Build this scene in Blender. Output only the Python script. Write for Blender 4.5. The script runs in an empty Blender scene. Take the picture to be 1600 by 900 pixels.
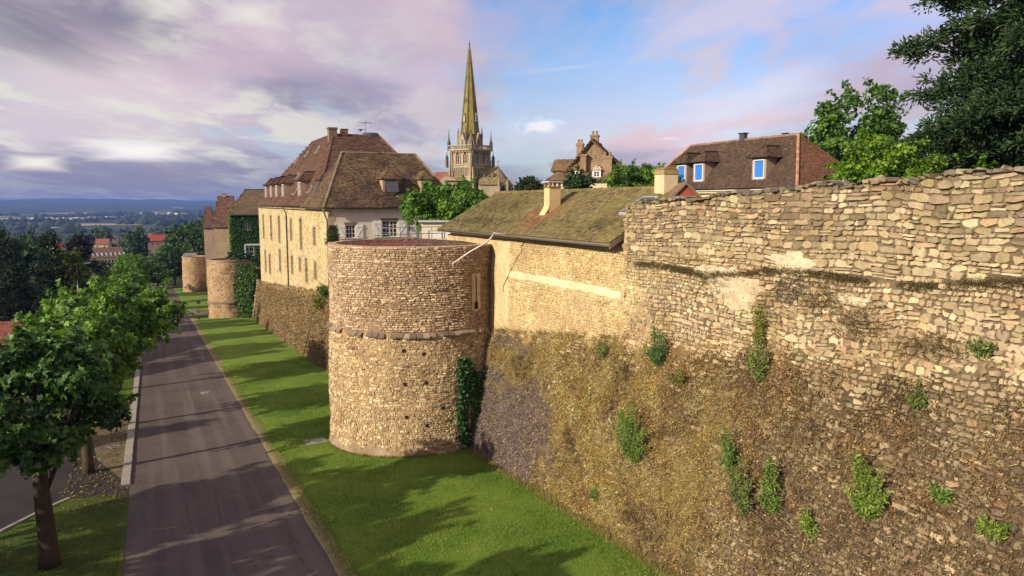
import bpy, bmesh, math, random
import numpy as np
from mathutils import Vector, Matrix

# world axes: +Y runs along the rampart (away from the camera), +X points from the road to the wall, +Z up
R = math.radians
scene = bpy.context.scene
COL = scene.collection
random.seed(7)
rng = np.random.default_rng(11)

# ------------------------------------------------------------------ camera, sun, sky, exposure
CAM_Z = 11.5
YAW = R(26.3)
PITCH = math.atan(132 / 1142)
cam_data = bpy.data.cameras.new("camera")
cam = bpy.data.objects.new("camera", cam_data)
COL.objects.link(cam)
cam.location = (0, 0, CAM_Z)
cam.rotation_euler = (math.pi / 2 - PITCH, 0, -YAW)
cam_data.sensor_width = 36
cam_data.lens = 36 * 1142 / 1600
cam_data.clip_start = 0.1
cam_data.clip_end = 60000
scene.camera = cam

SUN_AZ = R(13)      # heading of the light, turned from +X towards +Y
SUN_EL = R(23)
sun_data = bpy.data.lights.new("sun", 'SUN')
sun_data.energy = 4.9
sun_data.angle = R(0.6)
sun_data.color = (1.0, 0.87, 0.64)
sun = bpy.data.objects.new("sun", sun_data)
COL.objects.link(sun)
light_dir = Vector((math.cos(SUN_AZ) * math.cos(SUN_EL), math.sin(SUN_AZ) * math.cos(SUN_EL), -math.sin(SUN_EL)))
sun.rotation_euler = light_dir.to_track_quat('-Z', 'Y').to_euler()
sun.location = (-60, -10, 60)

scene.view_settings.view_transform = 'Standard'
scene.view_settings.look = 'None'
scene.view_settings.exposure = 0.36
scene.view_settings.gamma = 1.0
scene.view_settings.use_curve_mapping = False
scene.cycles.max_bounces = 6
scene.cycles.diffuse_bounces = 3
scene.cycles.transparent_max_bounces = 8
scene.cycles.volume_bounces = 0
scene.cycles.use_denoising = True


class NT:
    """small helper to write node trees"""
    def __init__(self, tree):
        self.t = tree
        self.n = tree.nodes
        self.l = tree.links

    def add(self, typ, ins=None, **props):
        nd = self.n.new(typ)
        for k, v in props.items():
            setattr(nd, k, v)
        if ins:
            for k, v in ins.items():
                sock = nd.inputs[k]
                if isinstance(v, bpy.types.NodeSocket):
                    self.l.new(v, sock)
                else:
                    sock.default_value = v
        return nd

    def math(self, op, a, b=0.0, c=0.0, clamp=False):
        nd = self.n.new('ShaderNodeMath')
        nd.operation = op
        nd.use_clamp = clamp
        for i, v in enumerate((a, b, c)):
            if isinstance(v, bpy.types.NodeSocket):
                self.l.new(v, nd.inputs[i])
            else:
                nd.inputs[i].default_value = v
        return nd.outputs[0]

    def mix(self, fac, a, b, blend='MIX'):
        nd = self.n.new('ShaderNodeMix')
        nd.data_type = 'RGBA'
        nd.blend_type = blend
        for i, v in ((0, fac), (6, a), (7, b)):
            if isinstance(v, bpy.types.NodeSocket):
                self.l.new(v, nd.inputs[i])
            else:
                nd.inputs[i].default_value = v if i == 0 or len(v) == 4 else (*v, 1)
        return nd.outputs[2]

    def ss(self, v, lo, hi):
        nd = self.n.new('ShaderNodeMapRange')
        nd.interpolation_type = 'SMOOTHSTEP'
        self.l.new(v, nd.inputs[0])
        nd.inputs[1].default_value = lo
        nd.inputs[2].default_value = hi
        return nd.outputs[0]


def build_world():
    w = bpy.data.worlds.new("World")
    scene.world = w
    w.use_nodes = True
    t = NT(w.node_tree)
    t.n.clear()
    sky = t.add('ShaderNodeTexSky')
    sky.sky_type = 'NISHITA'
    sky.sun_disc = False
    sky.sun_elevation = SUN_EL
    sky.sun_rotation = math.atan2(-math.cos(SUN_AZ), -math.sin(SUN_AZ)) % (2 * math.pi)
    sky.air_density = 1.0
    sky.dust_density = 0.6
    sky.ozone_density = 3.5
    co = t.add('ShaderNodeTexCoord')
    # turn the direction so that local +Y is the axis the cloud streaks run along
    rot = t.add('ShaderNodeMapping', {'Vector': co.outputs['Generated'], 'Rotation': (0, 0, R(23.5))})
    sep = t.add('ShaderNodeSeparateXYZ', {0: rot.outputs[0]})
    x, y, z = sep.outputs
    zc = t.math('MAXIMUM', z, 0.0)
    inv = t.math('DIVIDE', 1.0, t.math('ADD', zc, 0.09))
    px = t.math('MULTIPLY', x, inv)
    py = t.math('MULTIPLY', y, inv)
    # streak clouds: stretched along the axis
    v1 = t.add('ShaderNodeCombineXYZ', {0: t.math('MULTIPLY', px, 0.95), 1: t.math('MULTIPLY', py, 0.36), 2: 3.1})
    n1 = t.add('ShaderNodeTexNoise', {'Vector': v1.outputs[0], 'Scale': 1.0, 'Detail': 7.0, 'Roughness': 0.56, 'Distortion': 0.55})
    v2 = t.add('ShaderNodeCombineXYZ', {0: t.math('MULTIPLY', px, 2.2), 1: t.math('MULTIPLY', py, 1.1), 2: 7.7})
    n2 = t.add('ShaderNodeTexNoise', {'Vector': v2.outputs[0], 'Scale': 1.0, 'Detail': 8.0, 'Roughness': 0.6, 'Distortion': 0.35})
    v3 = t.add('ShaderNodeCombineXYZ', {0: t.math('MULTIPLY', px, 0.45), 1: t.math('MULTIPLY', py, 0.22), 2: 12.4})
    n3 = t.add('ShaderNodeTexNoise', {'Vector': v3.outputs[0], 'Scale': 1.0, 'Detail': 3.0, 'Roughness': 0.5})
    # a clearer lane in the cloud deck just right of the axis
    lane = t.math('MULTIPLY', t.math('SUBTRACT', px, 0.52), 1.9)
    lane = t.math('EXPONENT', t.math('MULTIPLY', t.math('MULTIPLY', lane, lane), -1.0))
    front = t.ss(y, -0.1, 0.3)
    lane = t.math('MULTIPLY', lane, front)
    dens = t.math('ADD', t.math('MULTIPLY', n1.outputs[0], 1.0), t.math('MULTIPLY', n2.outputs[0], 0.28))
    dens = t.math('SUBTRACT', dens, t.math('MULTIPLY', lane, 0.21))
    dens = t.math('ADD', dens, t.math('MULTIPLY', t.ss(px, -0.1, -1.6), 0.10))
    cover = t.ss(dens, 0.36, 0.68)
    # cloud colour: cream where thick and lit, lilac and rose veils, slate underside bands
    c_lilac, c_rose, c_cream, c_slate = (0.45, 0.40, 0.51), (0.68, 0.49, 0.55), (0.72, 0.70, 0.62), (0.16, 0.145, 0.23)
    c = t.mix(t.ss(n3.outputs[0], 0.42, 0.6), c_lilac, c_rose)
    lit = t.math('MULTIPLY', t.ss(n2.outputs[0], 0.40, 0.60), t.math('ADD', 0.25, t.math('MULTIPLY', t.ss(px, 0.3, -1.6), 0.75)))
    c = t.mix(t.math('MULTIPLY', lit, 0.85), c, c_cream)
    v4 = t.add('ShaderNodeCombineXYZ', {0: t.math('MULTIPLY', px, 1.0), 1: t.math('MULTIPLY', py, 0.30), 2: 21.3})
    n4 = t.add('ShaderNodeTexNoise', {'Vector': v4.outputs[0], 'Scale': 1.0, 'Detail': 6.0, 'Roughness': 0.55, 'Distortion': 0.6})
    slate = t.math('MULTIPLY', t.ss(n4.outputs[0], 0.56, 0.70), t.ss(px, 1.2, -0.8))
    slate = t.math('MULTIPLY', slate, 0.85)
    c = t.mix(t.math('MULTIPLY', slate, 0.8), c, c_slate)
    # a low slate bank over the horizon with brighter puffs on its top
    v5 = t.add('ShaderNodeCombineXYZ', {0: t.math('MULTIPLY', x, 6.0), 1: t.math('MULTIPLY', y, 6.0), 2: t.math('MULTIPLY', z, 34.0)})
    n5 = t.add('ShaderNodeTexNoise', {'Vector': v5.outputs[0], 'Scale': 1.0, 'Detail': 7.0, 'Roughness': 0.6})
    e = t.math('ADD', z, t.math('MULTIPLY', t.math('SUBTRACT', n5.outputs[0], 0.5), 0.09))
    bank = t.math('MULTIPLY', t.ss(e, 0.075, 0.03), t.ss(e, -0.03, 0.025))
    c = t.mix(t.math('MULTIPLY', bank, 0.75), c, (0.235, 0.25, 0.38))
    puff = t.math('MULTIPLY', t.ss(n5.outputs[0], 0.60, 0.70), t.math('MULTIPLY', t.ss(z, 0.045, 0.065), t.ss(z, 0.115, 0.085)))
    c = t.mix(t.math('MULTIPLY', puff, 0.85), c, (0.85, 0.80, 0.74))
    cover = t.math('MAXIMUM', cover, t.math('MULTIPLY', bank, 0.85))
    cover = t.math('MAXIMUM', cover, t.math('MULTIPLY', puff, 0.9))
    # one small bright cloud standing alone in the clear lane
    dvec = cam_dir(842, 197)
    dd = t.add('ShaderNodeVectorMath', {0: co.outputs['Generated'], 1: dvec}, operation='SUBTRACT')
    ds = t.add('ShaderNodeVectorMath', {0: dd.outputs[0], 1: (1 / 0.038, 1 / 0.038, 1 / 0.013)}, operation='MULTIPLY')
    dl = t.add('ShaderNodeVectorMath', {0: ds.outputs[0]}, operation='LENGTH').outputs['Value']
    v6 = t.add('ShaderNodeVectorMath', {0: co.outputs['Generated'], 1: (38, 38, 70)}, operation='MULTIPLY')
    n6 = t.add('ShaderNodeTexNoise', {'Vector': v6.outputs[0], 'Scale': 1.0, 'Detail': 6.0, 'Roughness': 0.6})
    sm = t.ss(t.math('ADD', dl, t.math('MULTIPLY', t.math('SUBTRACT', n6.outputs[0], 0.5), 2.4)), 1.15, 0.35)
    c = t.mix(sm, c, (0.84, 0.80, 0.84))
    cover = t.math('MAXIMUM', cover, t.math('MULTIPLY', sm, 0.95))
    # long single streaks of cloud, each a band between two directions of the sky
    def band(u0, v0, u1, v1, w, colr, k, nz=n2, rag=1.6):
        d0, d1 = cam_dir(u0, v0), cam_dir(u1, v1)
        nn = d0.cross(d1).normalized(); mid = (d0 + d1).normalized(); ax = (d1 - d0).normalized(); half = (d1 - d0).length / 2
        a = t.add('ShaderNodeVectorMath', {0: co.outputs['Generated'], 1: nn}, operation='DOT_PRODUCT').outputs['Value']
        b = t.add('ShaderNodeVectorMath', {0: co.outputs['Generated'], 1: ax}, operation='DOT_PRODUCT').outputs['Value']
        f = t.add('ShaderNodeVectorMath', {0: co.outputs['Generated'], 1: mid}, operation='DOT_PRODUCT').outputs['Value']
        m0 = float(mid.dot(ax))
        b = t.math('ABSOLUTE', t.math('MULTIPLY', t.math('SUBTRACT', b, m0), 1 / half))
        a = t.math('ABSOLUTE', t.math('MULTIPLY', a, 1 / w))
        q = t.math('ADD', t.math('MAXIMUM', a, b), t.math('MULTIPLY', t.math('SUBTRACT', nz.outputs[0], .5), rag))
        mk = t.math('MULTIPLY', t.ss(q, 1.25, .15), t.math('MULTIPLY', t.ss(f, .6, .8), k))
        return mk, colr
    pinkw, rosy, cream2, slate2 = (.74, .60, .68), (.60, .44, .53), (.78, .76, .68), (.165, .15, .24)
    bands = [(990, 225, 1500, 55, .045, pinkw, .75), (930, 85, 1330, -40, .040, pinkw, .7), (1200, 100, 1560, 100, .05, (.36, .32, .46), .6), (1080, 180, 1300, 110, .02, (.80, .70, .74), .6), (770, 119, 985, 95, .0045, (.62, .62, .74), .5),
             (520, 10, 880, 75, .045, rosy, .55), (560, 150, 720, 160, .05, (.66, .54, .64), .5), (-60, 20, 330, 60, .045, slate2, .8), (250, 70, 700, 200, .035, (.27, .25, .37), .7),
             (-60, 130, 330, 215, .07, (.74, .70, .66), .5), (60, 90, 420, 150, .05, (.70, .54, .62), .5), (-60, 215, 300, 230, .035, (.60, .50, .60), .5), (260, 60, 520, 60, .05, rosy, .6), (330, 20, 440, 25, .015, cream2, .6), (220, 12, 320, 10, .014, cream2, .6), (-60, 268, 430, 285, .030, (.22, .215, .33), .8),
             (8, 252, 105, 256, .0095, (.9, .84, .76), .95), (140, 236, 290, 238, .011, (.92, .88, .84), .95), (100, 222, 250, 226, .006, (.85, .82, .78), .7)]
    for bd in bands:
        mk, colr = band(*bd, nz=n5 if bd[4] < .02 else n2, rag=1.0 if bd[4] < .02 else 2.2)
        c = t.mix(mk, c, colr); cover = t.math('MAXIMUM', cover, mk)
    # thin lilac veil everywhere
    cover = t.math('MAXIMUM', cover, t.math('ADD', 0.16, t.math('MULTIPLY', t.ss(z, 0.26, 0.03), 0.5)))
    sk = t.add('ShaderNodeHueSaturation', {'Hue': 0.507, 'Saturation': 1.25, 'Value': 1.0, 'Color': sky.outputs[0]})
    b1 = t.add('ShaderNodeBackground', {'Color': sk.outputs[0], 'Strength': 0.14})
    hs = t.add('ShaderNodeHueSaturation', {'Saturation': 1.0, 'Value': 1.0, 'Color': c})
    b2 = t.add('ShaderNodeBackground', {'Color': hs.outputs[0], 'Strength': 0.90})
    ms = t.add('ShaderNodeMixShader', {0: cover, 1: b1.outputs[0], 2: b2.outputs[0]})
    out = t.add('ShaderNodeOutputWorld', {0: ms.outputs[0]})


def cam_dir(u, v):
    """world direction of a pixel of the 1600 x 900 photograph"""
    x, y = (u - 800) / 1142, (450 - v) / 1142
    f = math.cos(PITCH) + y * math.sin(PITCH)
    z = -math.sin(PITCH) + y * math.cos(PITCH)
    d = Vector((x * math.cos(YAW) + f * math.sin(YAW), -x * math.sin(YAW) + f * math.cos(YAW), z))
    return d.normalized()


def on_x(u, v, X):
    """(Y, Z) of the point of that pixel on the plane x = X"""
    d = cam_dir(u, v)
    t = X / d.x
    return t * d.y, CAM_Z + t * d.z


build_world()


# ------------------------------------------------------------------ object helpers
def tag(o, label=None, cat=None, group=None, kind=None):
    if label: o['label'] = label
    if cat: o['category'] = cat
    if group: o['group'] = group
    if kind: o['kind'] = kind
    return o


def empty(name, loc=(0, 0, 0), rz=0.0, label=None, cat=None, group=None):
    o = bpy.data.objects.new(name, None)
    o.empty_display_size = 0.3
    COL.objects.link(o)
    o.location = loc
    o.rotation_euler = (0, 0, rz)
    return tag(o, label, cat, group)


def link_mesh(name, me, mats, parent=None, kind=None, world=False):
    o = bpy.data.objects.new(name, me)
    COL.objects.link(o)
    for m in (mats if isinstance(mats, (list, tuple)) else [mats]):
        me.materials.append(m)
    if parent is not None:
        o.parent = parent
        if world:      # coordinates were given in world space: undo the parent's own place
            mi = Matrix.Translation(parent.location) @ Matrix.Rotation(parent.rotation_euler.z, 4, 'Z')
            if parent.parent is not None:
                g = parent.parent
                mi = Matrix.Translation(g.location) @ Matrix.Rotation(g.rotation_euler.z, 4, 'Z') @ mi
            o.matrix_parent_inverse = mi.inverted()
    if kind: o['kind'] = kind
    return o


class MB:
    """collects polygons and links them as one mesh object"""
    def __init__(self):
        self.v, self.f, self.mi, self.c, self.sm = [], [], [], [], []

    def poly(self, pts, m=0, c=None, smooth=False):
        b = len(self.v)
        self.v += [tuple(p) for p in pts]
        self.f.append(tuple(range(b, b + len(pts))))
        self.mi.append(m); self.c.append(c); self.sm.append(smooth)
        return self

    def mesh(self, V, F, m=0, c=None, smooth=False):
        b = len(self.v)
        self.v += [tuple(p) for p in V]
        for f in F:
            self.f.append(tuple(i + b for i in f))
            self.mi.append(m); self.c.append(c); self.sm.append(smooth)
        return self

    def box(self, a, b, m=0, c=None, rz=0.0, piv=None, taper=0.0):
        x0, y0, z0 = a; x1, y1, z1 = b
        t = taper
        P = [(x0, y0, z0), (x1, y0, z0), (x1, y1, z0), (x0, y1, z0),
             (x0 + t, y0 + t, z1), (x1 - t, y0 + t, z1), (x1 - t, y1 - t, z1), (x0 + t, y1 - t, z1)]
        if rz:
            px, py = piv if piv else ((x0 + x1) / 2, (y0 + y1) / 2)
            ca, sa = math.cos(rz), math.sin(rz)
            P = [(px + (p[0] - px) * ca - (p[1] - py) * sa, py + (p[0] - px) * sa + (p[1] - py) * ca, p[2]) for p in P]
        return self.mesh(P, [(0, 3, 2, 1), (4, 5, 6, 7), (0, 1, 5, 4), (1, 2, 6, 5), (2, 3, 7, 6), (3, 0, 4, 7)], m, c)

    def tube(self, pts, r, seg=8, m=0, c=None, caps=True, smooth=True):
        pts = [Vector(p) for p in pts]
        rs = r if isinstance(r, (list, tuple)) else [r] * len(pts)
        V, F = [], []
        prev = None
        for i, p in enumerate(pts):
            d = (pts[min(i + 1, len(pts) - 1)] - pts[max(i - 1, 0)]).normalized()
            up = Vector((0, 0, 1)) if abs(d.z) < 0.95 else Vector((1, 0, 0))
            if prev is not None:
                up = prev
            a = d.cross(up)
            if a.length < 1e-4: a = d.cross(Vector((0.3, 1, 0.2)))
            a.normalize()
            b2 = a.cross(d).normalized()
            prev = b2
            for k in range(seg):
                an = 2 * math.pi * k / seg
                V.append(p + a * (rs[i] * math.cos(an)) + b2 * (rs[i] * math.sin(an)))
        for i in range(len(pts) - 1):
            for k in range(seg):
                k2 = (k + 1) % seg
                F.append((i * seg + k, i * seg + k2, (i + 1) * seg + k2, (i + 1) * seg + k))
        if caps:
            F.append(tuple(range(seg - 1, -1, -1)))
            F.append(tuple((len(pts) - 1) * seg + k for k in range(seg)))
        return self.mesh(V, F, m, c, smooth)

    def lathe(self, prof, seg=16, cx=0, cy=0, m=0, c=None, smooth=False, rot=0.0, cap=True):
        V, F = [], []
        for r, z in prof:
            for k in range(seg):
                an = 2 * math.pi * k / seg + rot
                V.append((cx + r * math.cos(an), cy + r * math.sin(an), z))
        for i in range(len(prof) - 1):
            for k in range(seg):
                k2 = (k + 1) % seg
                F.append((i * seg + k, i * seg + k2, (i + 1) * seg + k2, (i + 1) * seg + k))
        if cap:
            F.append(tuple(range(seg - 1, -1, -1)))
            F.append(tuple((len(prof) - 1) * seg + k for k in range(seg)))
        return self.mesh(V, F, m, c, smooth)

    def prism(self, pts2, y0, y1, m=0, c=None):
        """outline in x-z, pushed along y"""
        n = len(pts2)
        V = [(p[0], y0, p[1]) for p in pts2] + [(p[0], y1, p[1]) for p in pts2]
        F = [tuple(range(n)), tuple(range(2 * n - 1, n - 1, -1))]
        F += [(i, i + n, (i + 1) % n + n, (i + 1) % n) for i in range(n)]
        return self.mesh(V, F, m, c)

    def build(self, name, mats, parent=None, kind=None, world=False):
        me = bpy.data.meshes.new(name)
        me.from_pydata(self.v, [], self.f)
        if any(self.mi): me.polygons.foreach_set('material_index', self.mi)
        me.polygons.foreach_set('use_smooth', self.sm)
        if any(c is not None for c in self.c):
            at = me.color_attributes.new('Col', 'FLOAT_COLOR', 'CORNER')
            buf = np.ones((len(me.loops), 4), np.float32)
            i = 0
            for f, c in zip(self.f, self.c):
                if c is not None: buf[i:i + len(f), :3] = c[:3]
                i += len(f)
            at.data.foreach_set('color', buf.ravel())
        me.update()
        return link_mesh(name, me, mats, parent, kind, world)


def np_mesh(name, V, F, C, mats, parent=None, kind=None, smooth=False, world=False):
    """V (n,3); F list of int arrays, each (m,k); C (n,3) colour per vertex"""
    me = bpy.data.meshes.new(name)
    V = np.ascontiguousarray(V, np.float32)
    me.vertices.add(len(V)); me.vertices.foreach_set('co', V.ravel())
    loops = np.concatenate([f.ravel() for f in F]).astype(np.int32)
    tot = np.concatenate([np.full(len(f), f.shape[1], np.int32) for f in F])
    st = np.concatenate([[0], np.cumsum(tot)[:-1]]).astype(np.int32)
    me.loops.add(len(loops)); me.loops.foreach_set('vertex_index', loops)
    me.polygons.add(len(tot)); me.polygons.foreach_set('loop_start', st); me.polygons.foreach_set('loop_total', tot)
    me.polygons.foreach_set('use_smooth', np.full(len(tot), smooth))
    if C is not None:
        at = me.color_attributes.new('Col', 'FLOAT_COLOR', 'POINT')
        b = np.ones((len(V), 4), np.float32); b[:, :3] = C
        at.data.foreach_set('color', b.ravel())
    me.update(calc_edges=True)
    me.validate(verbose=False)
    return link_mesh(name, me, mats, parent, kind, world)


def scatter(name, P, X, Y, Z, size, C, tV, tF, mat, parent=None, kind=None, world=False, smooth=False):
    """copies of a small template (tV, tF) at P with axes X, Y, Z; joined into one mesh"""
    P = np.asarray(P, float); N = len(P); k = len(tV)
    tV = np.asarray(tV, float)
    size = np.broadcast_to(np.asarray(size, float).reshape(-1, 1) if np.ndim(size) < 2 else size, (N, 3))
    V = (P[:, None, :] + X[:, None, :] * (tV[None, :, 0:1] * size[:, None, 0:1])
         + Y[:, None, :] * (tV[None, :, 1:2] * size[:, None, 1:2]) + Z[:, None, :] * (tV[None, :, 2:3] * size[:, None, 2:3]))
    C2 = np.repeat(C[:, None, :], k, 1).reshape(-1, 3)
    off = (np.arange(N) * k)[:, None]
    byk = {}
    for f in tF: byk.setdefault(len(f), []).append(f)
    F = [(np.tile(np.array(fs).ravel(), (N, 1)) + off).reshape(-1, kk) for kk, fs in byk.items()]
    return np_mesh(name, V.reshape(-1, 3), F, C2, mat, parent, kind, smooth, world)


def unit(a):
    return a / np.maximum(np.linalg.norm(a, axis=-1, keepdims=True), 1e-9)


def rand_frames(n, normals=None, spread=1.0, r=None):
    r = r or rng
    a = r.normal(size=(n, 3))
    if normals is not None: a = normals + a * spread
    z = unit(a)
    x = unit(np.cross(z, r.normal(size=(n, 3))))
    return x, np.cross(z, x), z


def noise(p, seed=0, octaves=3):
    """cheap smooth pseudo-noise in about [-1, 1] from sums of turned sines; p (n,k)"""
    r = np.random.default_rng(1000 + seed)
    p = np.asarray(p, float); out = np.zeros(len(p)); amp = 1.0; tot = 0; fr = 1.0
    for o in range(octaves):
        for _ in range(4):
            d = r.normal(size=p.shape[1]); d /= np.linalg.norm(d)
            out += amp * np.sin(p @ d * fr * r.uniform(.7, 1.3) * 2 + r.uniform(0, 6.28) + 1.3 * np.sin(p @ d[::-1] * fr * 1.3 + r.uniform(0, 6)))
        tot += amp * 2.2; amp *= .55; fr *= 2.1
    return np.clip(out / tot, -1.2, 1.2)


LEAF_V = [(0, 0, 0), (-.5, .55, .12), (0, 1.1, -.05), (.5, .55, .12)]
LEAF_F = [(0, 3, 2), (0, 2, 1)]
LOBE_V = [(0, 0, 0), (-.42, .12, .1), (-.55, .55, .12), (-.22, .62, .0), (0, 1.1, -.12), (.22, .62, .0), (.55, .55, .12), (.42, .12, .1)]
LOBE_F = [(0, 3, 2, 1), (0, 5, 4, 3), (0, 7, 6, 5)]
BLADE_V = [(-.5, 0, 0), (.5, 0, 0), (.12, 1, .25)]
BLADE_F = [(0, 1, 2)]


# ------------------------------------------------------------------ materials
MATS = {}


def pmat(name, col, rough=.85, vc=False, n1=(6., .35), n2=(.6, .2), bump=.0, bscale=20., dark=None, metal=0., spec=.3, kind='NOISE', hue=None, transl=0., obj=True):
    """procedural material. vc: multiply the colour attribute 'Col'. n1/n2: (scale, amount) of fine and broad tone variation"""
    if name in MATS: return MATS[name]
    m = bpy.data.materials.new(name); MATS[name] = m
    m.use_nodes = True
    t = NT(m.node_tree); t.n.clear()
    out = t.add('ShaderNodeOutputMaterial')
    bs = t.add('ShaderNodeBsdfPrincipled', {'Roughness': rough, 'Metallic': metal, 'Specular IOR Level': spec})
    co = t.add('ShaderNodeTexCoord')
    geo = t.add('ShaderNodeNewGeometry')
    pos = geo.outputs['Position']
    if vc:
        at = t.add('ShaderNodeAttribute', attribute_name='Col')
        c = t.mix(1.0, at.outputs['Color'], (*col, 1), 'MULTIPLY')
    else:
        rgb = t.add('ShaderNodeRGB'); rgb.outputs[0].default_value = (*col, 1); c = rgb.outputs[0]
    f = None
    if n1[1]:
        a = t.add('ShaderNodeTexNoise', {'Vector': pos, 'Scale': n1[0], 'Detail': 5.0, 'Roughness': .65})
        k = t.math('ADD', t.math('MULTIPLY', t.math('SUBTRACT', a.outputs[0], .5), n1[1] * 4), 1.0)
        k = t.math('MAXIMUM', k, 0.15)
        cc = t.add('ShaderNodeCombineXYZ', {0: k, 1: k, 2: k})
        c = t.mix(1.0, c, cc.outputs[0], 'MULTIPLY')
    if n2[1]:
        a2 = t.add('ShaderNodeTexNoise', {'Vector': pos, 'Scale': n2[0], 'Detail': 4.0, 'Roughness': .6})
        if hue is None: hue = (.62, .52, .42)
        c = t.mix(t.math('MULTIPLY', t.ss(a2.outputs[0], .42, .68), n2[1] * 2), c, t.mix(1.0, c, (*hue, 1), 'MULTIPLY'))
    t.l.new(c, bs.inputs['Base Color'])
    if bump:
        b = t.add('ShaderNodeTexNoise', {'Vector': pos, 'Scale': bscale, 'Detail': 6.0, 'Roughness': .7})
        bn = t.add('ShaderNodeBump', {'Strength': min(1.0, bump), 'Distance': .05 * max(bump, .4), 'Height': b.outputs[0]})
        t.l.new(bn.outputs[0], bs.inputs['Normal'])
    if transl:
        tr = t.add('ShaderNodeBsdfTranslucent', {'Color': t.mix(1.0, c, (1.0, 1.25, .45, 1), 'MULTIPLY')})
        ms = t.add('ShaderNodeMixShader', {0: transl, 1: bs.outputs[0], 2: tr.outputs[0]})
        t.l.new(ms.outputs[0], out.inputs[0])
    else:
        t.l.new(bs.outputs[0], out.inputs[0])
    return m


M_STONE = pmat('stone', (1, 1, 1), .92, vc=True, n1=(9., .26), n2=(.55, .26), bump=.5, bscale=26.)
M_LEAF = pmat('leaf', (1, 1, 1), .5, vc=True, n1=(1.5, .14), n2=(.3, 0), transl=.38, spec=.35)
M_NEEDLE = pmat('needle', (1, 1, 1), .7, vc=True, n1=(1.5, .15), n2=(.3, 0), transl=.12, spec=.2)
M_DRY = pmat('dry_vegetation', (1, 1, 1), .9, vc=True, n1=(3., .15), n2=(.3, 0), transl=.2, spec=.1)
M_BARK = pmat('bark', (.075, .055, .04), .95, n1=(9., .3), n2=(1., .2), bump=.9, bscale=14.)
M_MORTAR = pmat('mortar', (1, 1, 1), .97, vc=True, n1=(7., .28), n2=(.45, .25), bump=.8, bscale=16.)
M_TILE = pmat('clay_tile', (1, 1, 1), .9, vc=True, n1=(5., .2), n2=(.5, .15), bump=.3, bscale=30., hue=(.7, .75, .6))
M_GLASS = pmat('window_glass', (.03, .035, .045), .12, n1=(2., 0), n2=(1, 0), spec=.6)
M_WHITE = pmat('white_paint', (.72, .71, .69), .5, n1=(8., .04), n2=(1, .06))
M_METAL = pmat('grey_metal', (.22, .21, .20), .5, n1=(8., .1), n2=(1, .1), metal=.6)
M_ZINC = pmat('zinc_pipe', (.50, .49, .47), .5, n1=(8., .1), n2=(1, .1), metal=.2)
M_DARK = pmat('dark_void', (.012, .010, .009), .95, n1=(8., 0), n2=(1, 0))

# ------------------------------------------------------------------ ground
def near_h(y):
    return -.057 * y


def ground_h(x, y):
    x = np.asarray(x, float); y = np.asarray(y, float)
    b = np.where(y < 420, -.057 * y, -23.94 - 24 * (1 - np.exp(-np.maximum(y - 420, 0) / 500)))
    d = np.maximum(0, -9.5 - x)
    z = b - 34 * (1 - np.exp(-d / 120))
    far = np.clip((np.hypot(x, y) - 500) / 1500, 0, 1)
    z = np.maximum(z, -50 + 0 * z)
    return z + far * 5 * noise(np.stack([x.ravel() / 900, y.ravel() / 900], 1), 5).reshape(x.shape)


def terrace_h(x, y):
    """level of the town behind the rampart"""
    y = np.asarray(y, float); x = np.asarray(x, float)
    b = np.interp(y, [-60, 40, 70, 128, 215, 320, 600], [10.2, 8.4, 7.6, 2.0, -3.2, -12, -40])
    return b + .015 * np.clip(x - 17, 0, 200) * np.clip((130 - y) / 60, 0, 1)


def ground_mat(name, cols, scale, bump=.5, bscale=8., rough=.95, fields=False):
    m = bpy.data.materials.new(name); m.use_nodes = True
    t = NT(m.node_tree); t.n.clear()
    out = t.add('ShaderNodeOutputMaterial')
    bs = t.add('ShaderNodeBsdfPrincipled', {'Roughness': rough, 'Specular IOR Level': .2})
    pos = t.add('ShaderNodeNewGeometry').outputs['Position']
    a = t.add('ShaderNodeTexNoise', {'Vector': pos, 'Scale': scale, 'Detail': 8.0, 'Roughness': .65})
    b = t.add('ShaderNodeTexNoise', {'Vector': pos, 'Scale': scale * 14, 'Detail': 5.0, 'Roughness': .7})
    c = t.mix(t.ss(a.outputs[0], .36, .64), (*cols[0], 1), (*cols[1], 1))
    c = t.mix(t.math('MULTIPLY', t.ss(b.outputs[0], .5, .75), .55), c, (*cols[2], 1))
    if fields:
        sc = t.add('ShaderNodeVectorMath', {0: pos, 1: (1 / 420, 1 / 260, 0)}, operation='MULTIPLY')
        vo = t.add('ShaderNodeTexVoronoi', {'Vector': sc.outputs[0], 'Scale': 1.0}, distance='CHEBYCHEV')
        sp = t.add('ShaderNodeSeparateColor', {0: vo.outputs['Color']})
        f = t.mix(t.ss(sp.outputs[0], .35, .45), (.05, .075, .03, 1), (.16, .17, .06, 1))
        f = t.mix(t.ss(sp.outputs[1], .72, .76), f, (.34, .27, .14, 1))
        f = t.mix(t.ss(sp.outputs[2], .6, .64), f, (.022, .035, .02, 1))
        ln = t.add('ShaderNodeVectorMath', {0: pos}, operation='LENGTH').outputs['Value']
        c = t.mix(t.ss(ln, 420., 650.), c, f)
    t.l.new(c, bs.inputs['Base Color'])
    bn = t.add('ShaderNodeBump', {'Strength': bump, 'Distance': .06,
               'Height': t.add('ShaderNodeTexNoise', {'Vector': pos, 'Scale': bscale, 'Detail': 8.0, 'Roughness': .75}).outputs[0]})
    t.l.new(bn.outputs[0], bs.inputs['Normal'])
    t.l.new(bs.outputs[0], out.inputs[0])
    return m


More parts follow.
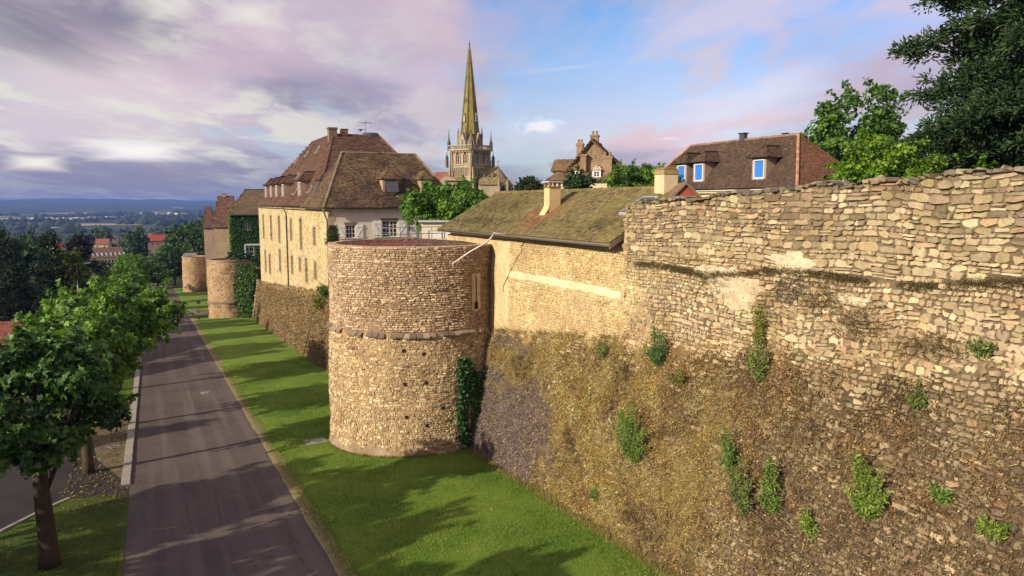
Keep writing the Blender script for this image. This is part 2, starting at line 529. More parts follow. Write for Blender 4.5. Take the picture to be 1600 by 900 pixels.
def grid_sheet(name, xs, ys, hf, mat, parent=None, kind='structure'):
    X, Y = np.meshgrid(xs, ys); Z = hf(X, Y)
    V = np.stack([X.ravel(), Y.ravel(), Z.ravel()], 1)
    w, h = len(xs), len(ys)
    i = (np.arange(h - 1)[:, None] * w + np.arange(w - 1)[None]).ravel()
    F = np.stack([i, i + 1, i + w + 1, i + w], 1)
    return np_mesh(name, V, [F], None, mat, parent, kind, smooth=True)


def geo_steps(a, b, first, ratio):
    out, x, s = [], a, first
    while x < b:
        out.append(x); x += s; s *= ratio
    out.append(b)
    return out


xs = [-v for v in geo_steps(9.5, 14000, 3, 1.09)][::-1] + list(np.linspace(-8, 30, 20)) + geo_steps(34, 14000, 4, 1.12)
ys = [-400, -200, -100, -60] + list(np.arange(-40, 430, 10)) + geo_steps(436, 22000, 10, 1.06)
G_FAR = ground_mat('valley_ground', ((.028, .045, .018), (.05, .07, .025), (.09, .085, .045)), .02, .3, .6, fields=True)
grid_sheet('ground', xs, ys, ground_h, G_FAR)

M_ASPHALT = ground_mat('asphalt', ((.080, .064, .062), (.105, .084, .078), (.135, .108, .098)), .22, .25, 30.)


def asphalt_mat():
    m = M_ASPHALT; t = NT(m.node_tree)
    bs = [n for n in t.n if n.type == 'BSDF_PRINCIPLED'][0]
    src = bs.inputs['Base Color'].links[0].from_socket
    pos = t.add('ShaderNodeNewGeometry').outputs['Position']
    # worn wheel lanes, patched strips and hairline cracks running along the carriageway
    sx = t.add('ShaderNodeVectorMath', {0: pos, 1: (1.1, .03, 0)}, operation='MULTIPLY')
    n = t.add('ShaderNodeTexNoise', {'Vector': sx.outputs[0], 'Scale': 1.0, 'Detail': 4.0, 'Roughness': .5})
    c = t.mix(t.math('MULTIPLY', t.ss(n.outputs[0], .42, .66), .55), src, (.165, .134, .122, 1))
    sv = t.add('ShaderNodeVectorMath', {0: pos, 1: (.45, .22, 0)}, operation='MULTIPLY')
    vo = t.add('ShaderNodeTexVoronoi', {'Vector': sv.outputs[0], 'Scale': 1.0}, feature='DISTANCE_TO_EDGE')
    wv = t.add('ShaderNodeTexNoise', {'Vector': pos, 'Scale': 1.6, 'Detail': 4.0})
    ck = t.math('ADD', vo.outputs[0], t.math('MULTIPLY', t.math('SUBTRACT', wv.outputs[0], .5), .12))
    ck = t.math('ABSOLUTE', ck)
    c = t.mix(t.math('MULTIPLY', t.ss(ck, .010, .0), .55), c, (.035, .03, .03, 1))
    t.l.new(c, bs.inputs['Base Color'])


asphalt_mat()
M_LAWN = ground_mat('lawn_turf', ((.095, .185, .02), (.155, .235, .03), (.27, .27, .08)), .45, .8, 12.)
M_DIRT = ground_mat('bare_earth', ((.13, .10, .07), (.20, .155, .10), (.09, .08, .045)), 1.1, .7, 12.)
M_KERB = ground_mat('kerb_stone', ((.30, .27, .25), (.36, .33, .30), (.22, .20, .18)), 1.4, .5, 20.)
M_PATH = ground_mat('old_asphalt', ((.03, .027, .03), (.045, .038, .04), (.06, .053, .05)), .4, .4, 20.)
M_SHADEGRASS = ground_mat('verge_grass', ((.05, .085, .015), (.085, .12, .02), (.15, .14, .05)), .8, .8, 12.)


def flat_poly(name, pts, mat, dz, thick=None):
    """a sheet on the sloping ground; edges get a small random wander"""
    mb = MB()
    top = [(x, y, near_h(y) + dz) for x, y in pts]
    mb.poly(top)
    if thick:
        n = len(pts)
        for i in range(n):
            j = (i + 1) % n
            a, b = top[i], top[j]
            mb.poly([a, (a[0], a[1], a[2] - thick), (b[0], b[1], b[2] - thick), b])
    return mb.build(name, mat, kind='structure')


def wander(x, y0, y1, step, amp, seed):
    ys_ = np.arange(y0, y1 + .01, step)
    w = noise(ys_[:, None] * 1.1, seed, 3) * amp
    return [(x + float(a), float(b)) for a, b in zip(w, ys_)]


# road: one strip from behind the camera to the far bend
lf = wander(-1.5, -40, 430, 1.5, .03, 1)
rt = wander(5.4, -40, 430, 1.5, .07, 2)
mb = MB()
for i in range(len(lf) - 1):
    q = [lf[i], rt[i], rt[i + 1], lf[i + 1]]
    mb.poly([(x, y, near_h(y) + .02) for x, y in q])
mb.build('road', M_ASPHALT, kind='structure')

# lawn at the wall foot, with soft bumps and a ragged edge along the road
def lawn(name, x0, x1, y0, y1, step, seed):
    xs_ = np.arange(0, 1.0001, 1 / 26); ys_ = np.arange(y0, y1 + .01, step)
    X, Y = np.meshgrid(xs_, ys_)
    edge = noise(Y.ravel()[:, None] * 1.3, seed, 4).reshape(Y.shape) * .10
    XX = x0 + edge * (1 - X) + X * (x1 - x0)
    Z = near_h(Y) + .055 + .035 * noise(np.stack([XX.ravel() * .5, Y.ravel() * .5], 1), seed + 1).reshape(Y.shape)
    Z[:, 0] = near_h(Y[:, 0]) + .015
    V = np.stack([XX.ravel(), Y.ravel(), Z.ravel()], 1)
    w, h = X.shape[1], X.shape[0]
    i = (np.arange(h - 1)[:, None] * w + np.arange(w - 1)[None]).ravel()
    return np_mesh(name, V, [np.stack([i, i + 1, i + w + 1, i + w], 1)], None, M_LAWN, None, 'structure', smooth=True)


mb = MB(); lf = wander(5.25, -40, 131, 1.0, .08, 5); rt = wander(5.95, -40, 131, 1.0, .12, 6)
for i in range(len(lf) - 1):
    mb.poly([(x, y, near_h(y) + .035) for x, y in (lf[i], rt[i], rt[i + 1], lf[i + 1])])
mb.build('dry_margin', ground_mat('dry_margin', ((.24, .20, .10), (.30, .25, .13), (.16, .15, .05)), 2.2, .7, 18.), kind='structure')
lawn('lawn', 5.62, 17.5, -30, 131, .8, 3)
lawn('lawn', 5.45, 16.0, 146, 240, 2., 9)
# the crossing track that leads to the second tower
flat_poly('side_track', [(5.2, 131.5), (9.5, 134), (14, 139), (14, 146), (9, 144.5), (5.2, 145.5)], M_DIRT, .03)
# left of the road: grass island, side path, earth verge
isl = [(-1.52, -30)] + [(-1.5, 37.2), (-4.2, 38.5), (-6.2, 35), (-9.4, 30), (-9.4, -30)]
flat_poly('verge', isl, M_SHADEGRASS, .045, .04)
flat_poly('side_path', [(-1.5, 37.6), (-1.5, 40.0), (-2.0, 40.6), (-3.3, 45), (-4.4, 55), (-4.8, 75), (-5.2, 180), (-9.3, 180), (-9.4, 30), (-6.25, 35.1), (-4.2, 38.7)], M_PATH, .012)
flat_poly('earth_verge', [(-1.9, 40.6), (-1.9, 62), (-4.6, 62), (-4.3, 55), (-3.25, 45), (-2.0, 40.7)], M_DIRT, .035)
flat_poly('verge', [(-1.9, 62.1), (-1.9, 240), (-5.1, 240), (-4.7, 75), (-4.55, 62.1)], M_SHADEGRASS, .04)

# kerb of pale stones, one by one, between road and verge
kb = empty('kerb', (-1.7, 39.3, near_h(39.3)), label='long pale stone kerb running along the left edge of the road', cat='kerb')
def one_kerb(L):
    m = MB(); b = .015
    m.mesh([(-.2, 0, -.1), (.2, 0, -.1), (.2, L, -.1), (-.2, L, -.1), (-.2 + b, b, .11), (.2 - b, b, .11), (.2 - b, L - b, .11), (-.2 + b, L - b, .11),
            (-.2, 0, .095), (.2, 0, .095), (.2, L, .095), (-.2, L, .095)],
           [(0, 1, 9, 8), (1, 2, 10, 9), (2, 3, 11, 10), (3, 0, 8, 11), (8, 9, 5, 4), (9, 10, 6, 5), (10, 11, 7, 6), (11, 8, 4, 7), (4, 5, 6, 7)])
    return m
k0 = one_kerb(.98).build('kerb_stone', M_KERB, kb)
y = 39.3
for i in range(150):
    o = k0 if i == 0 else k0.copy()
    if i: COL.objects.link(o); o.parent = kb
    o.location = (random.uniform(-.012, .012), y - 39.3, near_h(y) - near_h(39.3) + random.uniform(-.008, .01))
    o.rotation_euler = (-.057, 0, random.uniform(-.006, .006))
    y += 1.0
kb2 = empty('kerb', (-4.2, 38.6, near_h(38.6)), label='short pale kerb bordering the dark grass island at lower left', cat='kerb')
pts = [(-4.0, 38.45), (-5.1, 36.95), (-6.2, 35.1), (-7.0, 33.9), (-7.8, 32.6), (-8.6, 31.4), (-9.4, 30.1), (-10.2, 28.9)]
for (a, b) in zip(pts[:-1], pts[1:]):
    L = math.hypot(b[0] - a[0], b[1] - a[1])
    m = MB(); m.box((-.09, 0, -.1), (.09, L - .02, .10), taper=.012)
    o = m.build('kerb_stone', M_KERB, kb2)
    o.location = (a[0] + 4.2, a[1] - 38.6, near_h(a[1]) - near_h(38.6))
    o.rotation_euler = (.057, 0, math.atan2(b[1] - a[1], b[0] - a[0]) - math.pi / 2)


def manhole(x, y, label, square=False):
    z = near_h(y)
    e = empty('manhole', (x, y, z + .02), label=label, cat='manhole cover')
    m = MB()
    if square:
        m.box((-.62, -.6, -.05), (.62, .6, .05)); m.build('concrete_slab', M_KERB, e)
        m = MB(); m.lathe([(.33, .05), (.33, .075), (.30, .08)], 20); m.build('lid', M_METAL, e)
    else:
        m.lathe([(.34, -.02), (.34, .03), (.26, .035), (.26, .02)], 24, cap=False); m.build('frame', M_KERB, e)
        m = MB(); m.lathe([(.255, -.02), (.255, .025)], 24); m.build('lid', M_METAL, e)
    e.rotation_euler = (-.057, 0, .1)


manhole(-2.55, 47.6, 'round manhole cover in the bare earth verge beside the kerb')
manhole(8.1, 42.4, 'square grey concrete access cover set in the lawn beside the round tower', True)
manhole(3.3, 62., 'small manhole in the asphalt near the lawn edge')

# town level behind the rampart
grid_sheet('town_terrace', [18.2] + list(range(22, 60, 6)) + [80, 120, 180, 260, 420], list(range(-60, 700, 10)), terrace_h,
           ground_mat('terrace_ground', ((.07, .09, .03), (.12, .11, .06), (.16, .14, .10)), .2, .5, 6.))


# hills on the horizon: three ridges with depth
def hills(name, D, top, base, depth, seed, col):
    az = np.radians(np.arange(-75, 76, .4)); n = len(az)
    prof = top + (noise(az[:, None] * 9, seed, 5)) * (top - base) * .34
    rows = [(-depth, base - 12), (-depth * .55, None), (0, 'top'), (depth, base - 12)]
    V = []
    for dd, zz in rows:
        r = D + dd + 250 * noise(az[:, None] * 30, seed + 1, 3)
        z = prof if zz == 'top' else (np.full(n, zz) if zz is not None else base + (prof - base) * (.5 + .18 * noise(az[:, None] * 22, seed + 3)))
        V.append(np.stack([r * np.sin(az + YAW), r * np.cos(az + YAW), z], 1))
    V = np.concatenate(V)
    F = []
    for k in range(3):
        i = np.arange(n - 1) + k * n
        F.append(np.stack([i, i + 1, i + n + 1, i + n], 1))
    return np_mesh(name, V, F, None, col, None, 'structure', smooth=True)


M_HILL = ground_mat('hill_woods', ((.02, .035, .02), (.05, .065, .03), (.12, .11, .06)), .0016, .0, .1)
hills('hills', 6300, -14, -50, 800, 21, M_HILL)
hills('hills', 8600, 22, -50, 1200, 31, M_HILL)
hills('hills', 12500, 72, -50, 1800, 41, M_HILL)

# ------------------------------------------------------------------ masonry
ANG10 = [(1, -.55), (1, .5), (.72, 1), (0, 1), (-.72, 1), (-1, .55), (-1, -.5), (-.72, -1), (0, -1), (.72, -1)]


def courses(a0, a1, b0, b1, hr, asp, gap=.02, jit=.12, wav=.04, seed=0, r=None):
    """irregular coursed rubble: outlines (N,10,2)"""
    r = r or np.random.default_rng(seed)
    out = []
    b = b0
    while b < b1:
        h = r.uniform(*hr)
        a = a0 - r.uniform(0, .3)
        while a < a1:
            w = h * r.uniform(*asp)
            if r.random() < .13: w *= 1.6
            parts = [(b, h)]
            if r.random() < .22 and h > .16: k = r.uniform(.4, .6); parts = [(b, h * k), (b + h * k, h * (1 - k))]
            for bb, hh in parts:
                if r.random() < .12 and len(parts) == 1: hh2 = hh * r.uniform(.75, .95)
                else: hh2 = hh
                cx, cy = a + w / 2, bb + hh2 / 2
                hw, hv = max(.02, w / 2 - gap / 2 * r.uniform(.6, 2.2)), max(.02, hh2 / 2 - gap / 2 * r.uniform(.6, 2.2))
                P = np.array(ANG10) * [hw, hv]
                P += r.normal(size=(10, 2)) * jit * min(hw, hv) * .5
                t = r.normal() * .035; ca, sa = math.cos(t), math.sin(t)
                P = P @ np.array([[ca, sa], [-sa, ca]])
                out.append(P + [cx, cy])
            a += w
        b += h
    P = np.array(out)
    sh = wav * noise(P.reshape(-1, 2) * [.5, .25], seed + 50, 2)
    P[..., 1] += sh.reshape(P.shape[:2])
    return P


def rubble(a0, a1, b0, b1, size, asp=1.5, gap=.03, seed=0, jit=.42):
    """random rubble from Voronoi cells: outlines (N,10,2)"""
    r = np.random.default_rng(seed)
    sy, sx = size, size * asp
    pts = []
    row = 0; b = b0
    while b < b1:
        a = a0 + (row % 2) * sx * .5
        while a < a1:
            pts.append((a + r.uniform(-jit, jit) * sx, b + r.uniform(-jit, jit) * sy)); a += sx
        b += sy; row += 1
    P = np.array(pts); Q = P / [asp, 1.0]
    N = len(P); K = 14; idx = np.empty((N, K), int)
    cell = size * 3.2
    keys = {}
    gx = np.floor(Q / cell).astype(int)
    for i, k in enumerate(map(tuple, gx)): keys.setdefault(k, []).append(i)
    for k, own in keys.items():
        cand = np.array([j for dx in (-1, 0, 1) for dy in (-1, 0, 1) for j in keys.get((k[0] + dx, k[1] + dy), ())])
        own = np.array(own)
        d = ((Q[own][:, None] - Q[cand][None]) ** 2).sum(2)
        kk = min(K + 1, len(cand))
        o = np.argsort(d, 1)[:, 1:kk]
        res = cand[o]
        if res.shape[1] < K: res = np.pad(res, ((0, 0), (0, K - res.shape[1])), mode='edge')
        idx[own] = res
    th = np.linspace(0, 2 * np.pi, 10, endpoint=False)[None] + r.uniform(0, .6, (N, 1))
    D = np.stack([np.cos(th), np.sin(th)], 2)                       # N,10,2
    dv = Q[idx] - Q[:, None]                                        # N,K,2
    L = np.linalg.norm(dv, axis=2) + 1e-9
    nrm = dv / L[..., None]
    cs = np.einsum('nad,nkd->nak', D, nrm)
    rad = np.where(cs > .05, (L[:, None, :] / 2 - gap * .5) / np.maximum(cs, .05), 9)
    rad = np.clip(rad.min(2), .01, size * 1.1)
    rad *= r.uniform(.70, 1.04, rad.shape)
    O = Q[:, None] + D * rad[..., None]
    return O * [asp, 1.0]


def stone_solids(O, surf, proud, r, inner=.72):
    """outlines (N,10,2) -> vertices (N,30,3): a buried ring, a shoulder ring, a face ring"""
    N = len(O)
    c = O.mean(1, keepdims=True)
    d = np.asarray(proud).reshape(-1, 1) * np.ones((N, 10))
    tiltx, tilty = r.normal(size=(N, 1)) * .25, r.normal(size=(N, 1)) * .25
    rel = (O - c) / (np.abs(O - c).max(axis=1, keepdims=True) + 1e-6)
    lean = 1 + tiltx * rel[..., 0] + tilty * rel[..., 1] + r.normal(size=(N, 10)) * .10
    rings = [(O, -.04 + 0 * d), (c + (O - c) * .96, d * .62 * lean), (c + (O - c) * inner, d * lean)]
    V = []
    for P, dd in rings:
        V.append(surf(P[..., 0], P[..., 1], dd))
    return np.stack(V, 1).reshape(N, 30, 3)


def stone_faces():
    F = []
    for k in range(2):
        for i in range(10):
            j = (i + 1) % 10
            F.append((k * 10 + i, k * 10 + j, (k + 1) * 10 + j, (k + 1) * 10 + i))
    return F, tuple(range(20, 30))


SF, SCAP = stone_faces()


def lay_stones(root, V, C, n_single=300, name='stone', flip=False, stuff_name='stonework'):
    """V (N,30,3): the stones that show largest from the camera become objects of their own, the rest one mesh"""
    N = len(V)
    quad = np.array(SF); cap = np.array([SCAP])
    if flip: quad = quad[:, ::-1]; cap = cap[:, ::-1]
    cen = V.mean(1); ext = V[:, :10].max(1) - V[:, :10].min(1)
    dist = np.linalg.norm(cen - [0, 0, CAM_Z], axis=1)
    size = np.sort(ext, 1)[:, -2:].prod(1) / dist ** 2
    # only those inside the frame count as showing
    f = np.array([math.sin(YAW) * math.cos(PITCH), math.cos(YAW) * math.cos(PITCH), -math.sin(PITCH)])
    rt_ = np.array([math.cos(YAW), -math.sin(YAW), 0]); up = np.cross(rt_, f)
    q = cen - [0, 0, CAM_Z]; w = q @ f
    inside = (w > 0) & (np.abs(q @ rt_ / w) < .70) & (np.abs(q @ up / w) < .394)
    order = np.argsort(-(size * inside))
    single = order[:n_single]
    rest = order[n_single:]
    for i in single:
        cc = cen[i]
        me = bpy.data.meshes.new(name)
        me.from_pydata([tuple(p) for p in (V[i] - cc)], [], [tuple(x) for x in quad] + [tuple(cap[0])])
        at = me.color_attributes.new('Col', 'FLOAT_COLOR', 'POINT')
        b = np.ones((30, 4), np.float32); b[:, :3] = C[i]
        at.data.foreach_set('color', b.ravel())
        o = link_mesh(name, me, M_STONE, root)
        o.location = Vector(cc) - root.location
    if len(rest):
        off = (np.arange(len(rest)) * 30)[:, None]
        F = [(np.tile(quad.ravel(), (len(rest), 1)) + off).reshape(-1, 4), (np.tile(cap.ravel(), (len(rest), 1)) + off).reshape(-1, 10)]
        np_mesh(stuff_name, V[rest].reshape(-1, 3), F, np.repeat(C[rest], 30, 0), M_STONE, root, 'stuff', world=True)


def pick_colours(n, palette, r, var=.12, weights=None):
    pal = np.array(palette, float)
    i = r.choice(len(pal), n, p=weights)
    c = pal[i] * (1 + r.normal(size=(n, 1)) * var) * (1 + r.normal(size=(n, 3)) * .03)
    return np.clip(c, .02, .8)


# ---- the great wall on the right: steep battered foot below, upright rubble above
X_UP = 17.2
def z_tal(s): return 9.1 - .131 * s
def z_top(s): return np.where(s < 24.4, 12.78 - .054 * s + .10 * noise(np.asarray(s, float).reshape(-1, 1) * 1.6, 77, 3).reshape(np.shape(s)), np.where(s < 44.3, 9.55, 8.0))
def z_scar(s): return 10.13 - .048 * s + .12 * np.sin(s * .9)


def wall_x(s, z):
    s = np.asarray(s, float); z = np.asarray(z, float)
    zt = z_tal(s); zg = near_h(s)
    f = np.clip((zt - z) / (zt - zg), -.02, 1.3)
    x = X_UP - np.where(f > 0, .12 + (X_UP - .12 - 15.45) * f ** 1.05, 0)
    blend = 1 / (1 + np.exp(-(zt + .1 - z) * 9))
    x = X_UP * (1 - blend) + x * blend
    p = np.stack([s.ravel(), z.ravel()], 1)
    lump = noise(p * .55, 61, 3).reshape(s.shape) * (.05 + .13 * np.clip(f * 5, 0, 1)) + noise(p * 2.3, 62, 2).reshape(s.shape) * (.015 + .05 * np.clip(f * 5, 0, 1))
    ledge = .10 / (1 + np.exp((z - z_scar(s)) * 14))
    return x - lump * 1.0 - ledge


def wall_surf(s, z, d):
    x = wall_x(s, z)
    e = .15
    dx = (wall_x(s, z + e) - wall_x(s, z - e)) / (2 * e)
    dy = (wall_x(s + e, z) - wall_x(s - e, z)) / (2 * e)
    L = np.sqrt(1 + dx * dx + dy * dy)
    return np.stack([x - d / L, s + d * dy / L, z + d * dx / L], -1)


def build_great_wall():
    root = empty('rampart_wall', (15.45, 10, near_h(10)), label='tall rubble stone rampart with overgrown sloping foot filling the right side', cat='rampart')
    # core sheet with the mortar and earth that shows between stones
    ss_ = np.arange(-26, 66.5, .22)
    S, T = np.meshgrid(ss_, np.linspace(0, 1, 74))
    top = z_top(S); bot = near_h(S) - .3
    Z = bot + (top - bot) * T
    X = wall_x(S, Z)
    f = (z_tal(S) - Z)
    p = np.stack([S.ravel(), Z.ravel()], 1)
    nz = noise(p * .8, 81, 4).reshape(S.shape)
    nf = noise(p * 3.1, 82, 3).reshape(S.shape)
    upc = np.array([.17, .128, .085]); yel = np.array([.50, .39, .21]); tal = np.array([.125, .09, .055]); pur = np.array([.12, .088, .088]); och = np.array([.27, .175, .06])
    w = np.clip(f * 1.6 + .5 + nz * .8, 0, 1)[..., None]
    ky = np.clip((S - 21.5 + nz * 2.5) / 2.6, 0, 1)[..., None] * (Z < z_scar(S) + .1)[..., None]; ky = np.where((S > 24.2)[..., None], 1, ky)
    up = upc * (1 - ky) + yel * ky
    a = np.clip((S - 14) / 12 + nz * .7, 0, 1)[..., None]
    tl = tal * (1 - a) + och * a
    pz = np.clip(((S > 31) & (Z < 2.6)) * 1.2 + nz * .3, 0, 1)[..., None] * np.clip((S - 28) / 3, 0, 1)[..., None]
    tl = tl * (1 - pz) + pur * pz
    C = (up * (1 - w) + tl * w) * (1 + .22 * nf[..., None])
    V = np.stack([X, S, Z], -1).reshape(-1, 3)
    wd, h = S.shape[1], S.shape[0]
    i = (np.arange(h - 1)[:, None] * wd + np.arange(wd - 1)[None]).ravel()
    F = [np.stack([i, i + wd, i + wd + 1, i + 1], 1)]
    np_mesh('wall_core', V, F, C.reshape(-1, 3), M_MORTAR, root, smooth=True, world=True)
    # body: top, end and back
    mb = MB()
    for s0 in np.arange(-26, 24.2, .5):
        s1 = min(s0 + .5, 24.18)
        z0, z1 = float(z_top(np.array(s0))), float(z_top(np.array(s1)))
        mb.poly([(17.1, s0, z0 - .02), (17.1, s1, z1 - .02), (18.1, s1, z1 - .04), (18.1, s0, z0 - .04)], c=(.22, .19, .15))
        mb.poly([(18.1, s0, z0 - .04), (18.1, s1, z1 - .04), (18.1, s1, 2), (18.1, s0, 2)], c=(.24, .20, .15))
    z1 = float(z_top(np.array(24.18)))
    mb.poly([(17.12, 24.18, 8.5), (18.1, 24.18, 8.5), (18.1, 24.18, z1 - .03), (17.12, 24.18, z1 - .03)], c=(.26, .21, .15))
    mb.build('wall_back', M_MORTAR, root, world=True)

    r = np.random.default_rng(5)
    Vs, Cs = [], []
    # upper band: larger, greyer, flatter courses; four broad levels
    grey = [(.43, .345, .225), (.35, .275, .185), (.48, .385, .25), (.29, .225, .155), (.55, .46, .31), (.40, .29, .175)]
    warm = [(.48, .39, .24), (.42, .32, .19), (.56, .46, .29), (.36, .28, .175), (.46, .33, .19), (.62, .53, .35)]
    brown = [(.29, .22, .14), (.22, .165, .11), (.35, .275, .18), (.17, .125, .09), (.46, .37, .25), (.30, .205, .13)]
    O = courses(-4, 24.25, 9.2, 13.1, (.085, .25), (.85, 2.6), .014, .50, .10, 3)
    c = O.mean(1); keep = (c[:, 1] > z_scar(c[:, 0]) + .06) & (c[:, 1] < z_top(c[:, 0]) - .06)
    O = O[keep]; c = c[keep]
    V = stone_solids(O, wall_surf, r.uniform(.02, .085, len(O)), r, .85)
    col = pick_colours(len(O), grey, r, .15) * .84
    tone = noise(c * [.35, .9], 91, 3)[:, None]; rise = np.clip((c[:, 1:2] - z_scar(c[:, 0:1])) / 2.4, 0, 1)
    wc = pick_colours(len(O), warm, r, .12)
    k = np.clip(.75 - rise + tone * .45, 0, 1); col = col * (1 - k) + wc * k
    Vs.append(V); Cs.append(col)
    # coping of rough stones standing on the wall top
    a = -4.; cop = []
    while a < 24.1:
        wd_ = r.uniform(.12, .36); cop.append((a + wd_ / 2, wd_ / 2)); a += wd_
    for (s, hw) in cop:
        zt = float(z_top(np.array(s)))
        hh = r.uniform(.03, .08)
        P = np.array(ANG10) * [hw * .95, hh] + r.normal(size=(10, 2)) * .02 + [s, zt - .02 + r.uniform(-.02, .05)]
        v = stone_solids(P[None], lambda A, B, D: np.stack([17.16 - D * 1.0, A, B], -1), np.array([r.uniform(.04, .13)]), r)
        v2 = v.copy(); v2[0, :10, 0] = 17.75
        Vs.append(v2); Cs.append(pick_colours(1, [(.22, .185, .14), (.28, .23, .17), (.17, .15, .12)], r, .15))
        P2 = np.array(ANG10) * [hw * .9, .22] + r.normal(size=(10, 2)) * .02 + [s + r.normal() * .05, 17.75]
        v = stone_solids(P2[None], lambda A, B, D: np.stack([B, A, zt - .04 + D], -1), np.array([r.uniform(.05, .14)]), r)
        Vs.append(v[:, :, :]); Cs.append(pick_colours(1, [(.22, .185, .14), (.28, .23, .17)], r, .15))
    # middle band: smaller warm rubble
    O = courses(-4, 24.3, 5.4, 10.6, (.10, .21), (.8, 1.8), .022, .5, .12, 4)
    c = O.mean(1); keep = (c[:, 1] <= z_scar(c[:, 0]) - .03) & (c[:, 1] > z_tal(c[:, 0]) - .15 + .35 * noise(c * .8, 93, 3))
    lo_ = c[:, 1] < z_scar(c[:, 0]) - .35 - .03 * (19.5 - c[:, 0]); keep &= ~((c[:, 0] < 19.5 + .8 * noise(c * 1.1, 88, 2)) & lo_)
    O = O[keep]; c = c[keep]
    O2 = np.concatenate([courses(-4, 20.5, 5.4, 10., (.11, .24), (.75, 1.7), .012, .62, .22, 44)]); c2 = O2.mean(1)
    k2_ = (c2[:, 1] < z_scar(c2[:, 0]) - .35 - .03 * (19.5 - c2[:, 0])) & (c2[:, 0] < 19.5 + .8 * noise(c2 * 1.1, 88, 2)) & (c2[:, 1] > z_tal(c2[:, 0]) - .15 + .35 * noise(c2 * .8, 93, 3))
    O = np.concatenate([O, O2[k2_]]); c = O.mean(1)
    V = stone_solids(O, wall_surf, r.uniform(.02, .075, len(O)), r, .84)
    col = pick_colours(len(O), warm, r, .15) * .93
    kk_ = np.clip((c[:, 0] - 20.8 + 1.6 * noise(c * .6, 98, 3)) / 3.0, 0, 1)[:, None]
    col = col * (1 - kk_) + pick_colours(len(O), [(.62, .49, .28), (.54, .41, .22), (.68, .56, .35)], r, .13) * kk_
    k = np.clip(.35 + .9 * noise(c * .45, 94, 3), 0, .9)[:, None]
    col = col * (1 - k) + pick_colours(len(O), [(.42, .32, .21), (.35, .27, .19), (.48, .37, .25)], r, .12) * k
    Vs.append(V); Cs.append(col)
    # battered foot: loose brown rubble, showing more towards the right
    O = courses(-4, 30, -1.9, 8.9, (.08, .185), (.8, 2.0), .014, .66, .16, 6)
    c = O.mean(1)
    cov = 1.0 - .70 * np.clip((c[:, 0] - 10) / 13, 0, 1) + .30 * noise(c * .55, 95, 3) + .2 * noise(c * 2., 96, 2)
    keep = (c[:, 1] < z_tal(c[:, 0]) - .02 + .35 * noise(c * .8, 93, 3)) & (c[:, 1] > near_h(c[:, 0]) + .02) & (r.random(len(c)) < cov)
    O = O[keep]; c = c[keep]
    O = c[:, None] + (O - c[:, None]) * r.uniform(.82, 1.03, (len(O), 1, 1))
    V = stone_solids(O, wall_surf, r.uniform(.02, .10, len(O)), r, .82)
    col = pick_colours(len(O), brown, r, .16)
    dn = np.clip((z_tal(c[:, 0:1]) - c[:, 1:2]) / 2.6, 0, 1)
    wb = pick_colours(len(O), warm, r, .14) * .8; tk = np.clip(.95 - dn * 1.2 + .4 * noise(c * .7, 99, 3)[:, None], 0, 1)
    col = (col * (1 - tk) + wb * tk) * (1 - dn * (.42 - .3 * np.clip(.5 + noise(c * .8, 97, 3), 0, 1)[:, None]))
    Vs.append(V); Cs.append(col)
    # far part of the foot beside the tower: small grey purple stones here and there
    O = rubble(30, 41, -2.6, 4.9, .16, 1.4, .05, 8)
    c = O.mean(1); keep = (c[:, 1] < z_tal(c[:, 0]) - .1) & (c[:, 1] > near_h(c[:, 0])) & (r.random(len(c)) < .42)
    V = stone_solids(O[keep], wall_surf, r.uniform(.03, .08, keep.sum()), r, .66)
    Vs.append(V); Cs.append(pick_colours(len(V), [(.26, .20, .17), (.32, .26, .21), (.20, .155, .14)], r, .15))
    V = np.concatenate(Vs); C = np.concatenate(Cs)
    lay_stones(root, V, C, 300)
    # pale render still clinging in patches
    for (u, v, ru, rv, sd) in ((1152, 450, 46, 34, 1), (1236, 412, 34, 20, 2), (1110, 425, 30, 10, 3), (1330, 470, 34, 8, 4)):
        s0, z0 = on_x(u, v, X_UP - .08)
        s1, _ = on_x(u + ru, v, X_UP - .08); _, z1 = on_x(u, v - rv, X_UP - .08)
        rs, rz_ = abs(s1 - s0), abs(z1 - z0)
        an = np.linspace(0, 2 * np.pi, 40, endpoint=False)
        wob = 1 + .30 * noise(np.stack([np.cos(an), np.sin(an)], 1) * 2.2, 200 + sd, 4)
        V = []
        for fr, dd in ((1.0, -.03), (.93, .05), (.62, .075), (.3, .08)):
            A = s0 + rs * fr * wob * np.cos(an); B = z0 + rz_ * fr * wob * np.sin(an)
            rough = .014 * noise(np.stack([A, B], 1) * 7, 210 + sd, 3)
            V.append(wall_surf(A, B, dd + rough))
        V = np.concatenate(V + [wall_surf(np.array([s0]), np.array([z0]), np.array([.08]))])
        F = []
        for k in range(3):
            i = np.arange(40); j = (i + 1) % 40
            F.append(np.stack([k * 40 + i, (k + 1) * 40 + i, (k + 1) * 40 + j, k * 40 + j], 1))
        i = np.arange(40); F.append(np.stack([120 + i, np.full(40, 160), 120 + (i + 1) % 40], 1))
        np_mesh('render_patch', V, F, np.tile([.60, .50, .36], (161, 1)) * (1 + .12 * noise(V[:, 1:] * 5, 220 + sd, 3)[:, None]), M_MORTAR, root, world=True)
    return root


GREAT = build_great_wall()


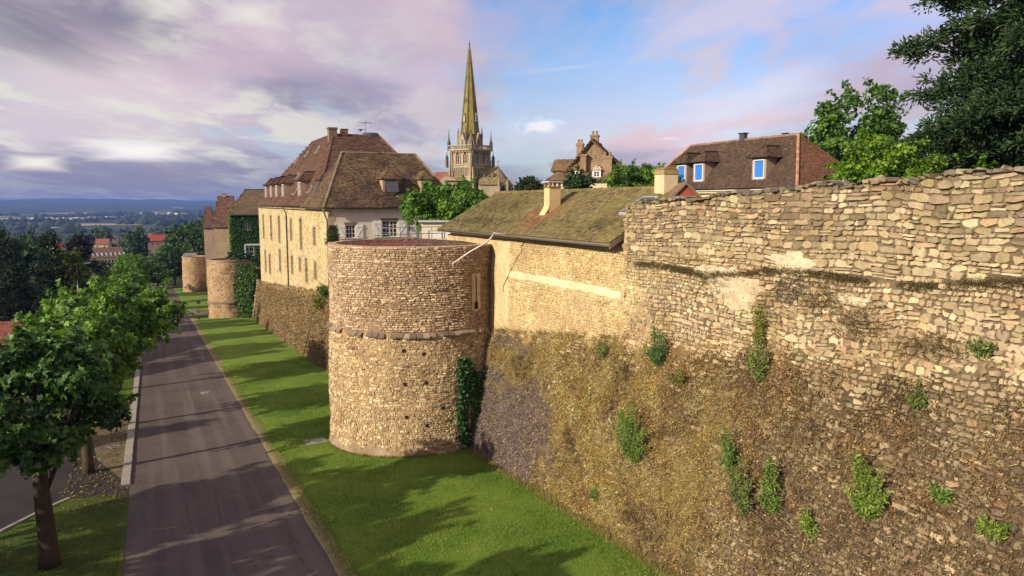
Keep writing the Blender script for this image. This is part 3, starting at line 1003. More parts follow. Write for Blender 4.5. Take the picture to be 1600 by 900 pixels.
# ---- yellow rubble wall between the great wall and the tower, below the mossy roof
def build_yellow_wall():
    root = empty('retaining_wall', (17.0, 30, 5), label='sunlit yellow rubble wall with a pale render band below the mossy roof', cat='wall')
    r = np.random.default_rng(15)
    surf = lambda s, z, d: wall_surf(s, z, d)
    O = courses(24.35, 36.1, 4.0, 9.5, (.085, .16), (.9, 1.9), .035, .45, .05, 31)
    c = O.mean(1)
    band = z_scar(c[:, 0]) - .35 - .012 * (c[:, 0] - 24)
    inb = np.abs(c[:, 1] - (7.75 + .05 * np.sin(c[:, 0] * 1.7))) < .22 + .12 * noise(c * 1.5, 131, 2)
    keep = (c[:, 1] > z_tal(c[:, 0]) - .1 + .3 * noise(c * .8, 93, 3)) & ~inb & (r.random(len(c)) < .9)
    O = O[keep]; c = c[keep]
    V = stone_solids(O, surf, r.uniform(.02, .055, len(O)), r)
    yel = [(.64, .51, .29), (.56, .43, .23), (.72, .60, .37), (.47, .35, .19), (.60, .45, .24)]
    col = pick_colours(len(O), yel, r, .13)
    k = np.clip(.2 + .9 * noise(c * .7, 133, 3) + (c[:, 1] < 7.4) * .3, 0, .9)[:, None]
    col = col * (1 - k) + pick_colours(len(O), [(.52, .39, .25), (.42, .31, .20)], r, .1) * k
    lay_stones(root, V, col, 120)
    # render band and rendered corner strip next to the tower
    def sheet(name, s0, s1, zf0, zf1, off, colr, sd, ns=60, nz_=8):
        S, T = np.meshgrid(np.linspace(s0, s1, ns), np.linspace(0, 1, nz_))
        lo, hi = zf0(S), zf1(S)
        Z = lo + (hi - lo) * T
        edge = np.minimum(T, 1 - T) * (nz_ - 1)
        D = np.where(edge < .5, -.03, off) + .012 * noise(np.stack([S.ravel(), Z.ravel()], 1) * 4, sd, 3).reshape(S.shape)
        D[:, 0] = -.03; D[:, -1] = -.03
        V = wall_surf(S, Z, D).reshape(-1, 3)
        h, w = S.shape; i = (np.arange(h - 1)[:, None] * w + np.arange(w - 1)[None]).ravel()
        C = np.array(colr)[None] * (1 + .1 * noise(V[:, 1:] * 2.5, sd + 1, 3)[:, None])
        np_mesh(name, V, [np.stack([i, i + w, i + w + 1, i + 1], 1)], C, M_MORTAR, root, smooth=True, world=True)
    n1_ = lambda S, k: noise(S.reshape(-1, 1) * 1.9, k, 3).reshape(S.shape)
    sheet('render_band', 24.6, 35.6, lambda S: 7.55 + .08 * n1_(S, 141), lambda S: 7.98 + .06 * n1_(S, 142), .065, (.72, .60, .39), 151)
    sheet('render_strip', 34.9, 36.6, lambda S: 4.75 + .1 * n1_(S, 143) , lambda S: 9.5 + 0 * S, .075, (.60, .47, .28), 153, 14, 30)
    return root


build_yellow_wall()

# ------------------------------------------------------------------ round towers
def tower_surf(cx, cy, prof, lump=.05):
    """prof: list of (z, r). a = angle * r0, outward radial"""
    zs = [p[0] for p in prof]; rs = [p[1] for p in prof]
    r0 = max(rs)
    def surf(a, z, d):
        th = a / r0
        rr = np.interp(z, zs, rs) + d
        if lump: rr = rr + lump * noise(np.stack([np.asarray(a, float).ravel() * .45, np.asarray(z, float).ravel() * .45], 1), 555, 3).reshape(np.shape(a))
        return np.stack([cx + rr * np.cos(th), cy + rr * np.sin(th), z + 0 * a], -1)
    return surf, r0


def ring_sheet(name, surf, a0, a1, z0, z1, na, nz_, colf, mat, root, seed=1, amp=.03):
    A, Z = np.meshgrid(np.linspace(a0, a1, na), np.linspace(z0, z1, nz_))
    D = amp * noise(np.stack([A.ravel(), Z.ravel()], 1) * 1.3, seed, 3).reshape(A.shape)
    V = surf(A, Z, D).reshape(-1, 3)
    h, w = A.shape; i = (np.arange(h - 1)[:, None] * w + np.arange(w - 1)[None]).ravel()
    p = np.stack([A.ravel(), Z.ravel()], 1)
    return np_mesh(name, V, [np.stack([i, i + 1, i + w + 1, i + w], 1)], colf(p), mat, root, smooth=True, world=True)


TX, TY, TR = 13.95, 41.2, 5.1
TZ0, TZS, TZ1 = near_h(41.1) - .6, 4.5, 9.2


def build_main_tower():
    root = empty('round_tower', (TX, TY, near_h(TY)), label='big round stone bastion tower in the centre beside the lawn', cat='tower')
    surf, r0 = tower_surf(TX, TY, [(TZ0, TR + .03), (-.5, TR - .02), (TZS - .1, TR - .10), (TZS + .1, TR - .16), (TZ1 + .2, TR - .18)])
    a0, a1 = -math.pi * r0, .35 * math.pi * r0        # faces that the terrace does not swallow
    a0 = -math.pi * r0 - .25 * math.pi * r0
    r = np.random.default_rng(25)
    def cf(p):
        n = noise(p * .6, 301, 3)[:, None]
        up = np.array([.27, .185, .125]); lo = np.array([.36, .25, .145])
        k = (p[:, 1:2] > TZS)
        return np.where(k, up, lo) * (1 + .2 * n)
    ring_sheet('tower_core', surf, a0, a1, TZ0, TZ1, 150, 70, cf, M_MORTAR, root, 302, .02)
    # loopholes and holes keep their stones away
    loop_a = -1.17 * r0                # angle of the arrow slit, towards the yellow wall
    holes = [(-2.02, 1.95), (-1.82, 1.9 + 1.65), (-2.03, 3.75), (-2.01, .15), (-1.80, 2.0), (-1.795, -.35), (-1.43, 1.3), (-1.62, .55)]
    Vs, Cs = [], []
    O = courses(a0, a1, TZS + .22, TZ1 - .12, (.075, .155), (1.1, 2.9), .02, .5, .05, 33)
    c = O.mean(1)
    keep = r.random(len(O)) < .93
    keep &= ~((np.abs(c[:, 0] - loop_a) < .34) & (c[:, 1] > 5.7) & (c[:, 1] < 7.75))
    O = O[keep]; c = c[keep]
    # right of the slit: stones more scattered in grey render, darkened as painted shade
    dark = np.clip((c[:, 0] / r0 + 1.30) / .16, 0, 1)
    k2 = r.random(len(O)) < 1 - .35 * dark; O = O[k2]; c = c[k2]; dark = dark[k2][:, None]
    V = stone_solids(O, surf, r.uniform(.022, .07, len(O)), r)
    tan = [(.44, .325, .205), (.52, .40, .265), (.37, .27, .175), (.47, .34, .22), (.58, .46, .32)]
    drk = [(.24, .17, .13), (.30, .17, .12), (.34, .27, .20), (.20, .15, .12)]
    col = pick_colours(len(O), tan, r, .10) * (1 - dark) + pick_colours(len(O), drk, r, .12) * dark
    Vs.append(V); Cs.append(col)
    O = np.concatenate([courses(a0, a1, .4, TZS - .12, (.075, .175), (.9, 2.1), .014, .62, .10, 34), courses(a0, a1, TZ0, .42, (.09, .15), (.8, 1.5), .016, .35, .03, 35)])
    c = O.mean(1)
    keep = r.random(len(O)) < .88
    for (th, z) in holes: keep &= ~((np.abs(c[:, 0] - th * r0) < .16) & (np.abs(c[:, 1] - z) < .15))
    crack = -1.72 * r0 + .25 * np.sin(c[:, 1] * 1.7) + .1 * np.sin(c[:, 1] * 5)
    keep &= ~((np.abs(c[:, 0] - crack) < .06) & (c[:, 1] > .6) & (c[:, 1] < 4.2))
    base = c[:, 1] < near_h(TY) + .75 + .3 * noise(c * 1.2, 311, 2)
    keep &= ~(base & (r.random(len(O)) < .75))
    O = O[keep]; c = c[keep]
    V = stone_solids(O, surf, r.uniform(.012, .05, len(O)), r, .76)
    ora = [(.52, .40, .235), (.46, .34, .19), (.40, .29, .17), (.57, .46, .30), (.35, .25, .15)]
    col = pick_colours(len(O), ora, r, .12)
    pale = r.random(len(O)) < .06; col[pale] = [.66, .58, .42]
    dk = r.random(len(O)) < .05; col[dk] *= .5
    Vs.append(V); Cs.append(col)
    lay_stones(root, np.concatenate(Vs), np.concatenate(Cs), 300, flip=False)
    # weathered string course: short blocks with a sloped top
    nb = 74
    for i in range(nb):
        th0 = a0 / r0 + (a1 - a0) / r0 * i / nb; th1 = a0 / r0 + (a1 - a0) / r0 * (i + 1) / nb - .004
        if not (-2.75 < (th0 if th0 > -math.pi else th0 + 2 * math.pi) < -.75) : pass
        ro = TR + .06 + r.uniform(-.04, .04); zz = TZS + r.uniform(-.03, .03)
        if r.random() < .12: continue
        mb = MB(); P = []
        for th in (th0, (th0 + th1) / 2, th1):
            for (rr, z) in ((TR - .3, zz - .08), (ro, zz - .07), (ro + .01, zz + .02), (TR - .15, zz + .17)):
                P.append((TX + rr * math.cos(th), TY + rr * math.sin(th), z))
        cc = np.array([.27, .215, .16]) * r.uniform(.55, 1.35)
        mb.mesh(P, [(0, 1, 5, 4), (1, 2, 6, 5), (2, 3, 7, 6), (4, 5, 9, 8), (5, 6, 10, 9), (6, 7, 11, 10), (0, 3, 2, 1), (8, 9, 10, 11)], c=tuple(cc))
        mb.build('string_course_block', M_STONE, root, world=True)
    # arrow slit with its pale jambs and round foot
    th = loop_a / r0
    ex = Vector((-math.sin(th), math.cos(th), 0)); en = Vector((math.cos(th), math.sin(th), 0))
    o = Vector((TX, TY, 0)) + en * (TR - .16)
    def loc(a, z, d): return o + ex * a + en * d + Vector((0, 0, z))
    mb = MB()
    for (x0, x1, z0, z1) in ((-.33, -.045, 6.15, 7.7), (.045, .33, 6.15, 7.7), (-.045, .045, 7.55, 7.7), (-.33, -.15, 5.7, 6.15), (.15, .33, 5.7, 6.15), (-.15, .15, 5.6, 5.72)):
        P = [loc(x0, z0, .055), loc(x1, z0, .055), loc(x1, z1, .055), loc(x0, z1, .055), loc(x0, z0, -.3), loc(x1, z0, -.3), loc(x1, z1, -.3), loc(x0, z1, -.3)]
        mb.mesh(P, [(0, 1, 2, 3), (0, 4, 5, 1), (1, 5, 6, 2), (2, 6, 7, 3), (3, 7, 4, 0)], c=(.40, .33, .25))
    sl = mb.build('slit_surround', M_MORTAR, root, world=True)
    mb = MB(); mb.poly([loc(-.05, 6.1, .045), loc(.05, 6.1, .045), loc(.05, 7.56, .045), loc(-.05, 7.56, .045)])
    pts_ = [loc(.15 * math.cos(t_), 5.93 + .2 * math.sin(t_), .045) for t_ in np.linspace(0, 2 * math.pi, 12, endpoint=False)]
    mb.poly(pts_); mb.build('arrow_slit', M_DARK, root, world=True)
    for (th, z) in holes:
        ex = Vector((-math.sin(th), math.cos(th), 0)); en = Vector((math.cos(th), math.sin(th), 0))
        o2 = Vector(surf(np.array([th * r0]), np.array([float(z)]), np.array([.025]))[0].tolist())
        mb = MB(); w, h = .075, .085
        P = [o2 + ex * a + Vector((0, 0, b)) + en * d for d in (.03, -.35) for a, b in ((-w, -h), (w, -h), (w, h), (-w, h))]
        mb.mesh(P, [(4, 5, 6, 7), (0, 4, 7, 3), (1, 2, 6, 5), (0, 1, 5, 4), (3, 7, 6, 2)])
        P2 = [o2 + ex * a + Vector((0, 0, b)) + en * .028 for a, b in ((-w, -h), (w, -h), (w, h), (-w, h))]
        mb.poly(P2)
        mb.build('putlog_hole', M_DARK, root, world=True)
    # rough plinth with exposed rust-coloured earth
    def cf2(p):
        n = noise(p * 1.1, 321, 3)[:, None]; o_ = np.clip(1.4 - np.abs(p[:, 0:1] / r0 + 1.80) / .10, 0, 1) * (p[:, 1:2] < near_h(TY) + .55)
        return (np.array([.27, .20, .14]) * (1 - o_) + np.array([.48, .22, .06]) * o_) * (1 + .3 * n)
    s2, _ = tower_surf(TX, TY, [(TZ0, TR + .16), (near_h(TY) + .25, TR + .09), (near_h(TY) + .85, TR - .03), (near_h(TY) + 1.0, TR - .12)])
    ring_sheet('plinth', s2, a0, a1, TZ0, near_h(TY) + 1.0, 200, 12, cf2, M_MORTAR, root, 323, .05)
    # smooth pale coping ring round the top
    nb = 60
    for i in range(nb):
        t0 = 2 * math.pi * i / nb; t1 = 2 * math.pi * (i + 1) / nb - r.uniform(.002, .010)
        mb = MB(); zt = TZ1 + r.uniform(-.01, .012)
        P = []
        for t_ in (t0, (t0 + t1) / 2, t1):
            for (rr, z) in ((TR - .14, zt - .06), (TR - .12, zt + .03), (TR - .60, zt + .05), (TR - .60, zt - .3)):
                P.append((TX + rr * math.cos(t_), TY + rr * math.sin(t_), z))
        mb.mesh(P, [(0, 4, 5, 1), (1, 5, 6, 2), (2, 6, 7, 3), (4, 8, 9, 5), (5, 9, 10, 6), (6, 10, 11, 7), (0, 1, 2, 3), (8, 11, 10, 9)], c=tuple(np.array([.46, .34, .22]) * r.uniform(.85, 1.1)))
        mb.build('coping_stone', M_STONE, root, world=True)
    # low tiled cone inside the parapet
    V, C = [], []
    nr = 15
    cone = MB(); cone.lathe([(TR - .58, TZ1 - .12), (.01, TZ1 + .24)], 48, TX, TY, c=(.10, .05, .04)); cone.build('roof_deck', M_TILE, root, world=True)
    P, X_, Y_, Z_, S_, C_ = [], [], [], [], [], []
    for k in range(nr):
        rr = TR - .60 - k * .27
        if rr < .25: break
        z = TZ1 - .12 + (TR - .58 - rr) / (TR - .58) * .36 + .02
        n = int(2 * math.pi * rr / .26)
        for i in range(n):
            t_ = 2 * math.pi * (i + .5 * (k % 2)) / n
            e_ = np.array([math.cos(t_), math.sin(t_), 0])
            P.append([TX + rr * e_[0], TY + rr * e_[1], z])
            sl_ = .11 + r.normal() * .03
            y_ = np.array([-e_[0] * math.cos(sl_), -e_[1] * math.cos(sl_), math.sin(sl_)]); x_ = np.array([e_[1], -e_[0], r.normal() * .06])
            X_.append(unit(x_)); Y_.append(y_); Z_.append(np.cross(unit(x_), y_)); S_.append([.24, .34, .03])
            left = np.clip((-(TX + rr * e_[0]) + TX + 1.5) / 4, 0, 1)
            C_.append((np.array([.16, .055, .045]) * left + np.array([.13, .085, .065]) * (1 - left)) * r.uniform(.6, 1.5))
    tV, tF = TILE_T
    scatter('roof_tiles', P, np.array(X_), np.array(Y_), np.array(Z_), np.array(S_), np.array(C_), tV, tF, M_TILE, root, 'stuff', world=True)
    return root


TILE_T = ([(-.5, 0, .0), (.5, 0, .0), (.5, 0, 1), (-.5, 0, 1), (-.5, 1, .3), (.5, 1, .3)], [(0, 1, 2, 3), (3, 2, 5, 4), (0, 3, 4), (1, 5, 2)])
MAIN_TOWER = build_main_tower()


def far_tower(cx, cy, rad, z0, z1, label, seed, strip=None):
    root = empty('round_tower', (cx, cy, z0), label=label, cat='tower')
    r = np.random.default_rng(seed)
    surf, r0 = tower_surf(cx, cy, [(z0 - 1, rad + .06), (z0 + (z1 - z0) * .25, rad), (z1, rad - .12)])
    def cf(p):
        n = noise(p * .5, seed, 3)[:, None]; m_ = noise(p * 1.6, seed + 1, 3)[:, None]
        return (np.array([.40, .28, .17]) + n * .06 * np.array([1, .9, .8])) * (1 + .16 * m_)
    ring_sheet('tower_core', surf, -math.pi * 1.25 * r0, .3 * math.pi * r0, z0 - 1, z1, 90, 44, cf, M_MORTAR, root, seed, .04)
    O = courses(-math.pi * 1.05 * r0, 0, z0, z1 - .2, (.16, .28), (1., 2.2), .06, .4, .05, seed)
    O = O[r.random(len(O)) < .7]
    V = stone_solids(O, surf, r.uniform(.02, .07, len(O)), r)
    lay_stones(root, V, pick_colours(len(O), [(.44, .31, .19), (.38, .26, .16), (.50, .37, .24), (.30, .21, .14)], r, .13), 0)
    mb = MB(); mb.lathe([(rad - .1, z1 - .15), (rad + .02, z1 - .1), (rad + .02, z1 + .08), (rad - .5, z1 + .08), (rad - .5, z1 - .6)], 40, cx, cy, c=(.36, .27, .19), cap=False)
    mb.build('coping', M_MORTAR, root, world=True)
    mb = MB(); mb.lathe([(rad - .3, z1 - .5), (.01, z1 - .45)], 30, cx, cy, c=(.06, .08, .03)); mb.build('planted_top', M_MORTAR, root, world=True)
    if strip:
        mb = MB(); mb.lathe([(rad + .0, strip), (rad + .16, strip + .04), (rad + .14, strip + .22), (rad - .05, strip + .4)], 40, cx, cy, c=(.22, .17, .12), cap=False)
        mb.build('string_course', M_MORTAR, root, world=True)
        for k in range(16):
            th = -math.pi * .95 + k * .12
            e_ = Vector((math.cos(th), math.sin(th), 0))
            mb = MB(); p = Vector((cx, cy, strip - .75)) + e_ * (rad - .1)
            mb.box((p.x - .12, p.y - .12, p.z), (p.x + .12, p.y + .12, p.z + .75), c=(.16, .12, .09), rz=th)
            mb.build('corbel', M_MORTAR, root, world=True)
    return root


far_tower(11.7, 130.5, 3.6, near_h(130), 2.2, 'second round stone tower down the road, with a row of corbels low on it', 61, near_h(130) + 2.6)
far_tower(10.4, 215, 3.15, near_h(215), -2.7, 'farthest round stone tower, small and pale beyond the second one', 71)


# ---- sloping foot and curtain below the long house, and the wall that links the far towers
def curtain(name, label, y0, y1, xf, xt, ztf, cols, seed, step=.5, dens=.6, size=.3, cover_h=None):
    root = empty(name, (xf(y0), y0, near_h(y0)), label=label, cat='wall')
    r = np.random.default_rng(seed)
    def xs_f(s, z):
        zt = ztf(s); f = np.clip((zt - z) / (zt - near_h(s)), 0, 1.2)
        x = xt(s) + (xf(s) - xt(s)) * f
        p = np.stack([s.ravel(), z.ravel()], 1)
        return x - .10 * noise(p * .6, seed, 3).reshape(s.shape) * np.clip(f * 4, .2, 1)
    surf = lambda s, z, d: np.stack([xs_f(s, z) - d, s, z], -1)
    S, T = np.meshgrid(np.arange(y0, y1 + .01, step), np.linspace(0, 1, 26))
    Z = near_h(S) - .5 + (ztf(S) - near_h(S) + .5) * T
    V = surf(S, Z, 0 * S).reshape(-1, 3)
    p = V[:, 1:]; n = noise(p * .45, seed + 5, 3)[:, None]; m_ = noise(p * 1.8, seed + 6, 3)[:, None]
    k = np.clip(.5 + n, 0, 1)
    C = (np.array(cols[0]) * k + np.array(cols[1]) * (1 - k)) * (1 + .25 * m_)
    h, w = S.shape; i = (np.arange(h - 1)[:, None] * w + np.arange(w - 1)[None]).ravel()
    np_mesh('wall_core', V, [np.stack([i, i + w, i + w + 1, i + 1], 1)], C, M_MORTAR, root, smooth=True, world=True)
    mb = MB(); x0_, x1_ = float(xt(np.array(y0))), float(xt(np.array(y1)))
    mb.poly([(x0_, y0, float(ztf(np.array(y0)))), (x1_, y1, float(ztf(np.array(y1)))), (x1_ + 6, y1, float(ztf(np.array(y1)))), (x0_ + 6, y0, float(ztf(np.array(y0))))], c=cols[0])
    xa, xb = float(xf(np.array(y0))), float(xf(np.array(y1)))
    for yy, xx, xg in ((y0, x0_, xa), (y1, x1_, xb)):
        mb.poly([(xg, yy, near_h(yy) - .5), (xx, yy, float(ztf(np.array(yy)))), (xx + 6, yy, float(ztf(np.array(yy)))), (xx + 6, yy, near_h(yy) - .5)], c=cols[0])
    mb.build('wall_body', M_MORTAR, root, world=True)
    O = rubble(y0, y1, near_h(y1), float(np.max(ztf(np.array([y0, y1])))), size, 1.5, .05, seed)
    c = O.mean(1); keep = (c[:, 1] < ztf(c[:, 0]) - .05) & (c[:, 1] > near_h(c[:, 0])) & (r.random(len(c)) < dens)
    V = stone_solids(O[keep], surf, r.uniform(.03, .08, keep.sum()), r, .66)
    lay_stones(root, V, pick_colours(len(V), cols[2], r, .16), 0)
    return root, surf


zt_b = lambda s: np.interp(s, [60, 68, 116, 124], [3.9, 3.3, -.3, -.6])
FOOT, FOOT_SURF = curtain('rampart_foot', 'brown overgrown sloping wall foot below the long yellow house', 64, 122, lambda s: 14.0 + 0 * s, lambda s: 14.9 + 0 * s, zt_b,
                          ((.26, .18, .10), (.18, .125, .085), [(.40, .30, .20), (.32, .23, .16), (.25, .19, .16), (.48, .37, .25)]), 401, dens=.5, size=.24)
zt_c = lambda s: np.interp(s, [122, 132, 215, 330], [1.2, .2, -3.6, -14])
curtain('curtain_wall', 'distant ivy-grown curtain wall linking the far round towers', 126, 330, lambda s: 13.6 + 0 * s, lambda s: 14.2 + 0 * s, zt_c,
        ((.17, .14, .08), (.10, .11, .05), [(.34, .26, .17), (.27, .21, .14)]), 402, step=1.5, dens=.3, size=.45)

# ------------------------------------------------------------------ building helpers
def on_y(u, v, Y):
    d = cam_dir(u, v); t = Y / d.y
    return t * d.x, CAM_Z + t * d.z


def at_dist(u, v, D):
    """point of the pixel at horizontal distance D"""
    d = cam_dir(u, v); t = D / math.hypot(d.x, d.y)
    return Vector((t * d.x, t * d.y, CAM_Z + t * d.z))


def panel(mb, o, rz, w, z0, z1, ops=(), c=None, m=0, depth=.22):
    """upright wall face from o to its right, facing its own -Y, with real openings"""
    ex = Vector((math.cos(rz), math.sin(rz), 0)); en = Vector((math.sin(rz), -math.cos(rz), 0))
    o = Vector((o[0], o[1], 0))
    P = lambda x, z, d=0: o + ex * x + en * d + Vector((0, 0, z))
    xs_ = sorted({0, w, *[a for op in ops for a in op[:2]]}); zs_ = sorted({z0, z1, *[a for op in ops for a in op[2:4]]})
    for i in range(len(xs_) - 1):
        for j in range(len(zs_) - 1):
            cx, cz = (xs_[i] + xs_[i + 1]) / 2, (zs_[j] + zs_[j + 1]) / 2
            if any(op[0] < cx < op[1] and op[2] < cz < op[3] for op in ops): continue
            mb.poly([P(xs_[i], zs_[j]), P(xs_[i + 1], zs_[j]), P(xs_[i + 1], zs_[j + 1]), P(xs_[i], zs_[j + 1])], m, c)
    for (a, b, c0, c1, *_) in ops:
        for q in ([(a, c0), (a, c1)], [(a, c1), (b, c1)], [(b, c1), (b, c0)], [(b, c0), (a, c0)]):
            mb.poly([P(*q[0]), P(*q[1]), P(*q[1], -depth), P(*q[0], -depth)], m, c)


def window(root, c, rz, w, h, bars=(2, 3), frame=M_WHITE, glass=M_GLASS, sill=True, depth=.15, fw=.07, name='window', gname='pane', surround=None):
    """c: centre of the opening on the wall face, in the root's own coordinates"""
    m = MB(); d = depth
    hw, hh = w / 2, h / 2
    for (a, b) in (((-hw, -hh), (-hw + fw, hh)), ((hw - fw, -hh), (hw, hh)), ((-hw + fw, hh - fw), (hw - fw, hh)), ((-hw + fw, -hh), (hw - fw, -hh + fw))):
        m.box((a[0], d - .05, a[1]), (b[0], d + .03, b[1]))
    nx, nz = bars; bw = fw * .45
    for i in range(1, nx):
        x = -hw + fw + (w - 2 * fw) * i / nx
        m.box((x - bw * (1.3 if nx % 2 == 0 and i == nx // 2 else .6), d - .04, -hh + fw), (x + bw * (1.3 if nx % 2 == 0 and i == nx // 2 else .6), d + .02, hh - fw))
    for j in range(1, nz):
        z = -hh + fw + (h - 2 * fw) * j / nz
        m.box((-hw + fw, d - .035, z - bw * .6), (hw - fw, d + .015, z + bw * .6))
    o = m.build(name, frame, root)
    o.location = c; o.rotation_euler = (0, 0, rz)
    g = MB(); g.box((-hw + fw * .5, d + .032, -hh + fw * .5), (hw - fw * .5, d + .045, hh - fw * .5)); g.build(gname, glass, o)
    if sill:
        s = MB(); s.box((-hw - .06, -.06, -hh - .09), (hw + .06, d, -hh - .003)); s.build('sill', surround or M_KERB, o)
    return o


class Roof:
    """tiled planes of one building: a slab mesh plus one mesh of laid tiles"""
    def __init__(self, root, tw, te, cols, seed=1, lip=.03, name='roof'):
        self.root, self.tw, self.te, self.cols, self.name = root, tw, te, cols, name
        self.mb = MB(); self.r = np.random.default_rng(seed); self.seed = seed
        self.P, self.X, self.Y, self.Z, self.C = [], [], [], [], []
        self.lip = lip

    def plane(self, pts, thick=.12, cut=None, tint=None):
        """pts: eave left, eave right, then round the top (3 or 4 or more), seen from outside"""
        pts = [Vector(p) for p in pts]
        ex = (pts[1] - pts[0]).normalized()
        nrm = (pts[1] - pts[0]).cross(pts[-1] - pts[0]).normalized()
        if nrm.z < 0: nrm = -nrm
        up = nrm.cross(ex)
        if up.z < 0: up = -up
        low = [p - nrm * thick for p in pts]
        self.mb.poly(pts, c=self.cols[0]); self.mb.poly(low[::-1], c=self.cols[0])
        for i in range(len(pts)):
            j = (i + 1) % len(pts)
            self.mb.poly([pts[i], low[i], low[j], pts[j]], c=self.cols[0])
        q = np.array([((p - pts[0]).dot(ex), (p - pts[0]).dot(up)) for p in pts])
        te, tw = self.te, self.tw
        rows = int(q[:, 1].max() / te)
        ctr = []
        for k in range(rows + 1):
            y = k * te + .3 * te
            n0, n1 = math.floor(q[:, 0].min() / tw), math.ceil(q[:, 0].max() / tw)
            xs_ = (np.arange(n0, n1) + .5 + .5 * (k % 2)) * tw
            ctr.append(np.stack([xs_, np.full(len(xs_), y)], 1))
        ctr = np.concatenate(ctr)
        ins = np.ones(len(ctr), bool)
        sgn = np.sign(sum(q[i, 0] * q[(i + 1) % len(q), 1] - q[(i + 1) % len(q), 0] * q[i, 1] for i in range(len(q))))
        for i in range(len(q)):
            a, b = q[i], q[(i + 1) % len(q)]
            ins &= sgn * ((b[0] - a[0]) * (ctr[:, 1] - a[1]) - (b[1] - a[1]) * (ctr[:, 0] - a[0])) > -.02 * np.linalg.norm(b - a)
        if cut is not None:
            w3 = np.array(pts[0])[None] + ctr[:, :1] * np.array(ex)[None] + ctr[:, 1:] * np.array(up)[None]
            ins &= ~cut(w3)
        ctr = ctr[ins]; n = len(ctr)
        if n == 0: return
        r = self.r
        w3 = np.array(pts[0])[None] + ctr[:, :1] * np.array(ex)[None] + (ctr[:, 1:] - te * .5) * np.array(up)[None]
        nn, uu, xx = np.array(nrm), np.array(up), np.array(ex)
        til = r.normal(size=(n, 1)) * .05; til2 = r.normal(size=(n, 1)) * .03
        Y_ = unit(uu[None] + nn[None] * (til - .02)); X_ = unit(xx[None] + nn[None] * til2 + uu[None] * r.normal(size=(n, 1)) * .02)
        self.P.append(w3 + nn[None] * .004); self.X.append(X_); self.Y.append(Y_); self.Z.append(np.cross(X_, Y_))
        pal = np.array(self.cols)
        nz = noise(w3 * .35, self.seed + 3, 4); nf = noise(w3 * 1.7, self.seed + 4, 3)
        t_ = np.clip((nz * .9 + nf * .5 + r.normal(size=n) * .3) * .5 + .5, 0, .999) * (len(pal) - 1)
        i0 = t_.astype(int); fr = (t_ - i0)[:, None]
        c = (pal[i0] * (1 - fr) + pal[np.minimum(i0 + 1, len(pal) - 1)] * fr) * (1 + r.normal(size=(n, 1)) * .16)
        if tint is not None: c = tint(w3, c, r)
        self.C.append(np.clip(c, .01, .8))

    def ridge(self, a, b, rad=.10, col=None, step=.4, name='ridge_tile'):
        a, b = Vector(a), Vector(b); L = (b - a).length; n = max(1, int(L / step))
        m = MB()
        for i in range(n):
            p, q = a.lerp(b, i / n), a.lerp(b, (i + .97) / n)
            c = np.array(col if col is not None else self.cols[-1]) * self.r.uniform(.75, 1.25)
            off = Vector((0, 0, self.r.uniform(-.008, .015)))
            m.tube([p + off, q + off], [rad * 1.1, rad * .95], 7, c=tuple(c), smooth=False)
        m.build(name, M_TILE, self.root, 'stuff')

    def done(self, world=False):
        ro = self.mb.build(self.name, M_TILE, self.root, world=world)
        if self.P:
            P = np.concatenate(self.P); n = len(P); r = self.r
            S = np.stack([np.full(n, self.tw * .96), np.full(n, self.te * 1.25), np.full(n, self.lip) * r.uniform(.7, 1.5, n)], 1)
            Z = np.concatenate(self.Z)
            Z = np.where(Z[:, 2:] < 0, -Z, Z)
            scatter('tiles', P, np.concatenate(self.X), np.concatenate(self.Y), Z, S, np.concatenate(self.C), *TILE_T, M_TILE, ro, 'stuff')
        return ro


def gutter(root, a, b, r=.07, mat=None, name='gutter'):
    m = MB(); a, b = Vector(a), Vector(b)
    d = (b - a).normalized(); s = Vector((-d.y, d.x, 0))
    prof = [(math.cos(t) * r, math.sin(t) * r) for t in np.linspace(math.pi, 2 * math.pi, 6)]
    prof += [(x * .8, z * .8) for x, z in prof[::-1]]
    n = len(prof); V = [p + s * x + Vector((0, 0, z)) for p in (a, b) for x, z in prof]
    m.mesh(V, [(i, (i + 1) % n, (i + 1) % n + n, i + n) for i in range(n)] + [tuple(range(n - 1, -1, -1)), tuple(range(n, 2 * n))])
    return m.build(name, mat or M_METAL, root)


def pipe(root, pts, r=.05, mat=None, name='downpipe'):
    m = MB(); m.tube(pts, r, 8); return m.build(name, mat or M_METAL, root)


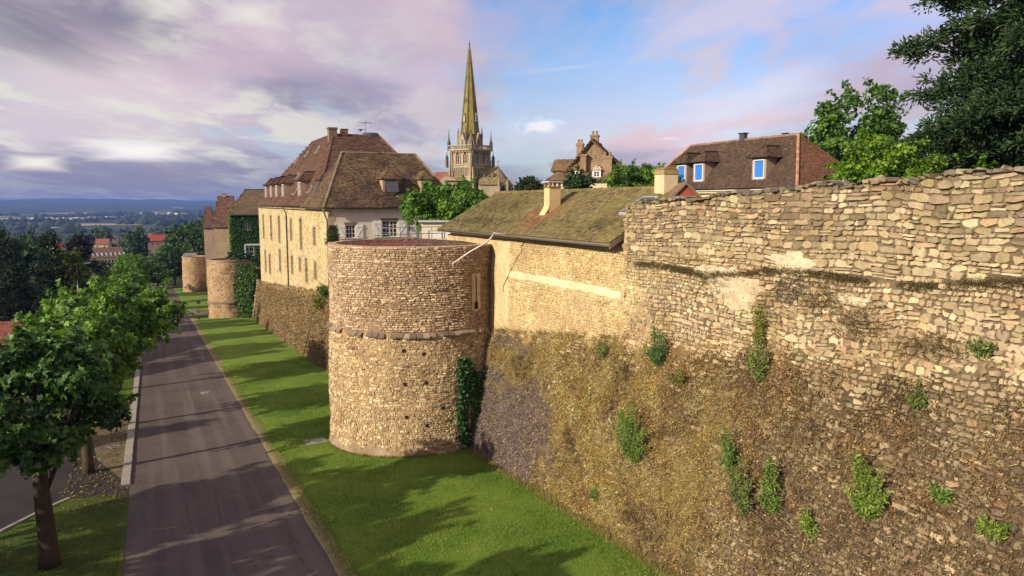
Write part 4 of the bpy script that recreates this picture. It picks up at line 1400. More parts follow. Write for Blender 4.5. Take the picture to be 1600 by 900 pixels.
def stone_wall_mat(name, base, spots, mort, scale=3.2):
    """small rubble too far off to lay one by one: cells with recessed joints"""
    m = bpy.data.materials.new(name); m.use_nodes = True
    t = NT(m.node_tree); t.n.clear()
    out = t.add('ShaderNodeOutputMaterial'); bs = t.add('ShaderNodeBsdfPrincipled', {'Roughness': .93, 'Specular IOR Level': .2})
    pos = t.add('ShaderNodeNewGeometry').outputs['Position']
    sv = t.add('ShaderNodeVectorMath', {0: pos, 1: (scale, scale, scale * 1.6)}, operation='MULTIPLY')
    wob = t.add('ShaderNodeTexNoise', {'Vector': pos, 'Scale': 4.0, 'Detail': 3.0})
    sv = t.add('ShaderNodeVectorMath', {0: sv.outputs[0], 1: wob.outputs['Color']}, operation='ADD')
    v1 = t.add('ShaderNodeTexVoronoi', {'Vector': sv.outputs[0], 'Scale': 1.0})
    ve = t.add('ShaderNodeTexVoronoi', {'Vector': sv.outputs[0], 'Scale': 1.0}, feature='DISTANCE_TO_EDGE')
    sp = t.add('ShaderNodeSeparateColor', {0: v1.outputs['Color']})
    c = t.mix(sp.outputs[0], (*base, 1), (*spots, 1))
    c = t.mix(t.math('MULTIPLY', t.ss(sp.outputs[1], .78, .86), .8), c, (*[x * .45 for x in base], 1))
    c = t.mix(t.ss(ve.outputs[0], .11, .03), c, (*mort, 1))
    n = t.add('ShaderNodeTexNoise', {'Vector': pos, 'Scale': .35, 'Detail': 6.0, 'Roughness': .65})
    c = t.mix(t.math('MULTIPLY', t.ss(n.outputs[0], .40, .66), .6), c, t.mix(1.0, c, (.78, .68, .56, 1), 'MULTIPLY'))
    t.l.new(c, bs.inputs['Base Color'])
    bn = t.add('ShaderNodeBump', {'Strength': .8, 'Distance': .05, 'Height': t.ss(ve.outputs[0], .0, .2)})
    t.l.new(bn.outputs[0], bs.inputs['Normal']); t.l.new(bs.outputs[0], out.inputs[0])
    return m


M_YSTONE = stone_wall_mat('yellow_rubble', (.62, .50, .28), (.44, .34, .20), (.66, .55, .34), 2.6)
M_BSTONE = stone_wall_mat('brown_rubble', (.30, .215, .135), (.23, .165, .11), (.33, .25, .17))
M_RENDER = pmat('lime_render', (.66, .59, .50), .93, n1=(5., .07), n2=(.5, .18), bump=.25, bscale=18.)
M_YRENDER = pmat('yellow_render', (.62, .49, .25), .93, n1=(5., .07), n2=(.5, .2), bump=.25, bscale=18.)
M_CREAM = pmat('cream_render', (.60, .50, .34), .93, n1=(5., .07), n2=(.5, .2), bump=.25, bscale=18.)
M_PINKR = pmat('rose_render', (.36, .26, .21), .93, n1=(5., .08), n2=(.5, .2), bump=.2, bscale=18.)
M_BLUE = pmat('blue_blind', (.035, .19, .66), .45, n1=(5., .03), n2=(.5, 0))
M_WOOD = pmat('grey_wood', (.20, .15, .11), .85, n1=(14., .25), n2=(1., .2), bump=.3)
M_CHIM = pmat('chimney_brick', (.30, .205, .135), .92, n1=(5., .15), n2=(.8, .25), bump=.5, bscale=14.)
M_LIMEST = pmat('limestone', (.37, .31, .22), .92, n1=(1.2, .2), n2=(.22, .42), bump=.4, bscale=4., hue=(.62, .58, .50))
M_LICHEN = pmat('lichened_limestone', (.23, .195, .055), .95, n1=(1.3, .34), n2=(.25, .5), bump=.4, bscale=4., hue=(.50, .44, .40))


def dormer(root, c, rz, w, hwall, depth, hroof, cols, roofmat=M_TILE, wall=M_PINKR, over=.16, blind=None, bars=(2, 3), open_sash=False, back_ridge=None, ww=None):
    """c: middle of the foot of its front. front faces own -Y; hipped little roof"""
    hw = w / 2
    m = MB()
    ww = ww or w * .72; wh = hwall - .28
    panel(m, (-hw, 0), 0, w, 0, hwall, [((w - ww) / 2, (w + ww) / 2, .10, .10 + wh)], depth=.10)
    for s in (-1, 1):
        m.poly([(s * hw, 0, 0), (s * hw, 0, hwall), (s * hw, depth, hwall), (s * hw, depth * .9, 0)][::s])
    m.poly([(-hw, 0, hwall), (hw, 0, hwall), (hw, depth, hwall), (-hw, depth, hwall)])
    d = m.build('dormer', wall, root); d.location = c; d.rotation_euler = (0, 0, rz)
    R_ = Roof(d, .17 if w < 2 else .22, .16 if w < 2 else .2, cols, int(abs(c[0] * 7 + c[1] * 13)) % 900, .02)
    o = over; yr = hw * .85
    zl = hwall - .04
    R_.plane([(-hw - o, -o, zl), (hw + o, -o, zl), (0, yr, hwall + hroof)], .05)
    R_.plane([(hw + o, -o, zl), (hw + o, depth + .2, zl), (0, depth + hroof * 1.2, hwall + hroof), (0, yr, hwall + hroof)], .05)
    R_.plane([(-hw - o, depth + .2, zl), (-hw - o, -o, zl), (0, yr, hwall + hroof), (0, depth + hroof * 1.2, hwall + hroof)], .05)
    R_.done()
    wnd = window(d, (0, 0, .10 + wh / 2), 0, ww, wh, bars, glass=M_GLASS if blind is None else blind, sill=True, depth=.07 if not blind else .02, fw=.06, gname='pane' if blind is None else 'blind')
    if open_sash:
        m = MB(); m.box((-ww / 2, -.03, -wh), (ww / 2, .03, 0)); q = m.build('open_sash', M_DARKFRAME, d)
        q.location = (0, -.02, .10 + wh); q.rotation_euler = (R(-28), 0, 0)
    return d


M_DARKFRAME = pmat('dark_glass_sash', (.06, .065, .08), .25, n1=(3., 0), n2=(1, 0), spec=.5)


def chimney(root, c, sx, sy, h, mat=M_CHIM, pots=0, cap=True, rz=0., name='chimney', capc=None, taper=0.0):
    m = MB(); m.box((-sx / 2, -sy / 2, 0), (sx / 2, sy / 2, h * .88), taper=taper)
    o = m.build(name, mat, root); o.location = c; o.rotation_euler = (0, 0, rz)
    e = .05
    m = MB(); m.box((-sx / 2 - e, -sy / 2 - e, h * .88), (sx / 2 + e, sy / 2 + e, h * .93)); m.box((-sx / 2 - e * 1.8, -sy / 2 - e * 1.8, h * .93 + .001), (sx / 2 + e * 1.8, sy / 2 + e * 1.8, h))
    m.build('chimney_cap', capc or mat, o)
    for k in range(pots):
        m = MB(); x = (k - (pots - 1) / 2) * sx / max(pots, 1)
        m.lathe([(.13, h), (.12, h + .3), (.15, h + .34), (.14, h + .42)], 10, x, 0); m.build('chimney_pot', M_CHIM, o)
    return o


# ------------------------------------------------------------------ long house above the foot of the rampart
def build_long_house():
    ox, oy, oz = 14.8, 68.0, 0.0
    root = empty('town_house', (ox, oy, oz), label='long yellow stone house with many dormers and a grey rendered gable front with white shutters', cat='house')
    Lp = lambda p: (p[0] - ox, p[1] - oy, p[2] - oz)
    ZE = 11.35
    # long facade towards the road
    ops, wins = [], []
    up = [(411.2, 336, 372), (423, 337, 375), (435.6, 337.5, 379), (454.2, 342, 375), (469.4, 341, 389), (490.7, 355, 383)]
    lo = [(414.4, 391, 424), (421.2, 397, 427), (436.9, 389.5, 424), (456.2, 400, 427), (468.4, 403, 424), (478.2, 403.5, 441), (492.6, 410, 436)]
    L = 48.0
    for (u, va, vb) in up + lo:
        s, za = on_x(u, va, ox); _, zb = on_x(u, vb, ox)
        w = 1.3 if s < 90 else 1.6
        x = 116 - s                      # the panel starts at its far end? it faces -X: right is towards -Y
        ops.append((x - w / 2, x + w / 2, zb - oz, za - oz)); wins.append((s, (za + zb) / 2, w, za - zb))
    m = MB(); panel(m, (0, 116 - oy), -math.pi / 2, L, -3.5, ZE, ops, depth=.35)
    m.poly([(0, 48, -3.5), (0, 48, ZE), (12.4, 48, ZE), (12.4, 48, -3.5)])
    m.build('long_wall', M_YSTONE, root)
    for (s, z, w, h) in wins:
        window(root, (0, s - oy, z - oz), -math.pi / 2, w - .02, h - .02, (2, 4 if h > 2.2 else 3), depth=.30, fw=.05, sill=True, surround=M_LIMEST, frame=M_WOOD)
        # pale dressed stone round the opening
        mm = MB()
        for (a, b) in (((-w / 2 - .2, -.022, -h / 2), (-w / 2 - .003, .05, h / 2)), ((w / 2 + .003, -.022, -h / 2), (w / 2 + .2, .05, h / 2)), ((-w / 2 - .2, -.024, h / 2 + .003), (w / 2 + .2, .05, h / 2 + .24))):
            mm.box(a, b)
        q = mm.build('window_surround', M_LIMEST, root); q.location = (0, s - oy, z - oz); q.rotation_euler = (0, 0, -math.pi / 2)
    # rendered front facing the tower terrace
    W = 12.4
    def fy(u, v): x, z = on_y(u, v, oy); return x - ox, z
    fw_ = []
    for (u0, u1, v0, v1) in ((539.5, 556, 351, 372.5), (596.5, 621.5, 344.5, 370.5)):
        xa, za = fy(u0, v0); xb, _ = fy(u1, v0); _, zb = fy((u0 + u1) / 2, v1)
        fw_.append((xa, xb, zb, za))
    m = MB(); panel(m, (0, 0), 0, W, -1, ZE, fw_, depth=.25)
    m.poly([(W, 0, -1), (W, 16, -1), (W, 16, ZE), (W, 0, ZE)])
    m.poly([(W, 16, -1), (W, 48, -1), (W, 48, ZE), (W, 16, ZE)])
    m.build('front_wall', M_RENDER, root)
    m = MB()
    for k in range(16):                           # corner stones, long and short
        z = 3.0 + k * .53; l = .55 if k % 2 else .35
        m.box((-.03, -.03, z), (l, .05, z + .50)); m.box((-.028, .05, z), (.02, .85 - l, z + .50))
    m.build('quoin', M_LIMEST, root)
    for i, (x0, x1, z0, z1) in enumerate(fw_):
        window(root, ((x0 + x1) / 2, 0, (z0 + z1) / 2), 0, x1 - x0 - .02, z1 - z0 - .02, (4, 4) if i else (3, 3), depth=.12, fw=.08)
        m = MB(); m.box((x0 - .1, -.03, z1 + .004), (x1 + .1, .1, z1 + .22)); m.build('lintel', M_WOOD, root)
        sw = (x1 - x0) * (.52 if i else .62)
        for sd in (-1, 1):
            cx = x0 - sw / 2 - .06 if sd < 0 else x1 + sw / 2 + .06
            mm = MB(); n = 5
            for k in range(n):
                a = -sw / 2 + sw * k / n; mm.box((a + .004, -.075, -(z1 - z0) / 2 - .03), (a + sw / n - .004, -.035, (z1 - z0) / 2 + .03))
            hz = (z1 - z0) / 2
            for zz in (-hz * .68, hz * .68): mm.box((-sw / 2, -.105, zz - .05), (sw / 2, -.077, zz + .05))
            p = [(-sw / 2 * sd, -hz * .62), (-sw / 2 * sd + .12 * sd, -hz * .62), (sw / 2 * sd, hz * .62), (sw / 2 * sd - .12 * sd, hz * .62)]
            mm.prism(p, -.10, -.078)
            q = mm.build('shutter', M_WHITE, root); q.location = (cx, 0, (z0 + z1) / 2)
    xa, za = fy(641, 343.5); xb, _ = fy(650, 343.5); _, zb = fy(645, 371)
    mm = MB()
    for k in range(4): mm.box((xa + (xb - xa) * k / 4 + .004, -.075, zb), (xa + (xb - xa) * (k + 1) / 4 - .004, -.035, za))
    mm.build('shutter', M_WHITE, root)
    m = MB(); x_, z_ = fy(639, 356); m.box((x_ - .1, -.22, z_ - .18), (x_ + .1, -.02, z_ + .18), taper=.03); m.build('wall_lantern', M_DARKFRAME, root)
    # roofs
    cols = [(.075, .042, .033), (.10, .052, .038), (.13, .06, .042), (.115, .078, .052), (.155, .066, .044)]
    wing = [(.05, .034, .027), (.085, .055, .035), (.12, .068, .042), (.155, .12, .06), (.10, .055, .038)]
    H = Roof(root, .30, .22, cols, 11, .035)
    zt, y0, y1, x0, x1 = ZE - .1, 3.2, 48.6, -.45, 13.1
    ty0, ty1, tx0, tx1, tz = 20.5, 33.5, 5.3, 10.9, 19.65
    H.plane([(x0, y1, zt), (x0, y0, zt), (tx0, ty0, tz), (tx0, ty1, tz)])
    H.plane([(x0, y0, zt), (x1, y0, zt), (tx1, ty0, tz), (tx0, ty0, tz)])
    H.plane([(x1, y0, zt), (x1, y1, zt), (tx1, ty1, tz), (tx1, ty0, tz)])
    H.plane([(x1, y1, zt), (x0, y1, zt), (tx0, ty1, tz), (tx1, ty1, tz)])
    H.plane([(tx0, ty0, tz), (tx1, ty0, tz), (tx1, ty1, tz + .02), (tx0, ty1, tz + .02)])
    H.ridge((x0, y0, zt), (tx0, ty0, tz), .13); H.ridge((tx0, ty0, tz), (tx1, ty0, tz), .13); H.ridge((tx0, ty0, tz), (tx0, ty1, tz), .13); H.ridge((tx1, ty0, tz), (x1, y0, zt), .13)
    H.done()
    Wg = Roof(root, .26, .19, wing, 12, .035)
    rx0, rx1, ry, rz_ = 2.7, 10.35, 5.6, 16.55
    e0, e1, ey = -.55, 12.95, -.5
    Wg.plane([(e0, ey, zt - .12), (e1, ey, zt - .12), (rx1, ry, rz_), (rx0, ry, rz_)])
    Wg.plane([(e0, 11, zt - .12), (e0, ey, zt - .12), (rx0, ry, rz_)])
    Wg.plane([(e1, ey, zt - .12), (e1, 11.5, zt - .12), (rx1, ry, rz_)])
    Wg.plane([(e1, 11.5, zt - .12), (e0, 11, zt - .12), (rx0, ry, rz_), (rx1, ry, rz_)])
    Wg.ridge((e0, ey, zt - .12), (rx0, ry, rz_), .12, (.22, .17, .10)); Wg.ridge((rx0, ry, rz_), (rx1, ry, rz_), .12, (.22, .16, .10)); Wg.ridge((rx1, ry, rz_), (e1, ey, zt - .12), .12, (.20, .14, .09))
    Wg.done()
    # dormers over the long facade, then the two over the front
    for u in (415.5, 423.5, 432, 442.3, 468):
        s, _ = on_x(u, 300, ox + .3)
        dormer(root, (.25, s - oy, ZE + .35), -math.pi / 2, 1.75, 2.35, 2.6, .95, cols, wall=M_PINKR, over=.22, bars=(2, 4))
    s, _ = on_x(500, 300, ox + 1.0)
    dormer(root, (.9, s - oy, ZE + 1.0), -math.pi / 2, 1.5, 1.5, 1.8, .8, cols, wall=M_PINKR, open_sash=True)
    for (u0, u1, v0, v1, sash) in ((601, 620, 281, 302, True), (660, 673.5, 283, 300.5, False)):
        xa, za = fy(u0, v0); xb, zb = fy(u1, v1)
        k = 69.2 / 68.0
        cx = ((xa + xb) / 2 + ox) * k - ox
        wd = (xb - xa) * k
        dormer(root, (cx, 1.15, 12.35), 0, wd * 1.35, 1.55, 1.75, .85, wing, wall=M_PINKR, over=.2, open_sash=sash, bars=(1, 1) if sash else (2, 2), ww=wd)
    # skylights
    for (s, f) in ((98, .42), (94, .42), (90, .44), (104, .72), (98.5, .78), (92, .80), (80, .2), (88, .18)):
        px_ = x0 + (tx0 - x0) * f; pz = zt + (tz - zt) * f
        m = MB(); m.box((-.45, -.38, 0), (.45, .38, .12)); q = m.build('skylight', M_ZINC, root)
        q.location = (px_, s - oy, pz + .05); q.rotation_euler = (0, -math.atan2(tz - zt, tx0 - x0), 0)
        g = MB(); g.box((-.38, -.31, .12), (.38, .31, .135)); g.build('pane', M_GLASS, q)
    chimney(root, (5.1, 20.2, 18.3), .95, .9, 2.1, M_WOOD, 0, rz=0)
    chimney(root, (6.6, 20.6, 19.5), .8, .7, .85, M_CHIM, 0)
    chimney(root, (8.6, 9.0, 16.0), 1.3, .8, .95, M_CHIM, 0)
    m = MB(); m.lathe([(1.0, tz - .1), (1.0, tz + .35), (.9, tz + .4)], 14, 10.0, 21.2); m.build('roof_vent', M_DARKFRAME, root)
    m = MB(); b = (9.3, 21.0)
    m.tube([(b[0], b[1], tz - .1), (b[0], b[1], tz + 1.75)], .04, 6)
    m.tube([(b[0] - .9, b[1], tz + 1.6), (b[0] + .9, b[1], tz + 1.6)], .03, 6)
    for k in range(6): m.tube([(b[0] - .8 + k * .3, b[1] - .35, tz + 1.6), (b[0] - .8 + k * .3, b[1] + .35, tz + 1.6)], .018, 4)
    m.tube([(b[0] - .5, b[1], tz + .75), (b[0] + .1, b[1], tz + .85)], .03, 6)
    m.lathe([(.05, tz + .55), (.3, tz + .75), (.28, tz + .8)], 10, b[0] - .6, b[1]); m.build('antenna', M_METAL, root)
    # gutters and downpipes
    gutter(root, (x0 - .05, -.4, zt - .22), (x0 - .05, 48.4, zt - .1), .09); gutter(root, (e0, ey - .06, zt - .24), (e1, ey - .06, zt - .24), .09)
    s, _ = on_x(448, 330, ox); y = s - oy
    pipe(root, [(x0, y, zt - .25), (-.1, y, zt - .9), (-.1, y, .5), (-.15, y + .2, -.2), (-.9, y + .6, -6.0)], .08, M_DARKFRAME)
    pipe(root, [(e0, ey + .2, zt - .3), (-.35, -.02, zt - .8), (-.12, .15, zt - 1.3), (-.12, .15, 2.6)], .08, M_WOOD)
    pipe(root, [(-.10, 5.5, 3.4), (-.2, 5.3, 2.8), (-1.05, 9.0, -4.2)], .05, M_WOOD)
    return root


LONG = build_long_house()


# ------------------------------------------------------------------ low house with the mossy roof behind the yellow wall
def build_mossy_house():
    ox, oy, oz = 17.35, 24.9, 8.2
    root = empty('low_house', (ox, oy, oz), label='low house with a wide mossy tiled roof behind the yellow wall', cat='house')
    LY = 19.2
    m = MB()
    m.poly([(0, 0, 0), (0, LY, 0), (0, LY, 2.05), (0, 0, 2.05)][::-1])
    for y in (0, LY):
        m.poly([(0, y, 0), (6.6, y, 0), (6.6, y, 1.9), (3.3, y, 3.6), (0, y, 1.9)])
    m.poly([(6.6, 0, 0), (6.6, LY, 0), (6.6, LY, 1.9), (6.6, 0, 1.9)])
    m.build('wall', M_YRENDER, root)
    m = MB(); m.box((-.05, 12.0, .95), (.0, LY, 1.02)); m.build('string_band', M_CREAM, root)
    cols = [(.085, .066, .032), (.135, .112, .042), (.185, .155, .055), (.15, .10, .055), (.225, .185, .075), (.12, .085, .05)]
    Rf = Roof(root, .20, .15, cols, 21, .035)
    z0, zr = 1.72, 3.98
    xe, xr = -.72, 3.3
    chx, chy = 1.55, 8.6
    def tint(w3, c, r):
        d = np.hypot((w3[:, 0] - chx + .45) / 1.25, (w3[:, 1] - chy) / 1.5) + .25 * noise(w3 * 1.2, 71, 2)
        k = np.clip(1.25 - d, 0, 1)[:, None] * .85
        c = c * (1 - k) + np.array([.27, .10, .055]) * (1 + r.normal(size=(len(c), 1)) * .2) * k
        ev = np.clip((w3[:, 1] - 1) / 12, 0, 1)[:, None]
        low = np.clip(.5 + noise(w3 * .9, 72, 3), 0, 1)[:, None] * (1 - ev) * .45
        return c * (1 - low) + np.array([.27, .235, .09]) * low
    Rf.plane([(xe, LY + .25, z0), (xe, -.1, z0), (xr, -.1, zr), (xr, LY + .1, zr)], .1, tint=tint)
    Rf.plane([(7.2, -.1, z0), (7.2, LY + .25, z0), (xr, LY + .1, zr), (xr, -.1, zr)], .1)
    Rf.ridge((xr, -.1, zr), (xr, LY + .1, zr), .11, (.18, .14, .06), .36)
    Rf.done()
    # barge boards, gutter, outlet pipe
    for y in (-.16, LY + .26):
        m = MB(); m.mesh([(xe, y, z0 - .26), (xr, y, zr - .26), (xr, y, zr - .04), (xe, y, z0 - .04), (xe, y + .05, z0 - .26), (xr, y + .05, zr - .26), (xr, y + .05, zr - .04), (xe, y + .05, z0 - .04)],
               [(0, 1, 2, 3), (4, 7, 6, 5), (0, 4, 5, 1), (2, 6, 7, 3), (0, 3, 7, 4)])
        m.build('barge_board', M_WOOD, root)
    m = MB(); m.box((xe + .02, -.08, z0 - .2), (xe + .05, LY + .2, z0 - .03)); m.build('fascia', M_WOOD, root)
    m = MB()
    for k in range(32): m.box((xe + .06, k * .6, z0 - .17), (.0, k * .6 + .09, z0 - .09))
    m.build('rafter_ends', M_WOOD, root, 'stuff')
    gutter(root, (xe - .07, -.1, z0 - .10), (xe - .07, LY + .25, z0 - .04), .075, M_METAL)
    # plastered chimney with a lidded head on short posts
    cz = z0 + (chx - xe) * (zr - z0) / (xr - xe)
    m = MB(); m.box((-.33, -.28, -.3), (.33, .28, 1.12))
    m.mesh([(-.33, -.29, -.02), (-.33, .29, -.02), (-.33, .29, .18), (-.33, -.29, .18), (-.62, -.29, -.30), (-.62, .29, -.30)], [(0, 3, 4), (1, 5, 2), (4, 3, 2, 5)])
    ch = m.build('chimney', M_YRENDER, root); ch.location = (chx, chy, cz)
    m = MB(); m.box((-.37, -.32, 1.12), (.37, .32, 1.18)); m.build('chimney_collar', M_WOOD, ch)
    for sx in (-1, 0, 1):
        for sy in (-1, 1):
            m = MB(); m.box((sx * .29 - .05, sy * .24 - .05, 1.18), (sx * .29 + .05, sy * .24 + .05, 1.38)); m.build('cap_post', M_CHIM, ch)
    m = MB(); m.box((-.42, -.37, 1.38), (.42, .37, 1.45)); m.build('cap_slab', M_ZINC, ch)
    # second chimney on the ridge, yellow with lichen
    c2 = (3.15, 1.25, 3.3)
    m = MB(); m.box((-.34, -.42, -.2), (.34, .42, 1.35)); q = m.build('chimney', M_CREAM, root); q.location = c2; q.rotation_euler = (0, 0, R(-8))
    m = MB(); m.box((-.38, -.46, 1.28), (.38, .46, 1.40), c=(.36, .29, .11)); m.box((-.35, -.43, 1.402), (.35, .43, 1.48), c=(.30, .23, .10)); m.build('chimney_cap', M_MORTAR, q)
    for k in range(5):
        m = MB(); m.box((-.28 + k * .13, -.38, 1.5), (-.21 + k * .13, .38, 1.56), c=(.34, .17, .10)); m.build('cap_tile', M_MORTAR, q)
    m = MB(); m.mesh([(-.95, -.65, -.42), (.4, -.65, .2), (.4, .65, .2), (-.95, .65, -.42)], [(0, 1, 2, 3)]); m.build('flashing', M_ZINC, q)
    # skylight and small red gabled roof light at the near end
    sl = math.atan2(zr - z0, xr - xe)
    m = MB(); m.box((-.75, -.55, 0), (.75, .55, .10)); q = m.build('skylight', M_ZINC, root); q.location = (1.75, 1.3, z0 + (1.75 - xe) * math.tan(sl) + .05); q.rotation_euler = (0, -sl, 0)
    g = MB(); g.box((-.66, -.46, .10), (.66, .46, .115)); g.build('pane', M_DARKFRAME, q)
    m = MB(); m.prism([(-.95, 0), (.95, 0), (0, .78)], 0, 1.6, c=(.30, .075, .05)); q = m.build('red_gable', M_TILE, root); q.location = (2.85, -.45, 3.12); q.rotation_euler = (0, 0, R(-28)); q.scale = (1.15, 1.15, 1.25)
    m = MB()
    for sgn in (-1, 1):
        m.mesh([(sgn * 1.05, -.1, -.05), (0, -.1, .86), (0, 1.7, .86), (sgn * 1.05, 1.7, -.05), (sgn * .98, -.1, -.12), (0, -.1, .78), (0, 1.7, .78), (sgn * .98, 1.7, -.12)],
               [(0, 1, 2, 3), (4, 7, 6, 5), (0, 4, 5, 1), (1, 5, 6, 2), (2, 6, 7, 3)], c=(.20, .13, .10))
    m.build('gable_verge', M_TILE, q)
    # pale pipe that leads the gutter water over the tower side
    P = []
    for (u, v, D) in ((771, 364, 36.6), (769, 370, 36.5), (760, 379, 36.9), (735, 393, 37.0), (707, 412, 37.3), (709, 421, 37.35)):
        p = at_dist(u, v, D); P.append((p.x - ox, p.y - oy, p.z - oz))
    P = [(xe - .07, P[0][1], z0 - .12)] + P
    pipe(root, P, .045, M_ZINC)
    return root


build_mossy_house()


# annex with pale doors between tree and mossy roof
def build_annex():
    p = at_dist(694, 372, 52)
    root = empty('garden_shed', (p.x, p.y, 7.6), R(-20), 'small shed with pale double doors beside the mossy roof', 'shed')
    m = MB(); panel(m, (-1.6, 0), 0, 3.2, 0, 2.6, [(.5, 1.5, .1, 2.0), (1.6, 2.5, .1, 2.0)], depth=.1)
    m.poly([(-1.6, 0, 0), (-1.6, 0, 2.6), (-1.6, 3, 2.6), (-1.6, 3, 0)]); m.poly([(1.6, 0, 0), (1.6, 3, 0), (1.6, 3, 2.6), (1.6, 0, 2.6)]); m.poly([(-1.6, 3, 0), (-1.6, 3, 2.6), (1.6, 3, 2.6), (1.6, 3, 0)])
    m.build('wall', M_RENDER, root)
    for x in (-.6, .45):
        m = MB(); m.box((x - .48, .05, .1), (x + .42, .09, 2.0)); m.box((x - .42, .03, .9), (x + .36, .048, 1.0)); m.build('door', M_WHITE, root)
    m = MB(); m.box((-1.8, -.25, 2.6), (1.8, 3.1, 2.72)); m.build('roof', M_ZINC, root)
    return root


build_annex()


def railing(p0, p1, h, label, n, mat, cross=False):
    p0, p1 = Vector(p0), Vector(p1)
    root = empty('railing', p0, label=label, cat='railing')
    d = p1 - p0
    for k in range(n + 1):
        q = d * (k / n)
        m = MB(); m.tube([q, q + Vector((0, 0, h))], .025, 6); m.build('post', mat, root)
    for z in ((h,) if cross else (h, h * .55)):
        m = MB(); m.tube([Vector((0, 0, z)), d + Vector((0, 0, z))], .025, 6); m.build('rail', mat, root)
    if cross:
        for k in range(n):
            a, b = d * (k / n), d * ((k + 1) / n)
            m = MB(); m.tube([a + Vector((0, 0, .05)), b + Vector((0, 0, h))], .02, 5); m.tube([b + Vector((0, 0, .05)), a + Vector((0, 0, h))], .02, 5); m.build('brace', mat, root)
    return root


railing((13.6, 47.6, 8.9), (18.2, 47.8, 8.9), 1.0, 'thin grey railing along the terrace behind the round tower roof', 6, M_METAL)
a_, b_ = at_dist(652, 381.5, 44.8), at_dist(676, 381.5, 44.2)
railing((a_.x, a_.y, a_.z - .1), (b_.x, b_.y, a_.z - .1), .40, 'low white trellis rail on the right edge of the round tower', 3, M_WHITE, True)


# ------------------------------------------------------------------ house with bright blue blinds
def build_blue_house():
    ox, oy, oz = 36.1, 33.2, 8.6
    root = empty('town_house', (ox, oy, oz), label='brown hipped roof house with three dormers closed by bright blue blinds', cat='house')
    ze = 12.55 - oz
    x1 = 41.2 - ox + .9; y1 = 48.5 - oy
    m = MB()
    m.poly([(0, 0, 0), (0, y1, 0), (0, y1, ze), (0, 0, ze)][::-1]); m.poly([(0, 0, 0), (x1, 0, 0), (x1, 0, ze), (0, 0, ze)])
    m.poly([(x1, 0, 0), (x1, y1, 0), (x1, y1, ze), (x1, 0, ze)]); m.poly([(0, y1, 0), (x1, y1, 0), (x1, y1, ze), (0, y1, ze)])
    m.build('wall', M_CREAM, root)
    cols = [(.062, .042, .032), (.078, .050, .037), (.095, .056, .040)]
    red = [(.135, .066, .040), (.17, .078, .045), (.20, .095, .052)]
    e = .45; zr = 16.0 - oz; rx = 2.35; ry0, ry1 = 2.2, y1 - 2.4
    Rf = Roof(root, .20, .15, cols, 31, .014)
    Rf.plane([(-e, y1 + e, ze), (-e, -e, ze), (rx, ry0, zr), (rx, ry1, zr)], .1)
    Rf.plane([(x1 + e, -e, ze), (x1 + e, y1 + e, ze), (rx, ry1, zr), (rx, ry0, zr)], .1)
    Rf.plane([(x1 + e, y1 + e, ze), (-e, y1 + e, ze), (rx, ry1, zr)], .1)
    pale = (.42, .22, .15)
    Rf.ridge((-e, -e, ze), (rx, ry0, zr), .10, pale, .33); Rf.ridge((rx, ry0, zr), (rx, ry1, zr), .10, (.26, .15, .12), .33); Rf.ridge((rx, ry0, zr), (x1 + e, -e, ze), .09, red[0], .33)
    Rf.ridge((rx, ry1, zr), (-e, y1 + e, ze), .09, pale, .33)
    Rf.done()
    R2 = Roof(root, .20, .13, red, 32, .010, 'hip_end')
    R2.plane([(-e, -e, ze), (x1 + e, -e, ze), (rx, ry0, zr)], .1); R2.done()
    gutter(root, (-e - .08, -e, ze - .12), (-e - .08, y1 + e, ze - .12), .08, M_WHITE); gutter(root, (-e, -e - .08, ze - .12), (x1 + e, -e - .08, ze - .12), .08, M_ZINC)
    sl = (zr - ze) / (rx + e)
    for (u, v) in ((1185, 277.5), (1091, 281.5), (1064, 283)):
        s, z = on_x(u, v, ox - .05)
        z = max(z - oz, ze + .12)
        xx = -e + (z - ze) / sl + .02
        dormer(root, (xx - .12, s - oy, z - .15), -math.pi / 2, 1.25, 1.5, 1.35, .72, cols, wall=M_PINKR, over=.28, blind=M_BLUE, bars=(1, 1), ww=.92)
    chimney(root, (rx, 7.2, zr - .1), .35, .45, .62, M_DARKFRAME)
    chimney(root, (rx + .1, 3.4, zr - .1), .25, .3, .3, M_DARKFRAME)
    return root


build_blue_house()


# ------------------------------------------------------------------ gabled mansion with many chimneys, farther off
def facing(u, D, z, name, label, cat, turn=0.0):
    """an empty at that bearing whose local x runs to the right and y away"""
    b = YAW + math.atan((u - 800) / 1142)
    return empty(name, (D * math.sin(b), D * math.cos(b), z), -b + turn, label, cat)


